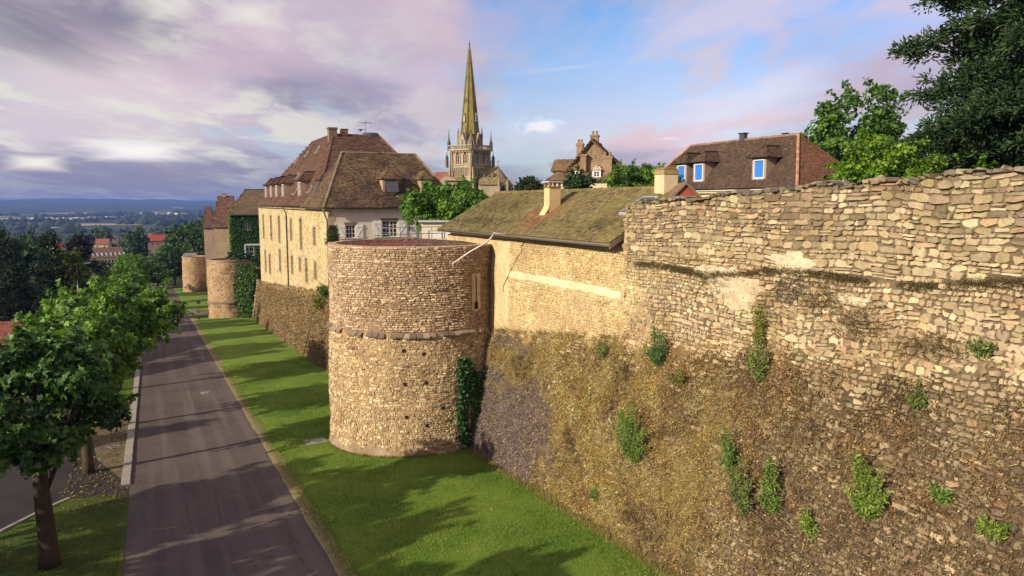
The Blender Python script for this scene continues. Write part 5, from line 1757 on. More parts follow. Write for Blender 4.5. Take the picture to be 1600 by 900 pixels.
def build_mansion():
    D = 75.0; s = D / 1142 * 1.0
    root = facing(915, D, 8.5, 'town_house', 'tall gabled brown house with four chimneys and small dormers above the mossy roof', 'house', R(-8))
    X = lambda u: (u - 915) * s * 1.0
    Z = lambda v: (318 - v) * s + CAM_Z - 8.5
    brown = [(.13, .085, .05), (.18, .115, .06), (.22, .14, .075), (.16, .10, .06)]
    m = MB(); zt = Z(281)
    wops = []
    panel(m, (X(862), 0), 0, X(968) - X(862), 0, zt, wops)
    m.poly([(X(862), 0, 0), (X(862), 0, zt), (X(862), 9, zt), (X(862), 9, 0)]); m.poly([(X(968), 0, 0), (X(968), 9, 0), (X(968), 9, zt), (X(968), 0, zt)])
    m.build('wall', M_CREAM, root)
    # steep front slope rising to the peak: lower skirt, then gable of brown stone
    gz = Z(271); pk = Z(222)
    m = MB(); m.prism([(X(879), gz - .2), (X(969), gz - .6), (X(963), Z(262)), (X(922), pk)], .9, 8.5); m.build('gable_wall', M_BSTONE, root)
    Rf = Roof(root, .26, .2, brown, 41, .03)
    px_ = X(921)
    Rf.plane([(X(874), 9, gz - .3), (X(874), .55, gz - .3), (px_, .55, pk + .15), (px_, 9, pk + .15)], .14)
    Rf.plane([(X(973), .55, Z(267)), (X(973), 9, Z(267)), (px_, 9, pk + .15), (px_, .55, pk + .15)], .14)
    Rf.plane([(X(858), -.5, zt - .1), (X(972), -.5, zt - .1), (X(966), .95, gz + .6), (X(864), .95, gz + .1)], .1)
    # side wing on the left
    Rf.plane([(X(857), .6, Z(267)), (X(890), .6, Z(267)), (X(890), 2.6, Z(248.5)), (X(859), 2.6, Z(248.5))], .12)
    Rf.plane([(X(890), 4.6, Z(267)), (X(857), 4.6, Z(267)), (X(859), 2.6, Z(248.5)), (X(890), 2.6, Z(248.5))], .12)
    Rf.ridge((px_, .55, pk + .2), (px_, 9, pk + .2), .12)
    Rf.done()
    m = MB(); m.prism([(.6, Z(270)), (4.6, Z(270)), (4.6, Z(267)), (2.6, Z(249)), (.6, Z(267))], 0, .12); q = m.build('wing_gable', M_DARKFRAME, root); q.rotation_euler = (0, 0, 0)
    for v in q.data.vertices: v.co = (X(860) + v.co.y, v.co.x, v.co.z)
    m = MB(); m.box((X(863), .8, Z(282)), (X(889), 4.2, Z(266))); m.build('wing_wall', M_PINKR, root)
    # lower roof at the far left
    m = MB(); m.box((X(850), 1, 0), (X(864), 7, Z(283))); m.build('annex_wall', M_YRENDER, root)
    R3 = Roof(root, .26, .2, brown, 42, .03, 'annex_roof'); R3.plane([(X(847), .6, Z(285)), (X(866), .6, Z(285)), (X(866), 3.5, Z(268)), (X(858), 3.5, Z(268))], .1); R3.plane([(X(847), 6.4, Z(285)), (X(847), .6, Z(285)), (X(858), 3.5, Z(268))], .1); R3.done()
    chimney(root, (X(894.5), 4.5, Z(262)), .62, .9, Z(221) - Z(262), M_CHIM, 2)
    chimney(root, (X(922.8), 2.2, Z(236)), .78, .8, Z(211.5) - Z(236), M_CHIM, 2)
    chimney(root, (X(914), 5.5, Z(240)), .38, .5, Z(215) - Z(240), M_CHIM, 0)
    chimney(root, (X(946.5), .4, Z(279)), .92, .7, Z(246.5) - Z(279), M_CHIM, 2)
    chimney(root, (X(909), .55, Z(273)), .58, .5, Z(242.5) - Z(273), M_CHIM, 0)
    dormer(root, (X(898), -.1, Z(280)), 0, .85, .95, .9, .5, brown, wall=M_CREAM, over=.16, bars=(2, 2))
    dormer(root, (X(931), -.2, Z(279)), 0, .85, .85, 1.0, .42, [(.45, .38, .32), (.5, .42, .35)], wall=M_WHITE, over=.1, bars=(2, 2))
    m = MB(); m.prism([(X(905) + .1, gz + .05), (X(939), gz + .05), (X(939), gz + .9), (X(928), Z(256)), (X(913), gz + 1.1)], .87, .93); m.build('tile_hanging', M_TILE if False else M_CHIM, root)
    return root


build_mansion()
q = facing(974.5, 66, 8.5, 'chimney', 'white capped chimney standing above green shrubs right of the gabled brown house', 'chimney')
m = MB(); m.box((-.32, -.32, 0), (.32, .32, 5.35)); m.build('shaft', M_WHITE, q)
m = MB(); m.box((-.42, -.42, 5.35), (.42, .42, 5.5)); m.box((-.36, -.36, 5.5), (.36, .36, 5.72)); m.box((-.42, -.42, 5.72), (.42, .42, 5.85), taper=.12); m.build('cap', M_WOOD, q)
m = MB(); m.lathe([(.13, 5.85), (.10, 6.2), (.14, 6.3), (.02, 6.45)], 10); m.build('cowl', M_METAL, q)


# ------------------------------------------------------------------ cathedral
def arch_pts(w, h, n=7, pointed=True):
    """outline of an opening of width w and total height h, foot at z = 0"""
    hw = w / 2; pts = [(hw, 0)]
    sp = h - (hw * 1.35 if pointed else hw)
    for k in range(n + 1):
        t = k / n * math.pi
        if pointed:
            x = math.cos(t) * hw; z = sp + (hw * 1.35) * (1 - abs(math.cos(t)) ** 1.6)
        else:
            x = math.cos(t) * hw; z = sp + math.sin(t) * hw
        pts.append((x, z))
    pts.append((-hw, 0))
    return pts


def cathedral():
    D = 185.0; s = .1625; base = -2.0
    root = facing(735, D, base, 'cathedral', 'gothic cathedral with a tall lichen-yellow crocketed spire above the tree', 'cathedral')
    X = lambda u: (u - 735) * s
    Z = lambda v: (318 - v) * s + CAM_Z - base
    cx, cy = X(735.5), 5.0
    rot = R(-41)
    def place(o): o.location = (cx, cy, 0); o.rotation_euler = (0, 0, rot); return o
    zg = Z(234.5); h = 3.45
    m = MB()
    m.box((-h, -h, 0), (h, h, Z(277)))                       # solid lower stage
    m.box((-h + .12, -h + .12, Z(277)), (h - .12, h - .12, Z(258)))
    m.box((-h + .05, -h + .05, Z(258)), (h - .05, h - .05, Z(256.5)))
    m.box((-h + .2, -h + .2, Z(256.5)), (h - .2, h - .2, zg - .2))
    belf = place(m.build('belfry', M_LIMEST, root))
    # buttresses at the corners, stepping in
    for sx in (-1, 1):
        for sy in (-1, 1):
            m = MB()
            for (zz0, zz1, w) in ((0, Z(268), .75), (Z(268), Z(250), .58), (Z(250), zg - .2, .42)):
                m.box((sx * h - w, sy * h - w * .35, zz0), (sx * h + w, sy * h + w * .35, zz1)); m.box((sx * h - w * .35, sy * h - w, zz0 + .01), (sx * h + w * .35, sy * h + w, zz1 - .01))
            m.build('buttress', M_LIMEST, belf)
            # slim pinnacle on the outer shoulder
            m = MB(); px_, py_ = sx * (h + .75), sy * (h + .75)
            m.box((px_ - .28, py_ - .28, Z(262)), (px_ + .28, py_ + .28, Z(246))); m.lathe([(.42, Z(246)), (.12, Z(242)), (.03, Z(237))], 6, px_, py_); m.build('pinnacle', M_DGREY, belf)
    # openings: a recessed dark arch with jambs and hood on the two faces that show (and the others)
    for k in range(4):
        a = k * math.pi / 2
        def put(mb, name, mat):
            o = mb.build(name, mat, belf); o.rotation_euler = (0, 0, a); return o
        for sx in (-1, 1):
            w, hh = 1.25, Z(238.5) - Z(256)
            pts = arch_pts(w, hh); m = MB()
            m.mesh([(sx * 1.25 + p[0], -h + .17, Z(256) + p[1]) for p in pts], [tuple(range(len(pts)))]); put(m, 'opening', M_DARK)
            m = MB(); inner, outer = arch_pts(w, hh), arch_pts(w + .5, hh + .34)
            n = len(inner)
            V = [(sx * 1.25 + p[0], -h - .02, Z(256) + p[1]) for p in inner] + [(sx * 1.25 + p[0], -h - .02, Z(256) + p[1]) for p in outer] + [(sx * 1.25 + p[0], -h + .22, Z(256) + p[1]) for p in inner] + [(sx * 1.25 + p[0], -h + .22, Z(256) + p[1]) for p in outer]
            F = []
            for i in range(n - 1): F += [(i, i + 1, n + i + 1, n + i), (i, 2 * n + i, 2 * n + i + 1, i + 1), (n + i, n + i + 1, 3 * n + i + 1, 3 * n + i)]
            m.mesh(V, F); m.box((sx * 1.25 - .07, -h + .02, Z(256)), (sx * 1.25 + .07, -h + .16, Z(242)))
            for j in range(6): m.box((sx * 1.25 - .6, -h + .05, Z(255) + j * .38), (sx * 1.25 + .6, -h + .15, Z(255) + j * .38 + .09))
            put(m, 'lancet_window', M_LIMEST)
        for j in range(4):
            x = -1.8 + j * 1.2; m = MB(); pts = arch_pts(.62, Z(262) - Z(275.5), 6, False)
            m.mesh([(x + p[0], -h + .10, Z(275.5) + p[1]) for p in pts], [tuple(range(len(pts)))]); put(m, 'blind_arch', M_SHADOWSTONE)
        m = MB()
        for j in range(5): m.lathe([(.12, Z(276)), (.10, Z(275)), (.10, Z(264.5)), (.17, Z(263))], 8, -2.4 + j * 1.2, -h + .02)
        put(m, 'arcade_columns', M_LIMEST)
        m = MB(); m.box((-h - .12, -h - .12, Z(277.5)), (h + .1, -h + .3, Z(276.4))); m.box((-h - .1, -h - .08, Z(258.4)), (h + .1, -h + .3, Z(257.3))); put(m, 'string_course', M_LIMEST)
        # gallery: corbel table, floor and pierced balustrade
        m = MB()
        for j in range(15): m.box((-h - .2 + j * .5, -h - .5, zg - .75), (-h + .02 + j * .5, -h + .1, zg - .25))
        m.box((-h - .72, -h - .72, zg - .25), (h + .72, -h, zg + .05 + .002 * k)); put(m, 'gallery_corbels', M_LIMEST)
        m = MB(); m.box((-h - .62, -h - .66, zg + .95), (h + .62, -h - .46, zg + 1.12))
        for j in range(22): m.box((-h - .6 + j * .375, -h - .6, zg + .04), (-h - .48 + j * .375, -h - .52, zg + .95))
        put(m, 'balustrade', M_LIMEST)
    for sx in (-1, 1):
        for sy in (-1, 1):
            m = MB(); a, b = sx * (h + .35), sy * (h + .35)
            m.box((a - .3, b - .3, zg), (a + .3, b + .3, zg + 1.9)); m.lathe([(.42, zg + 1.9), (.16, zg + 2.9), (.03, zg + 5.2)], 6, a, b)
            for j in range(4): m.lathe([(.02, zg + 2.3 + j * .6), (.30 - j * .06, zg + 2.4 + j * .6), (.02, zg + 2.5 + j * .6)], 4, a, b)
            m.build('pinnacle', M_DGREY, belf)
    # octagonal spire, with ribs and crockets on its eight edges
    zs0, tip = zg - .1, Z(72)
    prof = [(2.7, zs0), (2.5, zs0 + 3.0), (2.2, zs0 + 5.2), (.08, tip)]
    m = MB(); m.lathe(prof, 8, rot=math.pi / 8)
    sp = place(m.build('spire', M_LICHEN, root))
    for k in range(8):
        a = math.pi / 8 + k * math.pi / 4
        m = MB(); pts = [(r_ * 1.015 * math.cos(a), r_ * 1.015 * math.sin(a), z) for r_, z in prof]
        m.tube(pts, [.16, .16, .14, .05], 5, smooth=False); m.build('rib', M_LICHEN, sp)
        m = MB(); n = 34
        for j in range(n):
            z = zs0 + 4.0 + (tip - zs0 - 5.2) * (j / n) ** .98
            r_ = np.interp(z, [p[1] for p in prof], [p[0] for p in prof]) + .15
            x, y = r_ * math.cos(a), r_ * math.sin(a); q_ = .17 * (1 - .55 * j / n)
            m.box((x - q_, y - q_, z - q_ * .8), (x + q_, y + q_, z + q_ * .9), taper=q_ * .4, rz=a)
        m.build('crockets', M_DGREY, sp, 'stuff')
        # lucarne gables at the foot and dark slots above
        am = k * math.pi / 4
        r0 = 2.72
        m = MB(); V = []
        hw = .85
        tri = [(-hw, zs0), (hw, zs0), (hw, zs0 + 2.1), (0, zs0 + 4.3), (-hw, zs0 + 2.1)]
        m.prism(tri, -r0 - .25, -r0 + .9)
        o = m.build('lucarne', M_LIMEST, sp); o.rotation_euler = (0, 0, am)
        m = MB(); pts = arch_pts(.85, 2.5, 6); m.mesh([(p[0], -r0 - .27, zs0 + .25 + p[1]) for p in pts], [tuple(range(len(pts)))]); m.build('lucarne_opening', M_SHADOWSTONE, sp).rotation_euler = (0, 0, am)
        if k % 2 == 0:
            m = MB(); m.prism([(-.3, zs0 + 7.0), (.3, zs0 + 7.0), (.3, zs0 + 8.2), (0, zs0 + 9.2), (-.3, zs0 + 8.2)], -2.25, -1.6); m.build('lucarne', M_LIMEST, sp).rotation_euler = (0, 0, am)
            m = MB(); m.lathe([(.24, zs0), (.24, zs0 + 3.2), (.34, zs0 + 3.4), (.05, zs0 + 5.8)], 6, 3.15 * math.cos(a), 3.15 * math.sin(a)); m.build('turret', M_DGREY, sp)
    m = MB(); m.lathe([(.08, tip - .6), (.28, tip - .1), (.10, tip + .2), (.04, tip + 1.0)], 8); m.build('finial', M_DGREY, sp)
    # choir and apse to the right
    zr, zw = Z(261), Z(289)
    lich = [(.19, .15, .085), (.25, .20, .09), (.22, .155, .09), (.15, .125, .10)]
    x0 = X(748); xr0, xr1 = X(752), X(779.5)
    cyy = 4.0
    ap = [(X(779) + 3.6 * math.cos(t), cyy + 4.4 * math.sin(t)) for t in np.linspace(-math.pi / 2, math.pi / 2, 6)]
    out = [(x0, cyy - 4.4)] + ap + [(x0, cyy + 4.4)]
    m = MB()
    for a, b in zip(out[:-1], out[1:]): m.poly([(a[0], a[1], 0), (b[0], b[1], 0), (b[0], b[1], zw), (a[0], a[1], zw)])
    m.poly([(p[0], p[1], zw) for p in out]); m.build('choir_wall', M_LIMEST, root)
    for k, t in enumerate(np.linspace(-math.pi / 2, math.pi / 2, 6)):
        m = MB(); a, b = X(779) + 3.75 * math.cos(t), cyy + 4.6 * math.sin(t)
        m.box((a - .25, b - .25, 0), (a + .25, b + .25, zw + .1)); m.lathe([(.38, zw + .1), (.04, zw + 1.5)], 5, a, b); m.build('buttress', M_LIMEST, root)
    for t in np.linspace(-1.25, .95, 5)[:4]:
        m = MB(); nx_, ny_ = math.cos(t), math.sin(t); c0 = Vector((X(779) + 3.55 * nx_, cyy + 4.35 * ny_, 0)); e1 = Vector((-ny_, nx_, 0))
        pts = arch_pts(1.1, 3.0); m.mesh([c0 + e1 * p[0] + Vector((nx_ * .06, ny_ * .06, zw - 3.3 + p[1])) for p in pts], [tuple(range(len(pts)))]); m.build('apse_window', M_DARK, root)
    Rf = Roof(root, .5, .42, lich, 51, .05, 'choir_roof')
    e = .3
    Rf.plane([(x0, cyy - 4.7, zw), (X(779), cyy - 4.7, zw), (xr1, cyy, zr), (xr0, cyy, zr)], .15)
    Rf.plane([(X(779), cyy + 4.7, zw), (x0, cyy + 4.7, zw), (xr0, cyy, zr), (xr1, cyy, zr)], .15)
    ap2 = [(X(779) + 3.9 * math.cos(t), cyy + 4.7 * math.sin(t)) for t in np.linspace(-math.pi / 2, math.pi / 2, 6)]
    for a, b in zip(ap2[:-1], ap2[1:]): Rf.plane([(a[0], a[1], zw), (b[0], b[1], zw), (xr1, cyy, zr)], .15)
    Rf.ridge((xr0, cyy, zr), (xr1, cyy, zr), .15, (.2, .16, .1), .6); Rf.done()
    m = MB(); m.box((xr1 - .05, cyy - .05, zr), (xr1 + .05, cyy + .05, zr + 1.9)); m.box((xr1 - .4, cyy - .05, zr + 1.25), (xr1 + .4, cyy + .05, zr + 1.36)); m.build('roof_cross', M_METAL, root)
    for (u, v) in ((757, 273), (764, 275), (771, 272)):
        m = MB(); m.box((X(u) - .22, cyy - 3.0, Z(v) - .7), (X(u) + .22, cyy - 1.2, Z(v) + .2), taper=.08); m.build('roof_lucarne', M_DGREY, root)
    # orange nave roof seen at the left
    R2 = Roof(root, .5, .42, [(.26, .12, .065), (.32, .15, .08), (.29, .13, .07)], 52, .05, 'nave_roof')
    R2.plane([(X(676), 1, Z(283)), (X(704), 1, Z(283)), (X(704), 6, Z(268.5)), (X(681), 6, Z(268.5))], .15)
    R2.plane([(X(704), 11, Z(283)), (X(676), 11, Z(283)), (X(681), 6, Z(268.5)), (X(704), 6, Z(268.5))], .15); R2.done()
    m = MB(); m.box((X(677), 1.4, 0), (X(706), 10.6, Z(283) + .05)); m.build('nave_wall', M_LIMEST, root)
    m = MB(); m.prism([(X(687), 0), (X(716), 0), (X(716), Z(283)), (X(708), Z(278)), (X(696), Z(277)), (X(687), Z(285))], -1.5, 1.0); m.build('transept', M_LIMEST, root)
    R4 = Roof(root, .5, .42, lich, 53, .05, 'transept_roof'); R4.plane([(X(697), -1.9, Z(283.5)), (X(728), -1.9, Z(283.5)), (X(724), 1.5, Z(277.5)), (X(699), 1.5, Z(277.5))], .12); R4.done()
    return root


M_DGREY = pmat('dark_limestone', (.13, .12, .115), .95, n1=(1.4, .2), n2=(.3, .3))
M_SHADOWSTONE = pmat('shadow_stone', (.17, .135, .10), .95, n1=(1.4, .2), n2=(.3, .3))  # dark tone paints the shade inside blind arches and lucarne openings
cathedral()


# ------------------------------------------------------------------ houses beyond the long one
M_IVYWALL = pmat('ivy_underlay', (.02, .035, .012), .95, n1=(4., .3), n2=(1, .2), bump=.8, bscale=8.)


def build_ivy_house():
    # front right face looks at the camera, left side is lit
    c = at_dist(362.5, 400, 148)
    root = empty('town_house', (c.x, c.y, -2), R(-4), 'house wrapped in dark green ivy at the far end of the long house', 'house')
    W, Dp = 8.0, 9.0
    k = 141 / 1142
    ze = (318 - 334) * k + 13.5; zw0 = 0
    m = MB(); z0, z1 = ze - 3.9, ze - 1.9
    panel(m, (0, 0), 0, W, 0, ze, [(2.55, 3.35, (318 - 358) * k + 13.5, (318 - 344.5) * k + 13.5), (2.2, 4.0, (318 - 398) * k + 13.5, (318 - 379) * k + 13.5)], depth=.2)
    m.build('front_wall', M_IVYWALL, root)
    m = MB(); panel(m, (0, Dp), -math.pi / 2, Dp, 0, ze, [(2, 2.9, 3.2, 5.4), (5, 5.9, 3.2, 5.4), (2, 2.9, 7.4, 9.3), (5, 5.9, 7.4, 9.3)]); m.poly([(W, 0, 0), (W, Dp, 0), (W, Dp, ze), (W, 0, ze)]); m.poly([(0, Dp, 0), (0, Dp, ze), (W, Dp, ze), (W, Dp, 0)])
    m.build('side_wall', M_YRENDER, root)
    for (y, z) in ((6.55, 4.3), (3.55, 4.3), (6.55, 8.35), (3.55, 8.35)): window(root, (0, y, z), -math.pi / 2, .88, 2.1 if z < 5 else 1.85, (2, 3))
    window(root, (2.95, 0, (318 - 351.2) * k + 13.5), 0, .78, 13.5 * k - .05, (2, 3))
    window(root, (3.1, 0, (318 - 388.5) * k + 13.5), 0, 1.78, 19 * k - .05, (2, 3))
    Rf = Roof(root, .3, .24, [(.10, .075, .055), (.14, .10, .06), (.17, .12, .075)], 61, .04)
    e = .45; zr = (318 - 296.5) * k + 13.5; rx0, rx1 = 3.0, 6.5; ry = 4.5
    Rf.plane([(-e, -e, ze), (W + e, -e, ze), (rx1, ry, zr), (rx0, ry, zr)]); Rf.plane([(-e, Dp + e, ze), (-e, -e, ze), (rx0, ry, zr)]); Rf.plane([(W + e, -e, ze), (W + e, Dp + e, ze), (rx1, ry, zr)]); Rf.plane([(W + e, Dp + e, ze), (-e, Dp + e, ze), (rx0, ry, zr), (rx1, ry, zr)])
    Rf.done()
    gutter(root, (-e, -e - .08, ze - .1), (W + e, -e - .08, ze - .1), .1, M_ZINC)
    # leaves
    r = np.random.default_rng(66); n = 7000
    x = r.uniform(-.05, W, n); z = r.uniform(.2, ze - .05, n)
    ok = ~((x > 2.5) & (x < 3.4) & (z > (318 - 358.5) * k + 13.5) & (z < (318 - 344) * k + 13.5)) & ~((x > 2.1) & (x < 4.1) & (z > (318 - 398) * k + 13.5) & (z < (318 - 379) * k + 13.5))
    x, z = x[ok], z[ok]; n1 = len(x)
    y = -.06 - r.uniform(0, .22, n1)
    P = np.stack([x, y, z], 1)
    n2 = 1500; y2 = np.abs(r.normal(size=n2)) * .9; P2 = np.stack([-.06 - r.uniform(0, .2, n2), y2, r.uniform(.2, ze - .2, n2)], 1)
    N = np.concatenate([np.tile([0, -1, .3], (n1, 1)), np.tile([-1, 0, .3], (n2, 1))]); P = np.concatenate([P, P2])
    Xa, Ya, Za = rand_frames(len(P), N, .5, r)
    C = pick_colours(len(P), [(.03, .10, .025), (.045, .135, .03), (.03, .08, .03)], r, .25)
    C[n1:] = pick_colours(n2, [(.11, .20, .02), (.16, .24, .03)], r, .2)  # side ivy painted yellow-green for sunlight, the front above painted dark for shade
    scatter('ivy', P, Xa, Ya, Za, r.uniform(.16, .3, len(P)), C, LEAF_V, LEAF_F, M_LEAF, root, 'stuff')
    return root


build_ivy_house()


def simple_house(u0, v_top, u1, v_bot, D, label, wallm, cols, ridge_v, zb, hip=.2, turn=0., seed=1, wins=(), gable=True, dp=9., chim=()):
    """house whose front spans u0..u1 at distance D; the roof ridge is at ridge_v, seen from the camera"""
    s = D / 1142
    root = facing((u0 + u1) / 2, D, zb, 'town_house', label, 'house', turn)
    W = (u1 - u0) * s; ze = (318 - v_top) * s + CAM_Z - zb; zr = (318 - ridge_v) * s + CAM_Z - zb
    X = lambda u: (u - (u0 + u1) / 2) * s
    Z = lambda v: (318 - v) * s + CAM_Z - zb
    ops = [(X(a) + W / 2, X(b) + W / 2, Z(d), Z(c)) for a, b, c, d in wins]
    m = MB(); panel(m, (-W / 2, 0), 0, W, 0, ze, ops)
    m.poly([(-W / 2, 0, 0), (-W / 2, 0, ze), (-W / 2, dp, ze), (-W / 2, dp, 0)]); m.poly([(W / 2, 0, 0), (W / 2, dp, 0), (W / 2, dp, ze), (W / 2, 0, ze)]); m.poly([(-W / 2, dp, 0), (-W / 2, dp, ze), (W / 2, dp, ze), (W / 2, dp, 0)])
    if gable == 'x':
        m.poly([(-W / 2, 0, ze), (W / 2, 0, ze), (0, 0, zr)]); m.poly([(-W / 2, dp, ze), (W / 2, dp, ze), (0, dp, zr)])
    m.build('wall', wallm, root)
    for (a, b, c, d) in ops: window(root, ((a + b) / 2 - W / 2, 0, (c + d) / 2), 0, b - a - .02, d - c - .02, (2, 3), depth=.15)
    Rf = Roof(root, .34, .28, cols, seed, .04); e = .35
    if gable == 'x':
        Rf.plane([(-W / 2 - e, dp + e, ze - .2), (-W / 2 - e, -e, ze - .2), (0, -e, zr), (0, dp + e, zr)]); Rf.plane([(W / 2 + e, -e, ze - .2), (W / 2 + e, dp + e, ze - .2), (0, dp + e, zr), (0, -e, zr)])
    else:
        a = hip * W
        Rf.plane([(-W / 2 - e, -e, ze), (W / 2 + e, -e, ze), (W / 2 - a, dp / 2, zr), (-W / 2 + a, dp / 2, zr)]); Rf.plane([(W / 2 + e, dp + e, ze), (-W / 2 - e, dp + e, ze), (-W / 2 + a, dp / 2, zr), (W / 2 - a, dp / 2, zr)])
        Rf.plane([(-W / 2 - e, dp + e, ze), (-W / 2 - e, -e, ze), (-W / 2 + a, dp / 2, zr)]); Rf.plane([(W / 2 + e, -e, ze), (W / 2 + e, dp + e, ze), (W / 2 - a, dp / 2, zr)])
    Rf.done()
    for (u, v, w, h) in chim: chimney(root, (X(u), dp * .5, Z(v)), w, w, h, M_CHIM, 0)
    return root


M_BEIGE = pmat('beige_rubble', (.36, .27, .18), .93, n1=(3., .2), n2=(.4, .25), bump=.5, bscale=8.)
red_ = [(.10, .058, .045), (.125, .068, .05), (.15, .08, .057)]
simple_house(338, 352, 366, 405, 172, 'beige stone house with a steep red roof left of the ivy house', M_BEIGE, red_, 307, -8, hip=.12, seed=81, wins=((355, 360, 318, 326),) if False else (), dp=10, turn=R(-6), chim=((350, 309, .9, .9),))
simple_house(320.5, 353, 331.5, 405, 205, 'narrow grey house with a steep rose roof at the far end of the row', M_PINKR, red_, 322, -10, hip=.15, seed=82, dp=12, turn=R(-4))
simple_house(333, 353, 347, 405, 186, 'narrow beige house front standing just beyond the second tower', M_BEIGE, red_, 330, -9, hip=.1, seed=83, dp=7, turn=R(-6))
simple_house(287, 396, 306, 404, 225, 'flat little grey roofed hut behind the farthest round tower', M_RENDER, [(.26, .24, .21), (.3, .28, .25)], 389, -8, hip=.1, seed=84, dp=5)

# white pergola frame in front of the ivy house
c = at_dist(383, 399, 136)
pg = empty('pergola', (c.x, c.y, 1.8), R(-8), 'pale green metal pergola frame in front of the ivy-covered wall', 'pergola')
M_PGREEN = pmat('pale_green_paint', (.42, .52, .46), .5, n1=(3, .05), n2=(1, .1))
for (x, y) in ((0, 0), (3.4, 0), (0, 3), (3.4, 3)):
    m = MB(); m.box((x - .07, y - .07, 0), (x + .07, y + .07, 2.4)); m.build('post', M_PGREEN, pg)
for a, b in (((-.07, -.07), (3.47, .07)), ((-.07, 2.93), (3.47, 3.07)), ((-.07, .07), (.07, 2.93)), ((3.33, .07), (3.47, 2.93))):
    m = MB(); m.box((a[0], a[1], 2.4), (b[0], b[1], 2.54)); m.build('beam', M_PGREEN, pg)

# ------------------------------------------------------------------ vegetation
def crown_points(r, radii, n_cl, per, cl_r, hollow=.55, droop=.0, shoots=.8):
    """leaf positions, outward normals and a per-clump tone for a crown centred at the origin"""
    d = unit(r.normal(size=(n_cl, 3)))
    rad = (hollow + (1 - hollow) * r.random(n_cl) ** .6)
    wob = 1 + .16 * noise(d * 1.5, int(r.integers(1000)), 3)
    C = d * np.array(radii) * (rad * wob)[:, None]
    C[:, 2] = np.where(C[:, 2] < 0, C[:, 2] * .8, C[:, 2])
    P, N, T, I = [], [], [], []
    cr = cl_r * r.uniform(.65, 1.3, n_cl)
    for i in range(n_cl):
        k = int(per * (cr[i] / cl_r) ** 1.6)
        e = unit(r.normal(size=(k, 3)) + d[i] * .5 + [0, 0, .25])
        q = e * cr[i] * (r.random((k, 1)) ** .35) * [1.15, 1.15, .8]
        q[:, 2] -= droop * np.hypot(q[:, 0], q[:, 1])
        P.append(C[i] + q); N.append(e); T.append(np.full(k, r.normal())); I.append(np.full(k, i))
    # leafy shoots that stick out of the crown and break its outline
    ns = int(n_cl * shoots)
    for i in range(ns):
        j = int(r.integers(n_cl)); e = unit(d[j] + r.normal(size=3) * .45 + [0, 0, .15])
        L = cl_r * r.uniform(.9, 2.1); k = int(per * .34)
        g = r.random((k, 1)); q = C[j] + e * cr[j] * .7 + e * L * g + r.normal(size=(k, 3)) * cl_r * .17 * (1.1 - g) - np.array([0, 0, .18]) * L * g ** 2
        P.append(q); N.append(unit(e + r.normal(size=(k, 3)) * .6)); T.append(np.full(k, r.normal() + .8))
    return np.concatenate(P), np.concatenate(N), np.concatenate(T), C


def crown_mesh(name, r, radii, n_cl, per, cl_r, leaf, cols, zc, parent, lobed=False, mat=None, hollow=.5, droop=0., spread=.75, kind=None):
    P, N, T, C = crown_points(r, radii, n_cl, per, cl_r, hollow, droop)
    X, Y, Z = rand_frames(len(P), N + [0, 0, .5], spread, r)
    pal = np.array(cols); n = len(P)
    i = np.clip(((T * .5 + r.normal(size=n) * .45) * .5 + .5) * len(pal), 0, len(pal) - 1).astype(int)
    c = pal[i] * (1 + r.normal(size=(n, 1)) * .15)
    sz = leaf * r.uniform(.6, 1.25, n)
    P = P + [0, 0, zc]
    o = scatter(name, P, X, Y, Z, sz, np.clip(c, .004, .6), LOBE_V if lobed else LEAF_V, LOBE_F if lobed else LEAF_F, mat or M_LEAF, parent, kind)
    return o, C + [0, 0, zc]


def trunk_mesh(r, h, rad, C, parent, nb=9, split=.55, mat=None, bend=.15):
    m = MB()
    k = 6; pts = []; rs = []
    top = h
    for i in range(k + 1):
        f = i / k
        pts.append((bend * math.sin(f * 3 + rad * 9) * f, bend * math.cos(f * 4) * f * .7, -.2 + (top + .2) * f)); rs.append(rad * (1.25 if i == 0 else 1.05 - .45 * f))
    m.tube(pts, rs, 10)
    # limbs run out to the clumps
    idx = r.choice(len(C), min(nb, len(C)), replace=False)
    for j in idx:
        f = r.uniform(split, 1.0); b = Vector(pts[int(f * k)])
        e = Vector(C[j]); mid = b.lerp(e, .5) + Vector((0, 0, .12 * (e - b).length))
        r1 = rad * r.uniform(.28, .5)
        m.tube([b, b.lerp(mid, .5) + Vector((0, 0, .05)), mid, e], [r1, r1 * .8, r1 * .55, r1 * .2], 6)
    return m.build('trunk', mat or M_BARK, parent)


def make_tree(name, loc, label, cat, h, radii, zc, n_cl, per, cl_r, leaf, cols, rad=.22, seed=1, lobed=False, group=None, mat=None, hollow=.5, nb=9, droop=0., th=None, spread=.75, rz=0.):
    root = empty(name, loc, rz, label, cat, group)
    r = np.random.default_rng(seed)
    o, C = crown_mesh('crown', r, radii, n_cl, per, cl_r, leaf, cols, zc, root, lobed, mat, hollow, droop, spread)
    trunk_mesh(r, th or zc - radii[2] * .25, rad, C, root, nb)
    return root


def copy_tree(src, loc, rz, sc, label, group=None):
    o = src.copy(); COL.objects.link(o); o.location = loc; o.rotation_euler = (0, 0, rz); o.scale = sc
    o['label'] = label
    if group: o['group'] = group
    for ch in list(src.children):
        c = ch.copy(); COL.objects.link(c); c.parent = o
    return o


def gz(x, y): return float(ground_h(np.array([x]), np.array([y]))[0])


LIME = [(.04, .09, .018), (.08, .16, .026), (.125, .235, .035), (.18, .31, .05)]
DARKG = [(.018, .045, .016), (.028, .065, .022), (.045, .09, .028)]
PINE = [(.012, .026, .013), (.020, .040, .018), (.034, .058, .024), (.05, .075, .03)]

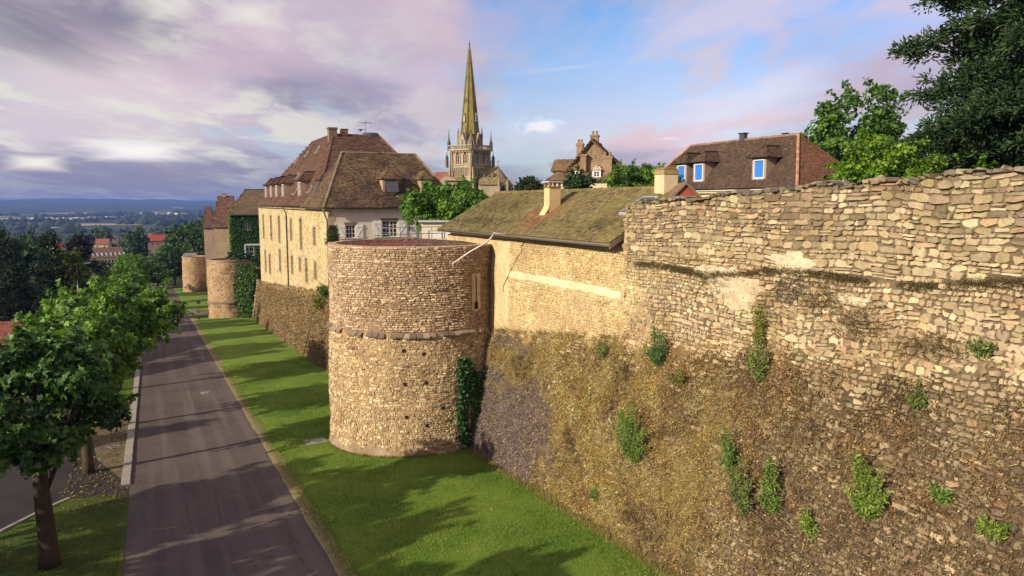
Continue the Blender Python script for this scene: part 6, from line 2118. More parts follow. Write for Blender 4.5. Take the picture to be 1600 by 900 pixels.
GT = 'trees in a row along the left side of the road'
t1 = make_tree('plane_tree', (-3.9, 30.3, near_h(30.3)), 'nearest roadside tree with a dark trunk standing on the grass island', 'tree', 8.6, (2.5, 2.6, 2.2), 5.9, 95, 85, .55, .24, [(.025, .065, .02), (.045, .105, .03), (.07, .15, .042), (.12, .21, .06)], .33, 101, True, GT, nb=14)  # leaves darker and bluer than the row: its shade is painted in
t2 = make_tree('plane_tree', (-3.5, 42.6, near_h(42.6)), 'second roadside tree, growing beside the near end of the pale kerb', 'tree', 8.8, (2.5, 2.9, 2.1), 6.3, 90, 75, .6, .27, LIME, .26, 102, True, GT, nb=14)
tb = make_tree('plane_tree', (-3.4, 53, near_h(53)), 'third roadside tree, bright green above the earth verge', 'tree', 9, (3.3, 3.3, 2.1), 6.3, 95, 70, .66, .30, LIME, .25, 109, True, GT, nb=14)
t3 = make_tree('plane_tree', (-3.0, 67, near_h(67)), 'fourth roadside tree, whose wide crown hangs out over the road', 'tree', 9, (4.9, 4.6, 2.1), 6.5, 130, 62, .8, .33, LIME, .26, 103, True, GT, nb=16)
rs_ = np.random.default_rng(4)
ordn = ['fifth', 'sixth', 'seventh', 'eighth', 'ninth', 'tenth', 'eleventh', 'twelfth', 'thirteenth']
for k, (x, y, sx, sz) in enumerate(((-4.5, 84, .78, .80), (-4.3, 97, .7, .84), (-4.6, 116, .72, .80), (-4.2, 131, .8, .9), (-4.5, 152, .75, .95), (-4.3, 172, .85, 1.0), (-4.6, 196, .85, 1.1), (-5.0, 224, .9, 1.15), (-5.5, 255, .95, 1.15))):
    copy_tree((t3, tb)[k % 2], (x, y, near_h(y)), rs_.uniform(0, 6.2), (sx, sx, sz), '%s roadside tree counting away from the camera along the left kerb' % ordn[k], GT)
# same row towards and behind the camera, outside the frame: they shade the foreground
for k, (x, y, s_) in enumerate(((-12.2, 23, 1.1), (-11.8, 33, 1.0))):
    copy_tree((tb, t2)[k % 2], (x, y, gz(x, y)), 2.1 * k, (s_, s_, s_), '%s tree beyond the side path, just outside the left edge' % ('nearer', 'farther')[k], 'trees beyond the side path')
for k, (x, y, s_) in enumerate(((-7.2, 17.5, .95), (-6.5, 4, 1.0))):
    copy_tree(t2, (x, y, near_h(y)), 1.3 + k, (s_, s_, s_), 'roadside tree beside the road just %s the camera' % ('left of' if k == 0 else 'behind'), GT)

# trees across the lawn side far down the road
make_tree('broadleaf_tree', (6.5, 262, near_h(262)), 'grey green tree leaning beside the road beyond the farthest tower', 'tree', 9, (4.2, 4, 4.0), 7.0, 60, 60, 1.2, .5, DARKG, .3, 105)
for k, (x, y, rr, zc, lab) in enumerate(((9, 300, 6.5, 8.5, 'big round green tree past the farthest round tower'), (16, 240, 5.0, 13.5, 'rounded green tree growing behind the farthest round tower top'),
                                         (22, 262, 6.5, 15, 'tall green tree on the town terrace between tower and grey house'), (4, 350, 5.0, 5.5, 'wide green tree closing the view at the bend of the road'))):
    make_tree('broadleaf_tree', (x, y, near_h(y) - (.8 if y > 340 else 0)), lab, 'tree', 10, (rr, rr, rr * .8), zc, 60, 55, rr * .3, .62, LIME if k % 2 == 0 else DARKG, .3, 110 + k)

# ---- trees and shrubs on the town side
make_tree('broadleaf_tree', (20.1, 51.5, 8.1), 'bright green spreading tree in front of the grey rendered gable front', 'tree', 5, (3.3, 2.6, 1.65), 3.0, 130, 80, .52, .20, [(.045, .11, .014), (.08, .17, .022), (.115, .23, .03), (.16, .29, .045)], .14, 121, True, nb=16, hollow=.35)
make_tree('broadleaf_tree', (55, 43.5, 9), 'large dark green tree behind the hip of the blue-blind house', 'tree', 12, (5.2, 5.0, 4.6), 7.2, 85, 95, .95, .34, [(.045, .10, .016), (.08, .165, .025), (.12, .22, .035)], .35, 122, nb=20, hollow=.35)
copy_src = make_tree('broadleaf_tree', (63, 38, 9), 'dark green tree just right of the large one behind the bright bush', 'tree', 10, (4.6, 4.2, 3.6), 5.6, 60, 90, .95, .34, [(.045, .10, .016), (.075, .155, .025), (.11, .20, .035)], .3, 123, nb=14, hollow=.4)
YG = [(.10, .20, .015), (.16, .28, .02), (.22, .34, .03), (.06, .13, .014)]
make_tree('shrub', (27.3, 20.6, 9.2), 'bright yellow-green feathery bush rising over the wall top', 'bush', 5, (2.5, 2.3, 2.4), 2.7, 150, 80, .40, .15, YG, .09, 124, hollow=.15, nb=18, spread=1.0)
make_tree('shrub', (29.5, 18.2, 9.2), 'lower yellow-green bush between the feathery bush and the dark pine', 'bush', 4, (2.3, 2.0, 1.5), 1.9, 90, 80, .42, .16, [(.07, .16, .015), (.11, .22, .02), (.15, .27, .03)], .08, 125, hollow=.2, nb=12)
make_tree('shrub', (33, 18.3, 9.3), 'mid green rounded bush against the foot of the dark pine', 'bush', 4, (2.0, 1.8, 1.8), 2.6, 70, 80, .45, .17, [(.045, .11, .015), (.07, .15, .02)], .08, 126, hollow=.2)
for k, (u, D, zt, rr, lab, cols) in enumerate(((900, 47, 13.35, 1.0, 'small grey green bush behind the ridge of the mossy roof', DARKG), (975, 57, 14.2, 1.5, 'dark green shrub left of the white capped chimney', LIME),
                                               (1000, 60, 14.6, 2.0, 'light green shrub right of the white capped chimney', [(.06, .14, .02), (.10, .2, .03)]), (1022, 57, 14.2, 1.5, 'green shrub touching the yellow ridge chimney', LIME),
                                               (829, 62, 13.7, 1.0, 'spiky dark green treetop between cathedral and gabled house', PINE), (818, 80, 13.8, .9, 'small dark treetop right of the cathedral apse', PINE))):
    b = YAW + math.atan((u - 800) / 1142)
    make_tree('shrub', (D * math.sin(b), D * math.cos(b), zt - 3.2), lab, 'bush', 3, (rr, rr, .95), 2.25, 60, 60, .34, .15, cols, .07, 130 + k, hollow=.2)


# ---- conifers: limbs of needle tufts
def conifer(name, loc, label, h, rbase, cols, seed, n_limb=60, tufts=14, tuft=.55, needle=.30, z0=.12, shape=1.0, cat='tree', top_round=.0, group=None, width=.07, per=26, spread=.30):
    root = empty(name, loc, 0, label, cat, group); r = np.random.default_rng(seed)
    m = MB(); m.tube([(0, 0, -.3), (.05, 0, h * .5), (0, .05, h * .97)], [h * .022 + .08, h * .014, .03], 10); m.build('trunk', M_BARK, root)
    P, N, T = [], [], []; lm = MB()
    for i in range(n_limb):
        f = z0 + (1 - z0) * (i + r.random()) / n_limb
        L = rbase * ((1 - f) ** shape * (1 - top_round) + top_round * math.sqrt(max(0, 1 - f * f))) * r.uniform(.7, 1.12) + .2
        a = i * 2.4 + r.normal() * .3; z = h * f
        d = np.array([math.cos(a), math.sin(a), r.uniform(-.12, .22)])
        p0 = np.array([0, 0, z]); p1 = p0 + d * L * [1, 1, .6] + [0, 0, -.06 * L]
        lm.tube([p0, (p0 + p1) / 2 + [0, 0, .04 * L], p1], [.035 * L ** .5 + .02, .03 * L ** .4, .012], 5)
        nt = max(3, int(tufts * L / rbase))
        for j in range(nt):
            g = r.uniform(.22, 1.0) ** .8
            side = np.array([-d[1], d[0], 0]) * r.normal() * L * .20 * (1.1 - g * .5)
            c = p0 + (p1 - p0) * g + side + [0, 0, r.normal() * .10 * L ** .5]
            e = unit(r.normal(size=(per, 3)) * [1, 1, .6] + d * .5 + [0, 0, .35])
            q = c + e * tuft * r.random((per, 1)) ** .5 * [1, 1, .55]
            P.append(q); N.append(e); T.append(np.full(per, r.normal()))
    lm.build('limbs', M_BARK, root, 'stuff')
    P = np.concatenate(P); N = np.concatenate(N); T = np.concatenate(T); n = len(P)
    Y = unit(N + r.normal(size=(n, 3)) * spread + [0, 0, -.05]); X = unit(np.cross(Y, r.normal(size=(n, 3)))); Z = np.cross(X, Y)
    pal = np.array(cols); i = np.clip(((T * .5 + r.normal(size=n) * .5) * .5 + .5) * len(pal), 0, len(pal) - 1).astype(int)
    c = pal[i] * (1 + r.normal(size=(n, 1)) * .15)
    S = np.stack([np.full(n, width) * r.uniform(.7, 1.5, n), needle * r.uniform(.6, 1.3, n), np.full(n, needle)], 1)
    scatter('crown', P, X, Y, Z, S, np.clip(c, .003, .4), LEAF_V, LEAF_F, M_NEEDLE, root)
    return root


conifer('pine_tree', (34.2, 17.0, 8.6), 'towering dark pine at the upper right corner behind the wall', 25, 7.0, [(.012, .030, .014), (.022, .050, .020), (.042, .080, .030), (.07, .11, .042)], 141, 135, 40, .62, .26, .10, .55, top_round=.55, width=.085, per=58)
# left: dark conifers below the road, a cedar among them
for k, (x, y, ht, rb, lab) in enumerate(((-15.6, 76, 13.5, 4.3, 'blue green spruce at the front of the dark conifers on the left'), (-14.5, 98, 14.6, 4.6, 'dark spruce standing second among the left conifers'),
                                         (-21, 92, 18.2, 5.8, 'tallest dark conifer reaching up at the left picture edge'), (-17.5, 112, 17.0, 5.2, 'dark conifer behind the others beside the yellow-green tree'),
                                         (-24, 118, 18.5, 6.0, 'broad dark conifer far left in front of the fields'), (-11.6, 109, 14.6, 3.9, 'short dark conifer nearest the trimmed hedge'))):
    conifer('spruce_tree', (x, y, gz(x, y) - .3), lab, ht, rb, [(.010, .022, .016), (.018, .036, .026), (.032, .056, .040), (.05, .075, .055)], 150 + k, 80, 16, .7, .42, .04, .9, width=.16, per=18)
for k, (x, y, ht) in enumerate(((-17, 28, 11), (-20, 46, 12.5), (-21, 12, 13))):
    conifer('spruce_tree', (x, y, gz(x, y) - .3), 'dark spruce below the side path just outside the left edge, %s' % ('nearest the grass island' if k == 0 else 'farther along' if k == 1 else 'behind the camera'), ht, 4.5, PINE, 160 + k, 60, 14, .8, .45, .04, .9, width=.18, per=16)
make_tree('broadleaf_tree', (-13.6, 150, gz(-13.6, 150)), 'yellow-green tree glowing behind the dark conifers', 'tree', 15, (3.0, 3, 3.2), 10.2, 46, 70, .8, .36, [(.075, .11, .012), (.11, .15, .016), (.14, .18, .02)], .4, 171, hollow=.35)
make_tree('copper_beech', (-16.0, 203, gz(-16.0, 203)), 'narrow dark purple copper beech beside the pale school', 'tree', 20, (2.6, 2.6, 5.6), 11.6, 60, 60, .85, .45, [(.018, .010, .014), (.028, .014, .020), (.012, .008, .010)], .4, 172, hollow=.35)


def hedge(name, pts, w, label, cols, seed, leaf=.14, dens=160):
    """trimmed hedge along (x, y, z0, ztop) points"""
    root = empty(name, (pts[0][0], pts[0][1], pts[0][2]), 0, label, 'hedge'); r = np.random.default_rng(seed)
    ox, oy, oz = pts[0][:3]; m = MB(); P, N = [], []
    for a, b in zip(pts[:-1], pts[1:]):
        d = np.array([b[0] - a[0], b[1] - a[1]]); L = np.hypot(*d); e = d / L; s = np.array([-e[1], e[0]])
        V = []
        for q in (a, b):
            for sd in (-1, 1):
                for z in (q[2], q[3] - .12): V.append((q[0] + s[0] * sd * (w / 2 - .12) - ox, q[1] + s[1] * sd * (w / 2 - .12) - oy, z - oz))
        m.mesh(V, [(0, 1, 3, 2), (4, 6, 7, 5), (0, 4, 5, 1), (2, 3, 7, 6), (1, 5, 7, 3)])
        H = (a[3] - a[2] + b[3] - b[2]) / 2; n = int(dens * L * (w + 2 * H))
        f = r.random(n); z0 = a[2] + (b[2] - a[2]) * f; z1 = a[3] + (b[3] - a[3]) * f
        pick = r.random(n) * (w + 2 * H); top = pick < w
        off = np.where(top, pick - w / 2, np.where(pick < w + H, -w / 2, w / 2)); zz = np.where(top, z1, z0 + (z1 - z0) * r.random(n))
        p = np.stack([a[0] + d[0] * f + s[0] * off - ox, a[1] + d[1] * f + s[1] * off - oy, zz - oz], 1)
        nn = np.where(top[:, None], [0, 0, 1.], np.stack([s[0] * np.sign(off), s[1] * np.sign(off), .2 + 0 * off], 1))
        P.append(p + nn * (r.normal(size=(n, 1)) * .07 + .10 * noise(p * 1.1, seed, 2)[:, None])); N.append(nn)
    m.build('stems', M_IVYWALL, root)
    P, N = np.concatenate(P), np.concatenate(N); X, Y, Z = rand_frames(len(P), N, .7, r)
    scatter('foliage', P, X, Y, Z, leaf * r.uniform(.6, 1.3, len(P)), pick_colours(len(P), cols, r, .2), LEAF_V, LEAF_F, M_LEAF, root)
    return root


hedge('hedge', [(-11.2, 77, -6, -1.9), (-10.2, 84, -6.6, -.3), (-9.6, 90, -6.8, .7), (-8.9, 98, -7.2, 1.1)], 2.2, 'high trimmed hedge with a sunlit sloping top behind the roadside trees', [(.05, .09, .018), (.08, .13, .025), (.035, .07, .018)], 181, .22, 60)

# ---- plants on the battered foot of the rampart
def wall_hit(u, v, x=16.4):
    for _ in range(8):
        s, z = on_x(u, v, x)
        x = float(wall_x(np.array([s]), np.array([z]))[0])
    return s, z, x


def wall_bush(u, v, wpx, hpx, label, cols, seed, leaf=.10, dens=1.0, name='wall_bush', up=.35):
    s, z, x = wall_hit(u, v + hpx * .42)
    D = math.hypot(s, x); w = wpx / 1142 * D / 2; h = hpx / 1142 * D
    root = empty(name, (x + .02, s, z), 0, label, 'bush'); r = np.random.default_rng(seed)
    n_st = int(8 + wpx / 4.5); m = MB(); P, N, T = [], [], []
    for k in range(n_st):
        f = (k + .5) / n_st; a = r.uniform(-1, 1)
        zt = h * r.uniform(.25, 1.08) * (1 - .25 * abs(a))
        tip = np.array([-.04 * h - r.uniform(.10, .35), a * w * 1.15, zt + .05])
        mid = np.array([-.10 * h - .08, a * w * .55, zt * .45])
        m.tube([(0, 0, 0), mid, tip], [.016, .011, .004], 5)
        kk = int(85 * dens * (wpx * hpx) ** .5 / 55 * r.uniform(.4, 1.4))
        g = r.random(kk) ** .8
        q = np.where(g[:, None] < .5, mid * (g[:, None] * 2), mid + (tip - mid) * (g[:, None] * 2 - 1))
        q = q + r.normal(size=(kk, 3)) * [.06, .05 + .05 * w, .06] * (1.15 - .6 * g[:, None])
        dx = np.interp(z + q[:, 2], [0, 1], [0, 0])
        P.append(q); N.append(unit(r.normal(size=(kk, 3)) * .7 + [-.6, 0, .8])); T.append(np.full(kk, r.normal()))
    m.build('stems', M_BARK, root)
    P, N, T = np.concatenate(P), np.concatenate(N), np.concatenate(T); n = len(P)
    X, Y, Z = rand_frames(n, N, .5, r)
    Y = unit(Y + [0, 0, up]); X = unit(np.cross(Y, Z)); Z = np.cross(X, Y)
    pal = np.array(cols); i = np.clip(((T * .5 + r.normal(size=n) * .4) * .5 + .5) * len(pal), 0, len(pal) - 1).astype(int)
    S = np.stack([np.full(n, leaf * .55), leaf * r.uniform(.7, 1.6, n), np.full(n, leaf)], 1)
    scatter('leaves', P, X, Y, Z, S, np.clip(pal[i] * (1 + r.normal(size=(n, 1)) * .15), .005, .6), LEAF_V, LEAF_F, M_LEAF, root)
    return root


BR = [(.11, .185, .04), (.17, .26, .06), (.24, .33, .09)]
YB = [(.15, .22, .04), (.23, .31, .06), (.32, .39, .10)]
OL = [(.13, .17, .05), (.19, .24, .07), (.26, .29, .10)]
for k, (u, v, w, h, lab, cols) in enumerate((
        (1032, 546, 52, 58, 'dark green round bush on the upper edge of the rampart foot', [(.06, .13, .045), (.10, .19, .06), (.14, .24, .07)]),
        (993, 680, 84, 96, 'largest light green feathery bush in the middle of the rampart foot', BR),
        (1143, 706, 36, 64, 'slim pale green plant right of the largest bush', BR), (1166, 762, 42, 96, 'tall thin olive plant in the pair low on the rampart foot', OL),
        (1212, 762, 40, 92, 'green twin of the tall thin olive plant, standing to its right', BR), (1360, 765, 54, 104, 'upright yellow-green bush alone at the lower right', YB),
        (1190, 566, 34, 76, 'straggly green plant hanging under the pale patch', OL), (1192, 512, 26, 70, 'yellowish weed growing in the seam above the straggly plant', [(.22, .22, .05), (.28, .26, .06)]),
        (936, 773, 20, 24, 'tiny green tuft low beside the lawn edge of the rampart', BR), (1475, 772, 30, 18, 'flat little green tuft at the right side', BR), (1270, 818, 26, 40, 'small pale weed below the upright yellow-green bush', YB),
        (1556, 826, 38, 26, 'small yellow-green tuft near the lower right corner', YB), (1438, 624, 26, 30, 'small grey green plant among the brown stones on the right', OL), (944, 545, 30, 30, 'little faded green plant under the yellow wall', OL),
        (1538, 545, 30, 22, 'low olive weed along the top of the foot at far right', OL), (1064, 590, 30, 26, 'low yellow weed just below the dark round bush', [(.2, .2, .05), (.26, .24, .06)]))):
    wall_bush(u, v, w, h, lab, cols, 200 + k, leaf=.085)

# ---- dry grass, dead creeper and litter over the foot: nobody could count it
def foot_cover():
    r = np.random.default_rng(301)
    def tone(s, z):
        p = np.stack([s, z], 1)
        och = np.array([.34, .245, .09]); och2 = np.array([.50, .41, .23]); brn = np.array([.175, .12, .07]); pur = np.array([.215, .165, .155]); drk = np.array([.10, .065, .04]); rst = np.array([.235, .145, .07])
        a = np.clip((s - 13.5) / 10 + .6 * noise(p * .5, 321, 3), 0, 1)[:, None]
        c = brn * (1 - a) + och * a
        k = np.clip(.9 * noise(p * 1.3, 322, 3) + .25, 0, 1)[:, None]; c = c * (1 - k * .6) + och2 * k * .6 * (.4 + .6 * a) + c * k * .6 * (.6 - .6 * a)
        k = np.clip(1.3 * noise(p * .9, 323, 3) - .05, 0, 1)[:, None]; c = c * (1 - k) + rst * k
        k = np.clip(1.5 * noise(p * .75, 324, 4) - .25, 0, 1)[:, None]; c = c * (1 - k) + drk * k
        pk = np.clip((s - 28.4 + 1.2 * noise(p * .7, 325, 2)) * 1.4, 0, 1) * np.clip((3.0 - z + noise(p * .7, 326, 2)) * 1.2, 0, 1)
        pk = np.maximum(pk, np.clip((s - 31.5) * 1.5, 0, 1) * np.clip((z - 3.6) * 2, 0, 1) * .8)[:, None]
        return c * (1 - pk) + pur * pk
    def place(n, s0, s1, drop):
        s = s0 + (s1 - s0) * r.random(n) ** 1.25; t = r.random(n); z = near_h(s) + (z_tal(s) - near_h(s) + .25) * t
        p = np.stack([s, z], 1)
        cov = .62 + .5 * np.clip((s - 9) / 13, 0, 1) + .75 * noise(p * .75, 331, 3) - drop * np.clip((z - z_tal(s) + .8) / .8, 0, 1)
        k = r.random(n) < cov
        return s[k], z[k]
    for nm, n, s0, s1, tV, tF, sz, wd, lift in (('dry_grass', 190000, 5, 36.8, BLADE_V, BLADE_F, .24, .015, .0), ('dead_creeper', 190000, 5, 36.8, LEAF_V, LEAF_F, .05, .045, .09)):
        # sample evenly over the picture rather than the wall: nearer parts need finer cover
        s, z = place(n, s0, s1, .9)
        P = wall_surf(s, z, r.random(len(s)) * lift + .01)
        m = len(s); N = np.tile([-.85, 0, .5], (m, 1))
        X, Y, Z = rand_frames(m, N, .8 if nm != 'dry_grass' else .5, r)
        if nm == 'dry_grass':
            Y = unit(np.array([-.45, 0, -.35]) + r.normal(size=(m, 3)) * [.30, .35, .75]); X = unit(np.cross(Y, r.normal(size=(m, 3)))); Z = np.cross(X, Y)
        c = tone(s, z) * np.exp(r.normal(size=(m, 1)) * .5)
        S = np.stack([wd * r.uniform(.6, 1.6, m), sz * r.uniform(.4, 1.5, m), np.full(m, sz)], 1)
        scatter(nm, P, X, Y, Z, S, np.clip(c, .02, .75), tV, tF, M_DRY, None, 'stuff')
    # thin dead stems trailing down
    m_ = MB()
    for k in range(260):
        s = r.uniform(7, 35); z = near_h(s) + (z_tal(s) - near_h(s)) * r.uniform(.15, 1.02)
        a = r.normal() * .5; L = r.uniform(.25, .8)
        q = [(s + a * L * f + .05 * math.sin(9 * f + k), z - L * f) for f in (0, .35, .7, 1)]
        V = wall_surf(np.array([p[0] for p in q]), np.array([p[1] for p in q]), np.array([.03, .10, .09, .03]))
        m_.tube([tuple(v) for v in V], [.006, .008, .006, .004], 4, c=tuple(np.array([.22, .155, .10]) * r.uniform(.5, 1.5)), caps=False)
    m_.build('dead_stems', M_DRY, None, 'stuff')


foot_cover()


def tufts(name, pts, n_per, h, wdt, cols, seed, mat=None, lean=(-.4, 0, 1.0), spread=.5, parent=None, world=False):
    r = np.random.default_rng(seed); P = np.repeat(np.array(pts, float), n_per, 0); n = len(P)
    P = P + r.normal(size=(n, 3)) * [.05, .10, .03]
    Y = unit(np.array(lean) + r.normal(size=(n, 3)) * spread); X = unit(np.cross(Y, r.normal(size=(n, 3)))); Z = np.cross(X, Y)
    S = np.stack([np.full(n, wdt), h * r.uniform(.4, 1.4, n), np.full(n, h)], 1)
    return scatter(name, P, X, Y, Z, S, pick_colours(n, cols, r, .25), BLADE_V, BLADE_F, mat or M_DRY, parent, 'stuff', world)


r_ = np.random.default_rng(77)
# weeds along the scar that crosses the great wall
s = r_.uniform(6, 23.5, 1100); s = s[noise(s[:, None] * .9, 371, 3) > -.55]; z = z_scar(s) + r_.normal(size=len(s)) * .05 - .02
tufts('ledge_weeds', wall_surf(s, z, np.full(len(s), .04)), 16, .13, .014, [(.15, .10, .06), (.09, .06, .04), (.22, .15, .08), (.14, .14, .06)], 372, lean=(-.7, 0, .25), spread=.7)
s = r_.uniform(24.5, 36.5, 160); z = z_tal(s) + .05 + r_.normal(size=len(s)) * .12
tufts('ledge_weeds', wall_surf(s, z, np.full(len(s), .04)), 16, .16, .016, [(.35, .26, .12), (.22, .16, .08), (.16, .17, .06)], 373, lean=(-.7, 0, .25), spread=.7)
# tangled patches clinging to the upper wall
for k, (u, v, ru, rv, cols) in enumerate(((1235, 450, 34, 30, [(.13, .10, .09), (.19, .15, .13), (.10, .07, .05)]), (1290, 470, 44, 32, [(.22, .17, .08), (.16, .12, .06), (.12, .08, .05)]), (1345, 505, 50, 30, [(.20, .14, .08), (.14, .09, .05)]),
                                          (1090, 405, 40, 9, [(.40, .27, .08), (.28, .2, .08), (.2, .19, .07)]), (1460, 540, 60, 22, [(.16, .11, .06), (.22, .16, .08)]), (1120, 440, 30, 22, [(.24, .18, .09), (.18, .14, .08)]), (1195, 495, 14, 46, [(.26, .22, .07), (.20, .15, .07)]))):
    n = int(ru * rv * .22); U = u + r_.normal(size=n) * ru * .5; Vv = v + r_.normal(size=n) * rv * .5
    pts = []
    for a, b in zip(U, Vv):
        s_, z_, x_ = wall_hit(a, b, 17.1); pts.append((x_ - .07, s_, z_))
    tufts('clinging_weeds', pts, 7, .10, .016, cols, 380 + k, lean=(-.5, 0, -.1), spread=.9)

# ---- grass of the lawn: short blades, ragged along wall and kerb
def grass(name, n, xr, yr, h, w, cols, seed, dens=None, z0=.05, mat=None):
    r = np.random.default_rng(seed)
    x = r.uniform(*xr, n); y = yr[0] + (yr[1] - yr[0]) * r.random(n) ** 1.5
    if dens is not None: k = dens(x, y, r); x, y = x[k], y[k]
    n = len(x); P = np.stack([x, y, near_h(y) + z0], 1)
    Y = unit(np.array([0, 0, 1.]) + r.normal(size=(n, 3)) * .45); X = unit(np.cross(Y, r.normal(size=(n, 3)))); Z = np.cross(X, Y)
    t = np.clip(.5 + .6 * noise(P[:, :2] * .5, seed, 3) + r.normal(size=n) * .25, 0, .999) * (len(cols) - 1)
    pal = np.array(cols); i = t.astype(int); f = (t - i)[:, None]; c = pal[i] * (1 - f) + pal[np.minimum(i + 1, len(pal) - 1)] * f
    S = np.stack([np.full(n, w), h * r.uniform(.5, 1.5, n), np.full(n, h)], 1)
    scatter(name, P, X, Y, Z, S, c * (1 + r.normal(size=(n, 1)) * .12), BLADE_V, BLADE_F, mat or M_LEAF, None, 'stuff')


GC = [(.085, .165, .018), (.13, .215, .025), (.175, .255, .035), (.26, .29, .07)]
inside_tower = lambda x, y: np.hypot(x - TX, y - TY) < TR + .1
grass('grass', 190000, (5.5, 16), (15, 75), .075, .022, GC, 401, lambda x, y, r: ~inside_tower(x, y) & (x < 15.9))
grass('edge_grass', 16000, (5.35, 6.1), (18, 110), .08, .02, [(.25, .20, .09), (.14, .16, .03), (.30, .25, .12)], 402, z0=.02)
# straw-coloured tall tufts on the foot, and clover or moss flecks in the turf
sp = []
for (u, v, ru, rv, n_) in ((1072, 745, 42, 60, 170), (1000, 770, 60, 40, 90), (900, 700, 40, 60, 110), (820, 580, 40, 50, 120), (960, 600, 60, 40, 110), (1120, 640, 60, 50, 90), (1050, 850, 80, 30, 60), (780, 600, 16, 60, 70)):
    for _ in range(n_):
        s_, z_, x_ = wall_hit(u + r_.normal() * ru * .6, v + r_.normal() * rv * .6); sp.append((x_ - .02, s_, z_))
tufts('straw_tufts', sp, 22, .34, .013, [(.50, .38, .16), (.42, .30, .11), (.58, .47, .24), (.34, .26, .10)], 399, lean=(-.55, 0, .05), spread=.5)
rr_ = np.random.default_rng(398); n = 9000; x = rr_.uniform(5.8, 15.6, n); y = 16 + 60 * rr_.random(n) ** 1.4; k = (noise(np.stack([x, y], 1) * .8, 397, 3) > .05) & ~inside_tower(x, y); x, y = x[k], y[k]; n = len(x)
X, Y, Z = rand_frames(n, np.tile([0, 0, 1.], (n, 1)), .3, rr_)
scatter('lawn_weeds', np.stack([x, y, near_h(y) + .11], 1), X, Y, Z, rr_.uniform(.03, .07, n), pick_colours(n, [(.20, .26, .07), (.30, .28, .12), (.05, .11, .02), (.42, .38, .22)], rr_, .2), LEAF_V, LEAF_F, M_LEAF, None, 'stuff')
# ragged growth where the tower meets the turf
an = rr_.uniform(-math.pi * 1.05, -.1 * math.pi, 420); tp = np.stack([TX + (TR + .12) * np.cos(an), TY + (TR + .12) * np.sin(an), near_h(TY + TR * np.sin(an)) + .03], 1)
tufts('foot_grass', tp, 14, .16, .016, [(.14, .17, .04), (.26, .22, .09), (.34, .28, .13)], 396, lean=(0, -.3, 1), spread=.4)
grass('foot_grass', 16000, (14.9, 15.7), (12, 36), .22, .02, [(.30, .23, .09), (.20, .19, .05), (.38, .30, .14), (.12, .16, .03)], 403, mat=M_DRY)
grass('verge_grass_blades', 26000, (-9.3, -1.65), (16, 38), .10, .02, [(.05, .09, .015), (.08, .12, .02), (.12, .13, .03)], 404, lambda x, y, r: y < 38.3 - np.maximum(0, (-4.0 - x)) * 1.6)
grass('verge_grass_blades', 20000, (-4.6, -1.95), (62, 150), .12, .03, GC[:3], 405, z0=.03)
# litter on the earth verge
r = np.random.default_rng(410); n = 2600; x = r.uniform(-4.4, -1.5, n); y = r.uniform(36, 66, n)
X, Y, Z = rand_frames(n, np.tile([0, 0, 1.], (n, 1)), .25, r)
scatter('fallen_leaves', np.stack([x, y, near_h(y) + .05], 1), X, Y, Z, r.uniform(.06, .13, n), pick_colours(n, [(.24, .16, .06), (.16, .10, .05), (.30, .24, .08), (.10, .12, .03)], r, .2), LEAF_V, LEAF_F, M_DRY, None, 'stuff')

# ---- ivy: beside the main tower, on the second tower, on the far curtain
def ivy(name, loc, label, P, N, cols, seed, leaf, stems=None):
    root = empty(name, loc, 0, label, 'ivy'); r = np.random.default_rng(seed)
    X, Y, Z = rand_frames(len(P), N, .6, r)
    scatter('leaves', P, X, Y, Z, leaf * r.uniform(.6, 1.3, len(P)), pick_colours(len(P), cols, r, .22), LEAF_V, LEAF_F, M_LEAF, root, world=True)
    if stems:
        m = MB()
        for st in stems: m.tube(st, [.03, .025, .015, .008][:len(st)], 5)
        m.build('stems', M_BARK, root, world=True)
    return root


def tower_pt(u, v, off):
    """point of the pixel on the main tower, pushed off its surface"""
    d = cam_dir(u, v); a = d.x ** 2 + d.y ** 2; b = -2 * (d.x * TX + d.y * TY); c = TX ** 2 + TY ** 2 - (TR + off) ** 2
    q = b * b - 4 * a * c
    t = (-b - math.sqrt(q)) / (2 * a) if q > 0 else -b / (2 * a)
    p = d * t; return Vector((p.x, p.y, CAM_Z + p.z)), Vector((p.x - TX, p.y - TY, 0)).normalized()


def ivy_main(col, u0, u1, v0, v1, n, cols, label, seed, leaf=.13, shape=None):
    r = np.random.default_rng(seed); P, N = [], []
    for _ in range(n):
        f = r.random(); v = v0 + (v1 - v0) * f
        if r.random() < .75 * max(0, math.sin(f * 23 + seed) * math.sin(f * 9.7)): continue
        uc = (u0 + u1) / 2 + 5 * math.sin(f * 7 + seed); w = (u1 - u0) / 2 * (.55 + .45 * math.sin(f * 5 + 1.0)) * (1.0 if f > .08 else .5)
        u = uc + w * (r.random() * 2 - 1) + r.normal() * 2.5
        p, nn = tower_pt(min(u, 762), v, .04 + r.random() * .22)
        if u > 762: p = p + Vector((.25, -.5, 0)) * ((u - 762) / 14)
        P.append(p); N.append(nn * .8 + Vector((0, 0, .4)))
    base = tower_pt((u0 + u1) / 2, v1, .1)[0]
    st = []
    for k in range(5): st.append([tower_pt((u0 + u1) / 2 + (k - 2) * 3, v, .05)[0] for v in (v1, v1 - (v1 - v0) * .35, v1 - (v1 - v0) * .7, v0 + 8)])
    return ivy('ivy', (base.x, base.y, base.z), label, np.array(P), np.array(N), cols, seed, leaf, st)


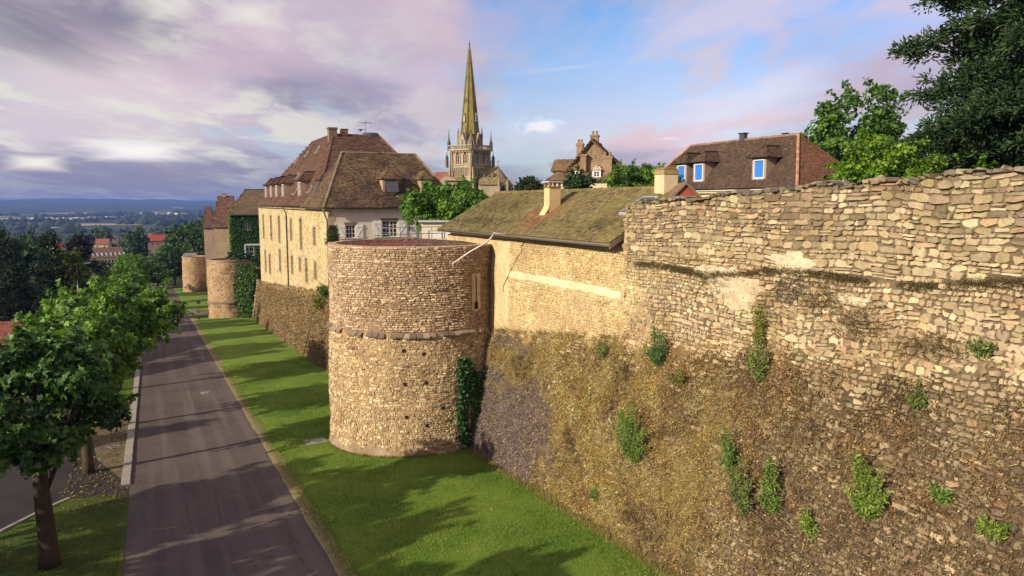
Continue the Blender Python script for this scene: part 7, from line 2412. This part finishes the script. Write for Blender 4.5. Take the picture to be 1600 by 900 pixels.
ivy_main(0, 711, 740, 562, 690, 2100, [(.03, .09, .035), (.05, .13, .045), (.08, .18, .055)], 'dark green ivy column climbing the right side of the central tower', 421, .15)
ivy_main(0, 736, 762, 585, 708, 2400, [(.06, .12, .025), (.09, .16, .03), (.12, .19, .05)], 'lighter green creeper beside the dark ivy in the tower corner', 422)
ivy_main(0, 716, 736, 668, 708, 500, [(.05, .06, .03), (.09, .08, .04)], 'sparse brownish creeper under the dark ivy column', 423, .10)
# second tower: a wide green curtain on the joint with the wall
r = np.random.default_rng(431); P, N = [], []
for _ in range(3600):
    f = r.random(); v = 412 + 84 * f; u = 383 + 5 * math.sin(f * 9) + r.normal() * (5 + 6 * (1 - f))
    if u < 366 or u > 400 or r.random() < .25 * math.sin(u * .9 + f * 20): continue
    D = 127.5 + r.uniform(-.3, .5) + (u - 365) * -.09; p = at_dist(u, v, D); P.append(p); N.append((-.4, -.8, .3))
base = at_dist(382, 496, 127)
ivy('ivy', (base.x, base.y, base.z), 'thick green ivy curtain between the second tower and the wall foot', np.array(P), np.array(N), [(.035, .085, .02), (.06, .12, .025), (.09, .16, .03)], 432, .34)
P, N = [], []
for _ in range(2600):
    y = r.uniform(136, 205); zt = float(zt_c(np.array(y))); z = zt + .3 - abs(r.normal()) * 2.6; P.append((13.6 - r.uniform(0, .6) - (zt - z) * .05, y, z)); N.append((-1, -.2, .4))
ivy('ivy', (13.6, 136, near_h(136)), 'ivy hanging over the distant curtain wall between the far towers', np.array(P), np.array(N), [(.03, .07, .02), (.06, .10, .02), (.14, .17, .03)], 433, .42)
# weeds on the foot of the long house
r = np.random.default_rng(440); n = 30000; s = 66 + 54 * r.random(n) ** 1.3; z = near_h(s) + (zt_b(s) - near_h(s) + .1) * r.random(n)
P = FOOT_SURF(s, z, r.random(n) * .10); Y = unit(np.array([-.6, 0, -.2]) + r.normal(size=(n, 3)) * .6); X = unit(np.cross(Y, r.normal(size=(n, 3)))); Z = np.cross(X, Y)
c = pick_colours(n, [(.34, .24, .12), (.25, .17, .09), (.28, .20, .16), (.42, .32, .16)], r, .3)
scatter('dead_creeper', P, X, Y, Z, np.stack([np.full(n, .07), .22 * r.uniform(.4, 1.5, n), np.full(n, .2)], 1), c, LEAF_V, LEAF_F, M_DRY, None, 'stuff')
for k, (s, z, w, lab) in enumerate(((70.5, 1.9, 1.1, 'yellowish bush growing at the wall foot beside the downpipe'), (69.3, 3.3, .7, 'small green bush at the corner under the long facade'))):
    make_tree('shrub', (14.3, s, z - .3), lab, 'bush', 1, (w * .6, w, w * .8), .3, 26, 40, .3, .12, [(.16, .18, .04), (.22, .22, .05)] if k == 0 else [(.07, .12, .03), (.1, .15, .04)], .05, 450 + k, hollow=.1)
p = at_dist(516, 372, 62)
conifer('potted_conifer', (p.x + .25, p.y, 8.0), 'small upright potted conifer at the corner of the rendered front', 1.7, .45, [(.03, .06, .02), (.05, .09, .03)], 461, 40, 6, .16, .12, .08, .8, cat='shrub', width=.04, per=14)
# small shrub and flat planting on top of the second tower and above the ivy house terrace
make_tree('shrub', (13.2, 128.8, 1.7), 'dark green shrub on the top of the second tower', 'bush', 1, (1.9, 1.2, .8), .9, 40, 50, .45, .22, DARKG, .05, 455, hollow=.1)

# ------------------------------------------------------------------ lower town and plain
simple_s = 480
def inst():
    D = 470.; s = D / 1142
    zb = gz(-40, 468) - 1
    root = facing(170, D, zb, 'school_building', 'long pale building with a row of tall windows in the lower town', 'building', R(4))
    X = lambda u: (u - 170) * s
    Z = lambda v: (318 - v) * s + CAM_Z - zb
    W0, W1, ze, zr = X(143), X(196), Z(391), Z(378)
    ops = []
    n = 13
    for k in range(n):
        x = (k + .5) * (W1 - W0) / n; ops.append((x - .5, x + .5, Z(402), Z(395)))
        ops.append((x - .5, x + .5, Z(409), Z(405)))
    m = MB(); panel(m, (W0, 0), 0, W1 - W0, 0, ze, ops, depth=.3)
    m.poly([(W0, 0, 0), (W0, 0, ze), (W0, 12, ze), (W0, 12, 0)]); m.poly([(W1, 0, 0), (W1, 12, 0), (W1, 12, ze), (W1, 0, ze)]); m.poly([(W0, 12, 0), (W0, 12, ze), (W1, 12, ze), (W1, 12, 0)]); m.build('wall', M_CREAM, root)
    for (a, b, c, d) in ops: window(root, ((a + b) / 2 + W0, 0, (c + d) / 2), 0, b - a - .02, d - c - .02, (2, 2), sill=False, frame=M_WOOD)
    Rf = Roof(root, .9, .7, [(.14, .09, .07), (.17, .11, .08)], 501, .05); e = .5
    Rf.plane([(W0 - e, -e, ze), (W1 + e, -e, ze), (W1 - 4, 6, zr), (W0 + 4, 6, zr)]); Rf.plane([(W0 - e, 12 + e, ze), (W0 - e, -e, ze), (W0 + 4, 6, zr)]); Rf.plane([(W1 + e, -e, ze), (W1 + e, 12 + e, ze), (W1 - 4, 6, zr)]); Rf.plane([(W1 + e, 12.5, ze), (W0 - e, 12.5, ze), (W0 + 4, 6, zr), (W1 - 4, 6, zr)])
    Rf.done()
    for k in range(8):
        x = W0 + 2 + (k + .5) * (W1 - W0 - 4) / 8
        m = MB(); m.prism([(x - .6, ze + .3), (x + .6, ze + .3), (x + .6, ze + 1.8), (x, ze + 2.5), (x - .6, ze + 1.8)], .5, 3.0); m.build('dormer', M_WHITE, root)


inst()


def far_house(u, v0, v1, wpx, D, label, wallm, rc, turn, dp, group=None, ridge=.45):
    """v0 ridge line, v1 foot"""
    s = D / 1142; b = YAW + math.atan((u - 800) / 1142)
    zt = (318 - v0) * s + CAM_Z; zf = (318 - v1) * s + CAM_Z
    root = facing(u, D, zf, 'town_house', label, 'house', turn)
    if group: root['group'] = group
    W = wpx * s; H = zt - zf; ze = H * (1 - ridge)
    m = MB(); m.box((-W / 2, 0, -6), (W / 2, dp, ze))
    m.poly([(-W / 2, .02, ze), (-W / 2, dp - .02, ze), (-W / 2, dp / 2, H - .1)]); m.poly([(W / 2, .02, ze), (W / 2, dp - .02, ze), (W / 2, dp / 2, H - .1)])
    m.build('wall', wallm, root)
    m = MB(); e = .4
    for y0, y1 in ((-e, dp / 2), (dp + e, dp / 2)):
        m.poly([(-W / 2 - e, y0, ze - .15), (W / 2 + e, y0, ze - .15), (W / 2 + e, y1, H), (-W / 2 - e, y1, H)], c=rc)
        m.poly([(-W / 2 - e, y0, ze - .35), (W / 2 + e, y0, ze - .35), (W / 2 + e, y0, ze - .15), (-W / 2 - e, y0, ze - .15)], c=rc)
    m.build('roof', M_TILE, root)
    n = max(1, int(W / 4))
    for k in range(n):
        x = -W / 2 + (k + .5) * W / n
        m = MB(); m.box((x - .45, -.04, ze * .35), (x + .45, .05, ze * .35 + 1.4)); m.build('window', M_DARKFRAME, root)
    chimney(root, (W * .28, dp / 2, H - .4), .6, .6, 1.4, M_CHIM, 0)
    return root


RED = (.30, .055, .04); ORG = (.30, .12, .06); BRN = (.14, .09, .07)
far_house(243, 362, 379, 46, 640, 'long house with a bright red roof beyond the avenue trees', M_PINKR, RED, R(6), 16)
far_house(152, 366, 381, 26, 560, 'house with a dull red roof behind the pale school', M_CREAM, (.26, .09, .07), R(-10), 12)
far_house(94, 370, 384, 13, 400, 'small white gabled house with a red front in the lower town', M_WHITE, RED, R(30), 8)
far_house(46, 371, 381, 30, 480, 'long low pale building between the far trees at left', M_CREAM, BRN, R(-5), 12, ridge=.35)
far_house(30, 370, 386, 9, 380, 'narrow pale tower-like house at the far left', M_CREAM, BRN, R(20), 5, ridge=.5)
far_house(77, 378, 386, 12, 420, 'low white shed left of the small red fronted house', M_WHITE, (.4, .38, .35), R(0), 8, ridge=.2)
far_house(176, 361, 370, 14, 700, 'pale house peeping over the roof of the pale school', M_CREAM, BRN, R(15), 10)
far_house(232, 379, 396, 60, 520, 'long brown roofed house under the bright red roof', M_BEIGE, BRN, R(4), 16, ridge=.55)
far_house(120, 443, 452, 20, 230, 'house with pale ridge hidden behind the avenue crowns', M_CREAM, ORG, R(20), 8)
far_house(112, 438, 462, 26, 135, 'red roofed house glimpsed between hedge and avenue trees', M_PINKR, (.24, .08, .06), R(18), 8)
# near left red roof
def near_roof():
    root = empty('town_house', (-20, 70, gz(-15, 72) - 3), label='house with a dull red roof cut by the left picture edge', cat='house')
    ob = root.location; m = MB(); m.box((0, 0, 0), (10.2, 9, 2.2)); m.build('wall', M_PINKR, root)
    zt = 1.5 - ob.z; ze = -2.0 - ob.z
    m = MB(); m.box((.01, .01, 2.2), (10.19, 8.99, ze)); m.build('upper_wall', M_PINKR, root)
    Rf = Roof(root, .3, .24, [(.17, .055, .045), (.21, .07, .055), (.24, .085, .06)], 511, .035)
    Rf.plane([(-.4, -.4, ze), (10.9, -.4, ze), (9.6, 4.5, zt), (-.4, 4.5, zt)]); Rf.plane([(10.9, 9.4, ze), (-.4, 9.4, ze), (-.4, 4.5, zt), (9.6, 4.5, zt)]); Rf.plane([(10.9, -.4, ze), (10.9, 9.4, ze), (9.6, 4.5, zt)])
    Rf.done()


near_roof()

# countable trees of the lower town, each its own object
r = np.random.default_rng(601)
BLOB = [make_tree('broadleaf_tree', (-40 - k, 300, gz(-40, 300)), 'lab', 'tree', 12, (5.5, 5.2, 5.0), 8.2, 45, 45, 1.6, .9, cols, .35, 620 + k, hollow=.3, nb=5) for k, cols in enumerate((DARKG, [(.035, .07, .02), (.05, .095, .025)], [(.05, .085, .02), (.075, .12, .03)]))]
spots = [(214, 420, 358, .95), (256, 280, 392, .9), (272, 300, 376, 1.0), (290, 330, 366, 1.2), (300, 300, 356, 1.5), (280, 420, 356, 1.0), (318, 400, 352, 1.6),
         (12, 200, 372, 1.6), (40, 230, 384, 1.4), (70, 210, 396, 1.3), (135, 260, 396, 1.2), (60, 330, 380, .8), (44, 320, 378, .9), (16, 340, 366, 1.3), (146, 200, 428, .8), (172, 200, 424, .8), (204, 240, 406, .9),
         (243, 240, 404, .8), (130, 500, 362, 1.4), (160, 620, 357, 1.8), (200, 560, 360, 1.0), (60, 520, 362, 1.5), (84, 600, 360, 1.1), (25, 560, 360, 1.5), (290, 520, 350, 1.7), (276, 600, 354, 1.2), (5, 420, 366, 1.4),
         (112, 430, 374, .7), (310, 560, 347, 1.8)]
vis = {0: 'dark', 1: 'mid green', 2: 'light green'}
NTH = ['leftmost', 'second', 'third', 'fourth', 'fifth', 'sixth', 'seventh', 'eighth', 'ninth', 'tenth', 'eleventh', 'twelfth', 'thirteenth', 'fourteenth', 'fifteenth', 'sixteenth']
band = lambda D: 0 if D < 260 else 1 if D < 425 else 2
BN = ('near trees below the avenue', 'mid-distance lower town trees', 'farthest single lower town trees')
for k, (u, D, vtop, sc) in enumerate(spots):
    b = YAW + math.atan((u - 800) / 1142); x, y = D * math.sin(b), D * math.cos(b)
    zt = (318 - vtop) * D / 1142 + CAM_Z; z0 = gz(x, y); hh = max(5.0, zt - z0); s_ = hh / 13.2
    src = BLOB[k % 3]; w_ = min(1.5 * s_, sc * 1.0)
    i = sorted(q[0] for q in spots if band(q[1]) == band(D)).index(u)
    lab = '%s round tree, %s among the %s' % (vis[k % 3], 'leftmost' if i == 0 else NTH[i] + ' from the left', BN[band(D)])
    if k < 3: o = src; o.location = (x, y, z0); o.scale = (w_, w_, s_); o['label'] = lab; o['group'] = 'trees of the lower town'
    else: copy_tree(src, (x, y, z0), r.uniform(0, 6), (w_, w_, s_), lab, 'trees of the lower town')

# woods and hedgerows of the plain: one mass
ICO_V = [(0, 0, 1), (.9, 0, .45), (.28, .85, .45), (-.72, .53, .45), (-.72, -.53, .45), (.28, -.85, .45), (.8, .6, -.1), (-.3, .95, -.1), (-1, 0, -.1), (-.3, -.95, -.1), (.8, -.6, -.1)]
ICO_F = [(0, 1, 2), (0, 2, 3), (0, 3, 4), (0, 4, 5), (0, 5, 1), (1, 6, 2), (2, 6, 7), (2, 7, 3), (3, 7, 8), (3, 8, 4), (4, 8, 9), (4, 9, 5), (5, 9, 10), (5, 10, 1), (1, 10, 6)]
P, S = [], []
for k in range(250):
    D = 560 * (13.0 ** r.random()); az = YAW + math.radians(r.uniform(-52, 42)); a = r.normal() * .35 + math.pi / 2 - 0 * az
    L = r.uniform(80, 420) * (D / 2200) ** .3; n = int(L / (12 + D / 260)) + 4; w = r.uniform(6, 60 if r.random() < .4 else 14)
    cx, cy = D * math.sin(az), D * math.cos(az); e = np.array([math.cos(a - math.pi / 2), math.sin(a - math.pi / 2)])
    for j in range(n):
        t = (j / n - .5) * L; q = r.normal() * w
        P.append((cx + e[0] * t - e[1] * q, cy + e[1] * t + e[0] * q)); S.append(r.uniform(6, 12) * (1 + D / 5000))
P = np.array(P); S = np.array(S); Z0 = ground_h(P[:, 0], P[:, 1]); n = len(P)
ok = (np.abs(np.degrees(np.arctan2(P[:, 0], P[:, 1]) + 0)) < 80)
P3 = np.stack([P[:, 0], P[:, 1], Z0 + S * .15], 1)[ok]; S = S[ok]; n = len(P3)
a = r.uniform(0, 6.28, n); X = np.stack([np.cos(a), np.sin(a), 0 * a], 1); Y = np.stack([-np.sin(a), np.cos(a), 0 * a], 1); Z = np.tile([0, 0, 1.], (n, 1))
SS = np.stack([S * r.uniform(.7, 1.3, n), S * r.uniform(.7, 1.3, n), S * r.uniform(.7, 1.1, n)], 1)
scatter('far_woods', P3, X, Y, Z, SS, pick_colours(n, [(.016, .03, .014), (.022, .04, .018), (.03, .05, .02)], r, .2), ICO_V, ICO_F, pmat('far_foliage', (1, 1, 1), .9, vc=True, n1=(.25, .3), n2=(.02, .2), bump=.0), None, 'stuff')
# pale town specks on the far slope: too many and small to count
BX_V = [(-.5, -.5, 0), (.5, -.5, 0), (.5, .5, 0), (-.5, .5, 0), (-.5, -.5, 1), (.5, -.5, 1), (.5, .5, 1), (-.5, .5, 1)]
BX_F = [(4, 5, 6, 7), (0, 1, 5, 4), (1, 2, 6, 5), (2, 3, 7, 6), (3, 0, 4, 7)]
P, S = [], []
for (u, D, ru, n) in ((60, 6200, 60, 26), (170, 6600, 70, 60), (265, 6900, 40, 40), (230, 4800, 80, 26), (130, 3600, 90, 20), (290, 3000, 50, 12), (900, 6000, 500, 60)):
    for _ in range(n):
        uu = u + r.normal() * ru * .5; DD = D * r.uniform(.93, 1.05); b = YAW + math.atan((uu - 800) / 1142)
        P.append((DD * math.sin(b), DD * math.cos(b))); S.append((r.uniform(12, 40), r.uniform(10, 18), r.uniform(6, 12)))
P = np.array(P); S = np.array(S); z = ground_h(P[:, 0], P[:, 1]); n = len(P)
z = z + np.clip((np.hypot(P[:, 0], P[:, 1]) - 5600) / 700, 0, 1) * 12
a = r.uniform(0, 6.28, n); X = np.stack([np.cos(a), np.sin(a), 0 * a], 1); Y = np.stack([-np.sin(a), np.cos(a), 0 * a], 1)
scatter('far_town', np.stack([P[:, 0], P[:, 1], z - 2], 1), X, Y, np.tile([0, 0, 1.], (n, 1)), S, pick_colours(n, [(.6, .56, .5), (.5, .42, .36), (.66, .64, .62), (.35, .2, .15)], r, .1), BX_V, BX_F, pmat('far_walls', (1, 1, 1), .9, vc=True, n1=(.3, .1), n2=(.05, .1)), None, 'stuff')

# ------------------------------------------------------------------ street things
def road_sign(u, v, x, label):
    s, z = on_x(u, v, x); zb = near_h(s)
    root = empty('road_sign', (x, s, zb), R(0), label, 'road sign')
    m = MB(); m.tube([(0, 0, -.1), (0, 0, z - zb + .3)], .035, 8); m.build('post', M_METAL, root)
    m = MB(); V = [(.33 * math.cos(t), -.05, z - zb + .33 * math.sin(t)) for t in np.linspace(0, 2 * math.pi, 24, endpoint=False)]
    V2 = [(a, -.03, c) for a, b, c in V]; m.mesh(V + V2, [tuple(range(24)), tuple(range(47, 23, -1))] + [(i, (i + 1) % 24, (i + 1) % 24 + 24, i + 24) for i in range(24)]); m.build('disc', M_DARKFRAME, root)


road_sign(310, 472, 6.6, 'dark round road sign seen from behind at the side track')
s_, z_ = on_x(301, 470, 6.3)
root = empty('marker_stone', (6.3, s_, near_h(s_)), label='low pale marker stone beside the round road sign', cat='stone')
m = MB(); m.box((-.5, -.2, -.05), (.5, .2, .55), taper=.06); m.build('block', M_KERB, root)
m = MB(); m.box((-.52, -.22, .551), (.52, .22, .60), taper=.03); m.build('cap', M_LIMEST, root)


def parked_car(loc, rz, label, paint):
    root = empty('parked_car', loc, rz, label, 'car')
    L, W = 4.1, 1.7
    prof = [(-2.05, .32), (-2.05, .72), (-1.95, .86), (-1.0, .98), (-.35, 1.42), (1.1, 1.45), (1.75, 1.02), (2.0, .95), (2.05, .4), (1.75, .28), (-1.8, .26)]
    def sec(y, k): return [(x, y, z if z < 1.0 else 1.0 + (z - 1.0) * k) for x, z in prof]
    n = len(prof); m = MB(); V = []
    for y, sh in ((-W / 2, .0), (-W / 2 * .8, 1.0), (W / 2 * .8, 1.0), (W / 2, .0)):
        V += [(x * (1 if sh else .985), y, z if z < 1.0 or sh else 1.0) for x, z in prof]
    F = [(k * n + i, k * n + (i + 1) % n, (k + 1) * n + (i + 1) % n, (k + 1) * n + i) for k in range(3) for i in range(n)] + [tuple(range(n)), tuple(range(4 * n - 1, 3 * n - 1, -1))]
    m.mesh(V, F); m.build('body', paint, root)
    for sy in (-1, 1):
        m = MB(); y = sy * (W / 2 * .86); m.mesh([(-.85, y + sy * .08, 1.02), (-.28, y, 1.36), (1.0, y, 1.38), (1.5, y + sy * .08, 1.03)], [(0, 1, 2, 3)]); m.build('side_window', M_GLASS, root)
    m = MB(); m.mesh([(-.99, -.62, 1.0), (-.99, .62, 1.0), (-.38, .6, 1.43), (-.38, -.6, 1.43)], [(0, 1, 2, 3)]); m.build('windscreen', M_GLASS, root)
    m = MB(); m.mesh([(1.74, -.6, 1.04), (1.74, .6, 1.04), (1.13, .58, 1.46), (1.13, -.58, 1.46)], [(0, 1, 2, 3)]); m.build('rear_window', M_GLASS, root)
    for sx in (-1.25, 1.25):
        for sy in (-1, 1):
            m = MB(); y = sy * (W / 2 - .1); m.tube([(sx, y - .1, .31), (sx, y + .1, .31)], .31, 16); w = m.build('wheel', M_DARKFRAME, root)
            m = MB(); m.tube([(sx, y + sy * .085, .31), (sx, y + sy * .106, .31)], .18, 12); m.build('rim', M_ZINC, w)
    for sy in (-1, 1):
        m = MB(); m.box((-2.07, sy * .6 - .18, .62), (-2.0, sy * .6 + .18, .78)); m.build('headlight', M_GLASS, root)
        m = MB(); m.box((1.98, sy * .66 - .12, .7), (2.06, sy * .66 + .12, .88)); m.build('tail_light', M_TAIL, root)


M_TAIL = pmat('red_lens', (.35, .02, .02), .3, n1=(3, 0), n2=(1, 0))
s_, _ = on_x(252, 432, 1.5)
parked_car((-1.2, 300, near_h(300)), R(80), 'white car parked under the trees at the far end of the road', M_WHITE)
# lamp post with double arm seen over the avenue crowns
p = at_dist(119, 412, 150)
root = empty('street_lamp', (p.x, p.y, gz(p.x, p.y)), 0, 'pale double armed street lamp rising beside the avenue crowns', 'street lamp')
h = p.z - gz(p.x, p.y)
m = MB(); m.tube([(0, 0, -.2), (0, 0, h)], [.12, .07], 8); m.build('post', M_ZINC, root)
m = MB(); m.tube([(-1.6, 0, h + .05), (0, 0, h), (1.6, 0, h + .05)], .05, 6); m.build('arm', M_ZINC, root)
for sx in (-1, 1):
    m = MB(); m.box((sx * 1.7 - .45, -.16, h - .02), (sx * 1.7 + .45, .16, h + .16), taper=.05); m.build('lamp_head', M_ZINC, root)

# ------------------------------------------------------------------ air
HZ = bpy.data.materials.new('haze_air'); HZ.use_nodes = True
t = NT(HZ.node_tree); t.n.clear()
pv = t.add('ShaderNodeVolumePrincipled', {'Color': (.20, .36, .90, 1), 'Density': 0.000105, 'Anisotropy': 0.2})
o_ = t.add('ShaderNodeOutputMaterial'); t.l.new(pv.outputs[0], o_.inputs['Volume'])
m = MB(); m.box((-15500, -900, -75), (15500, 16500, 76)); hz = m.build('haze', HZ, None, 'stuff')
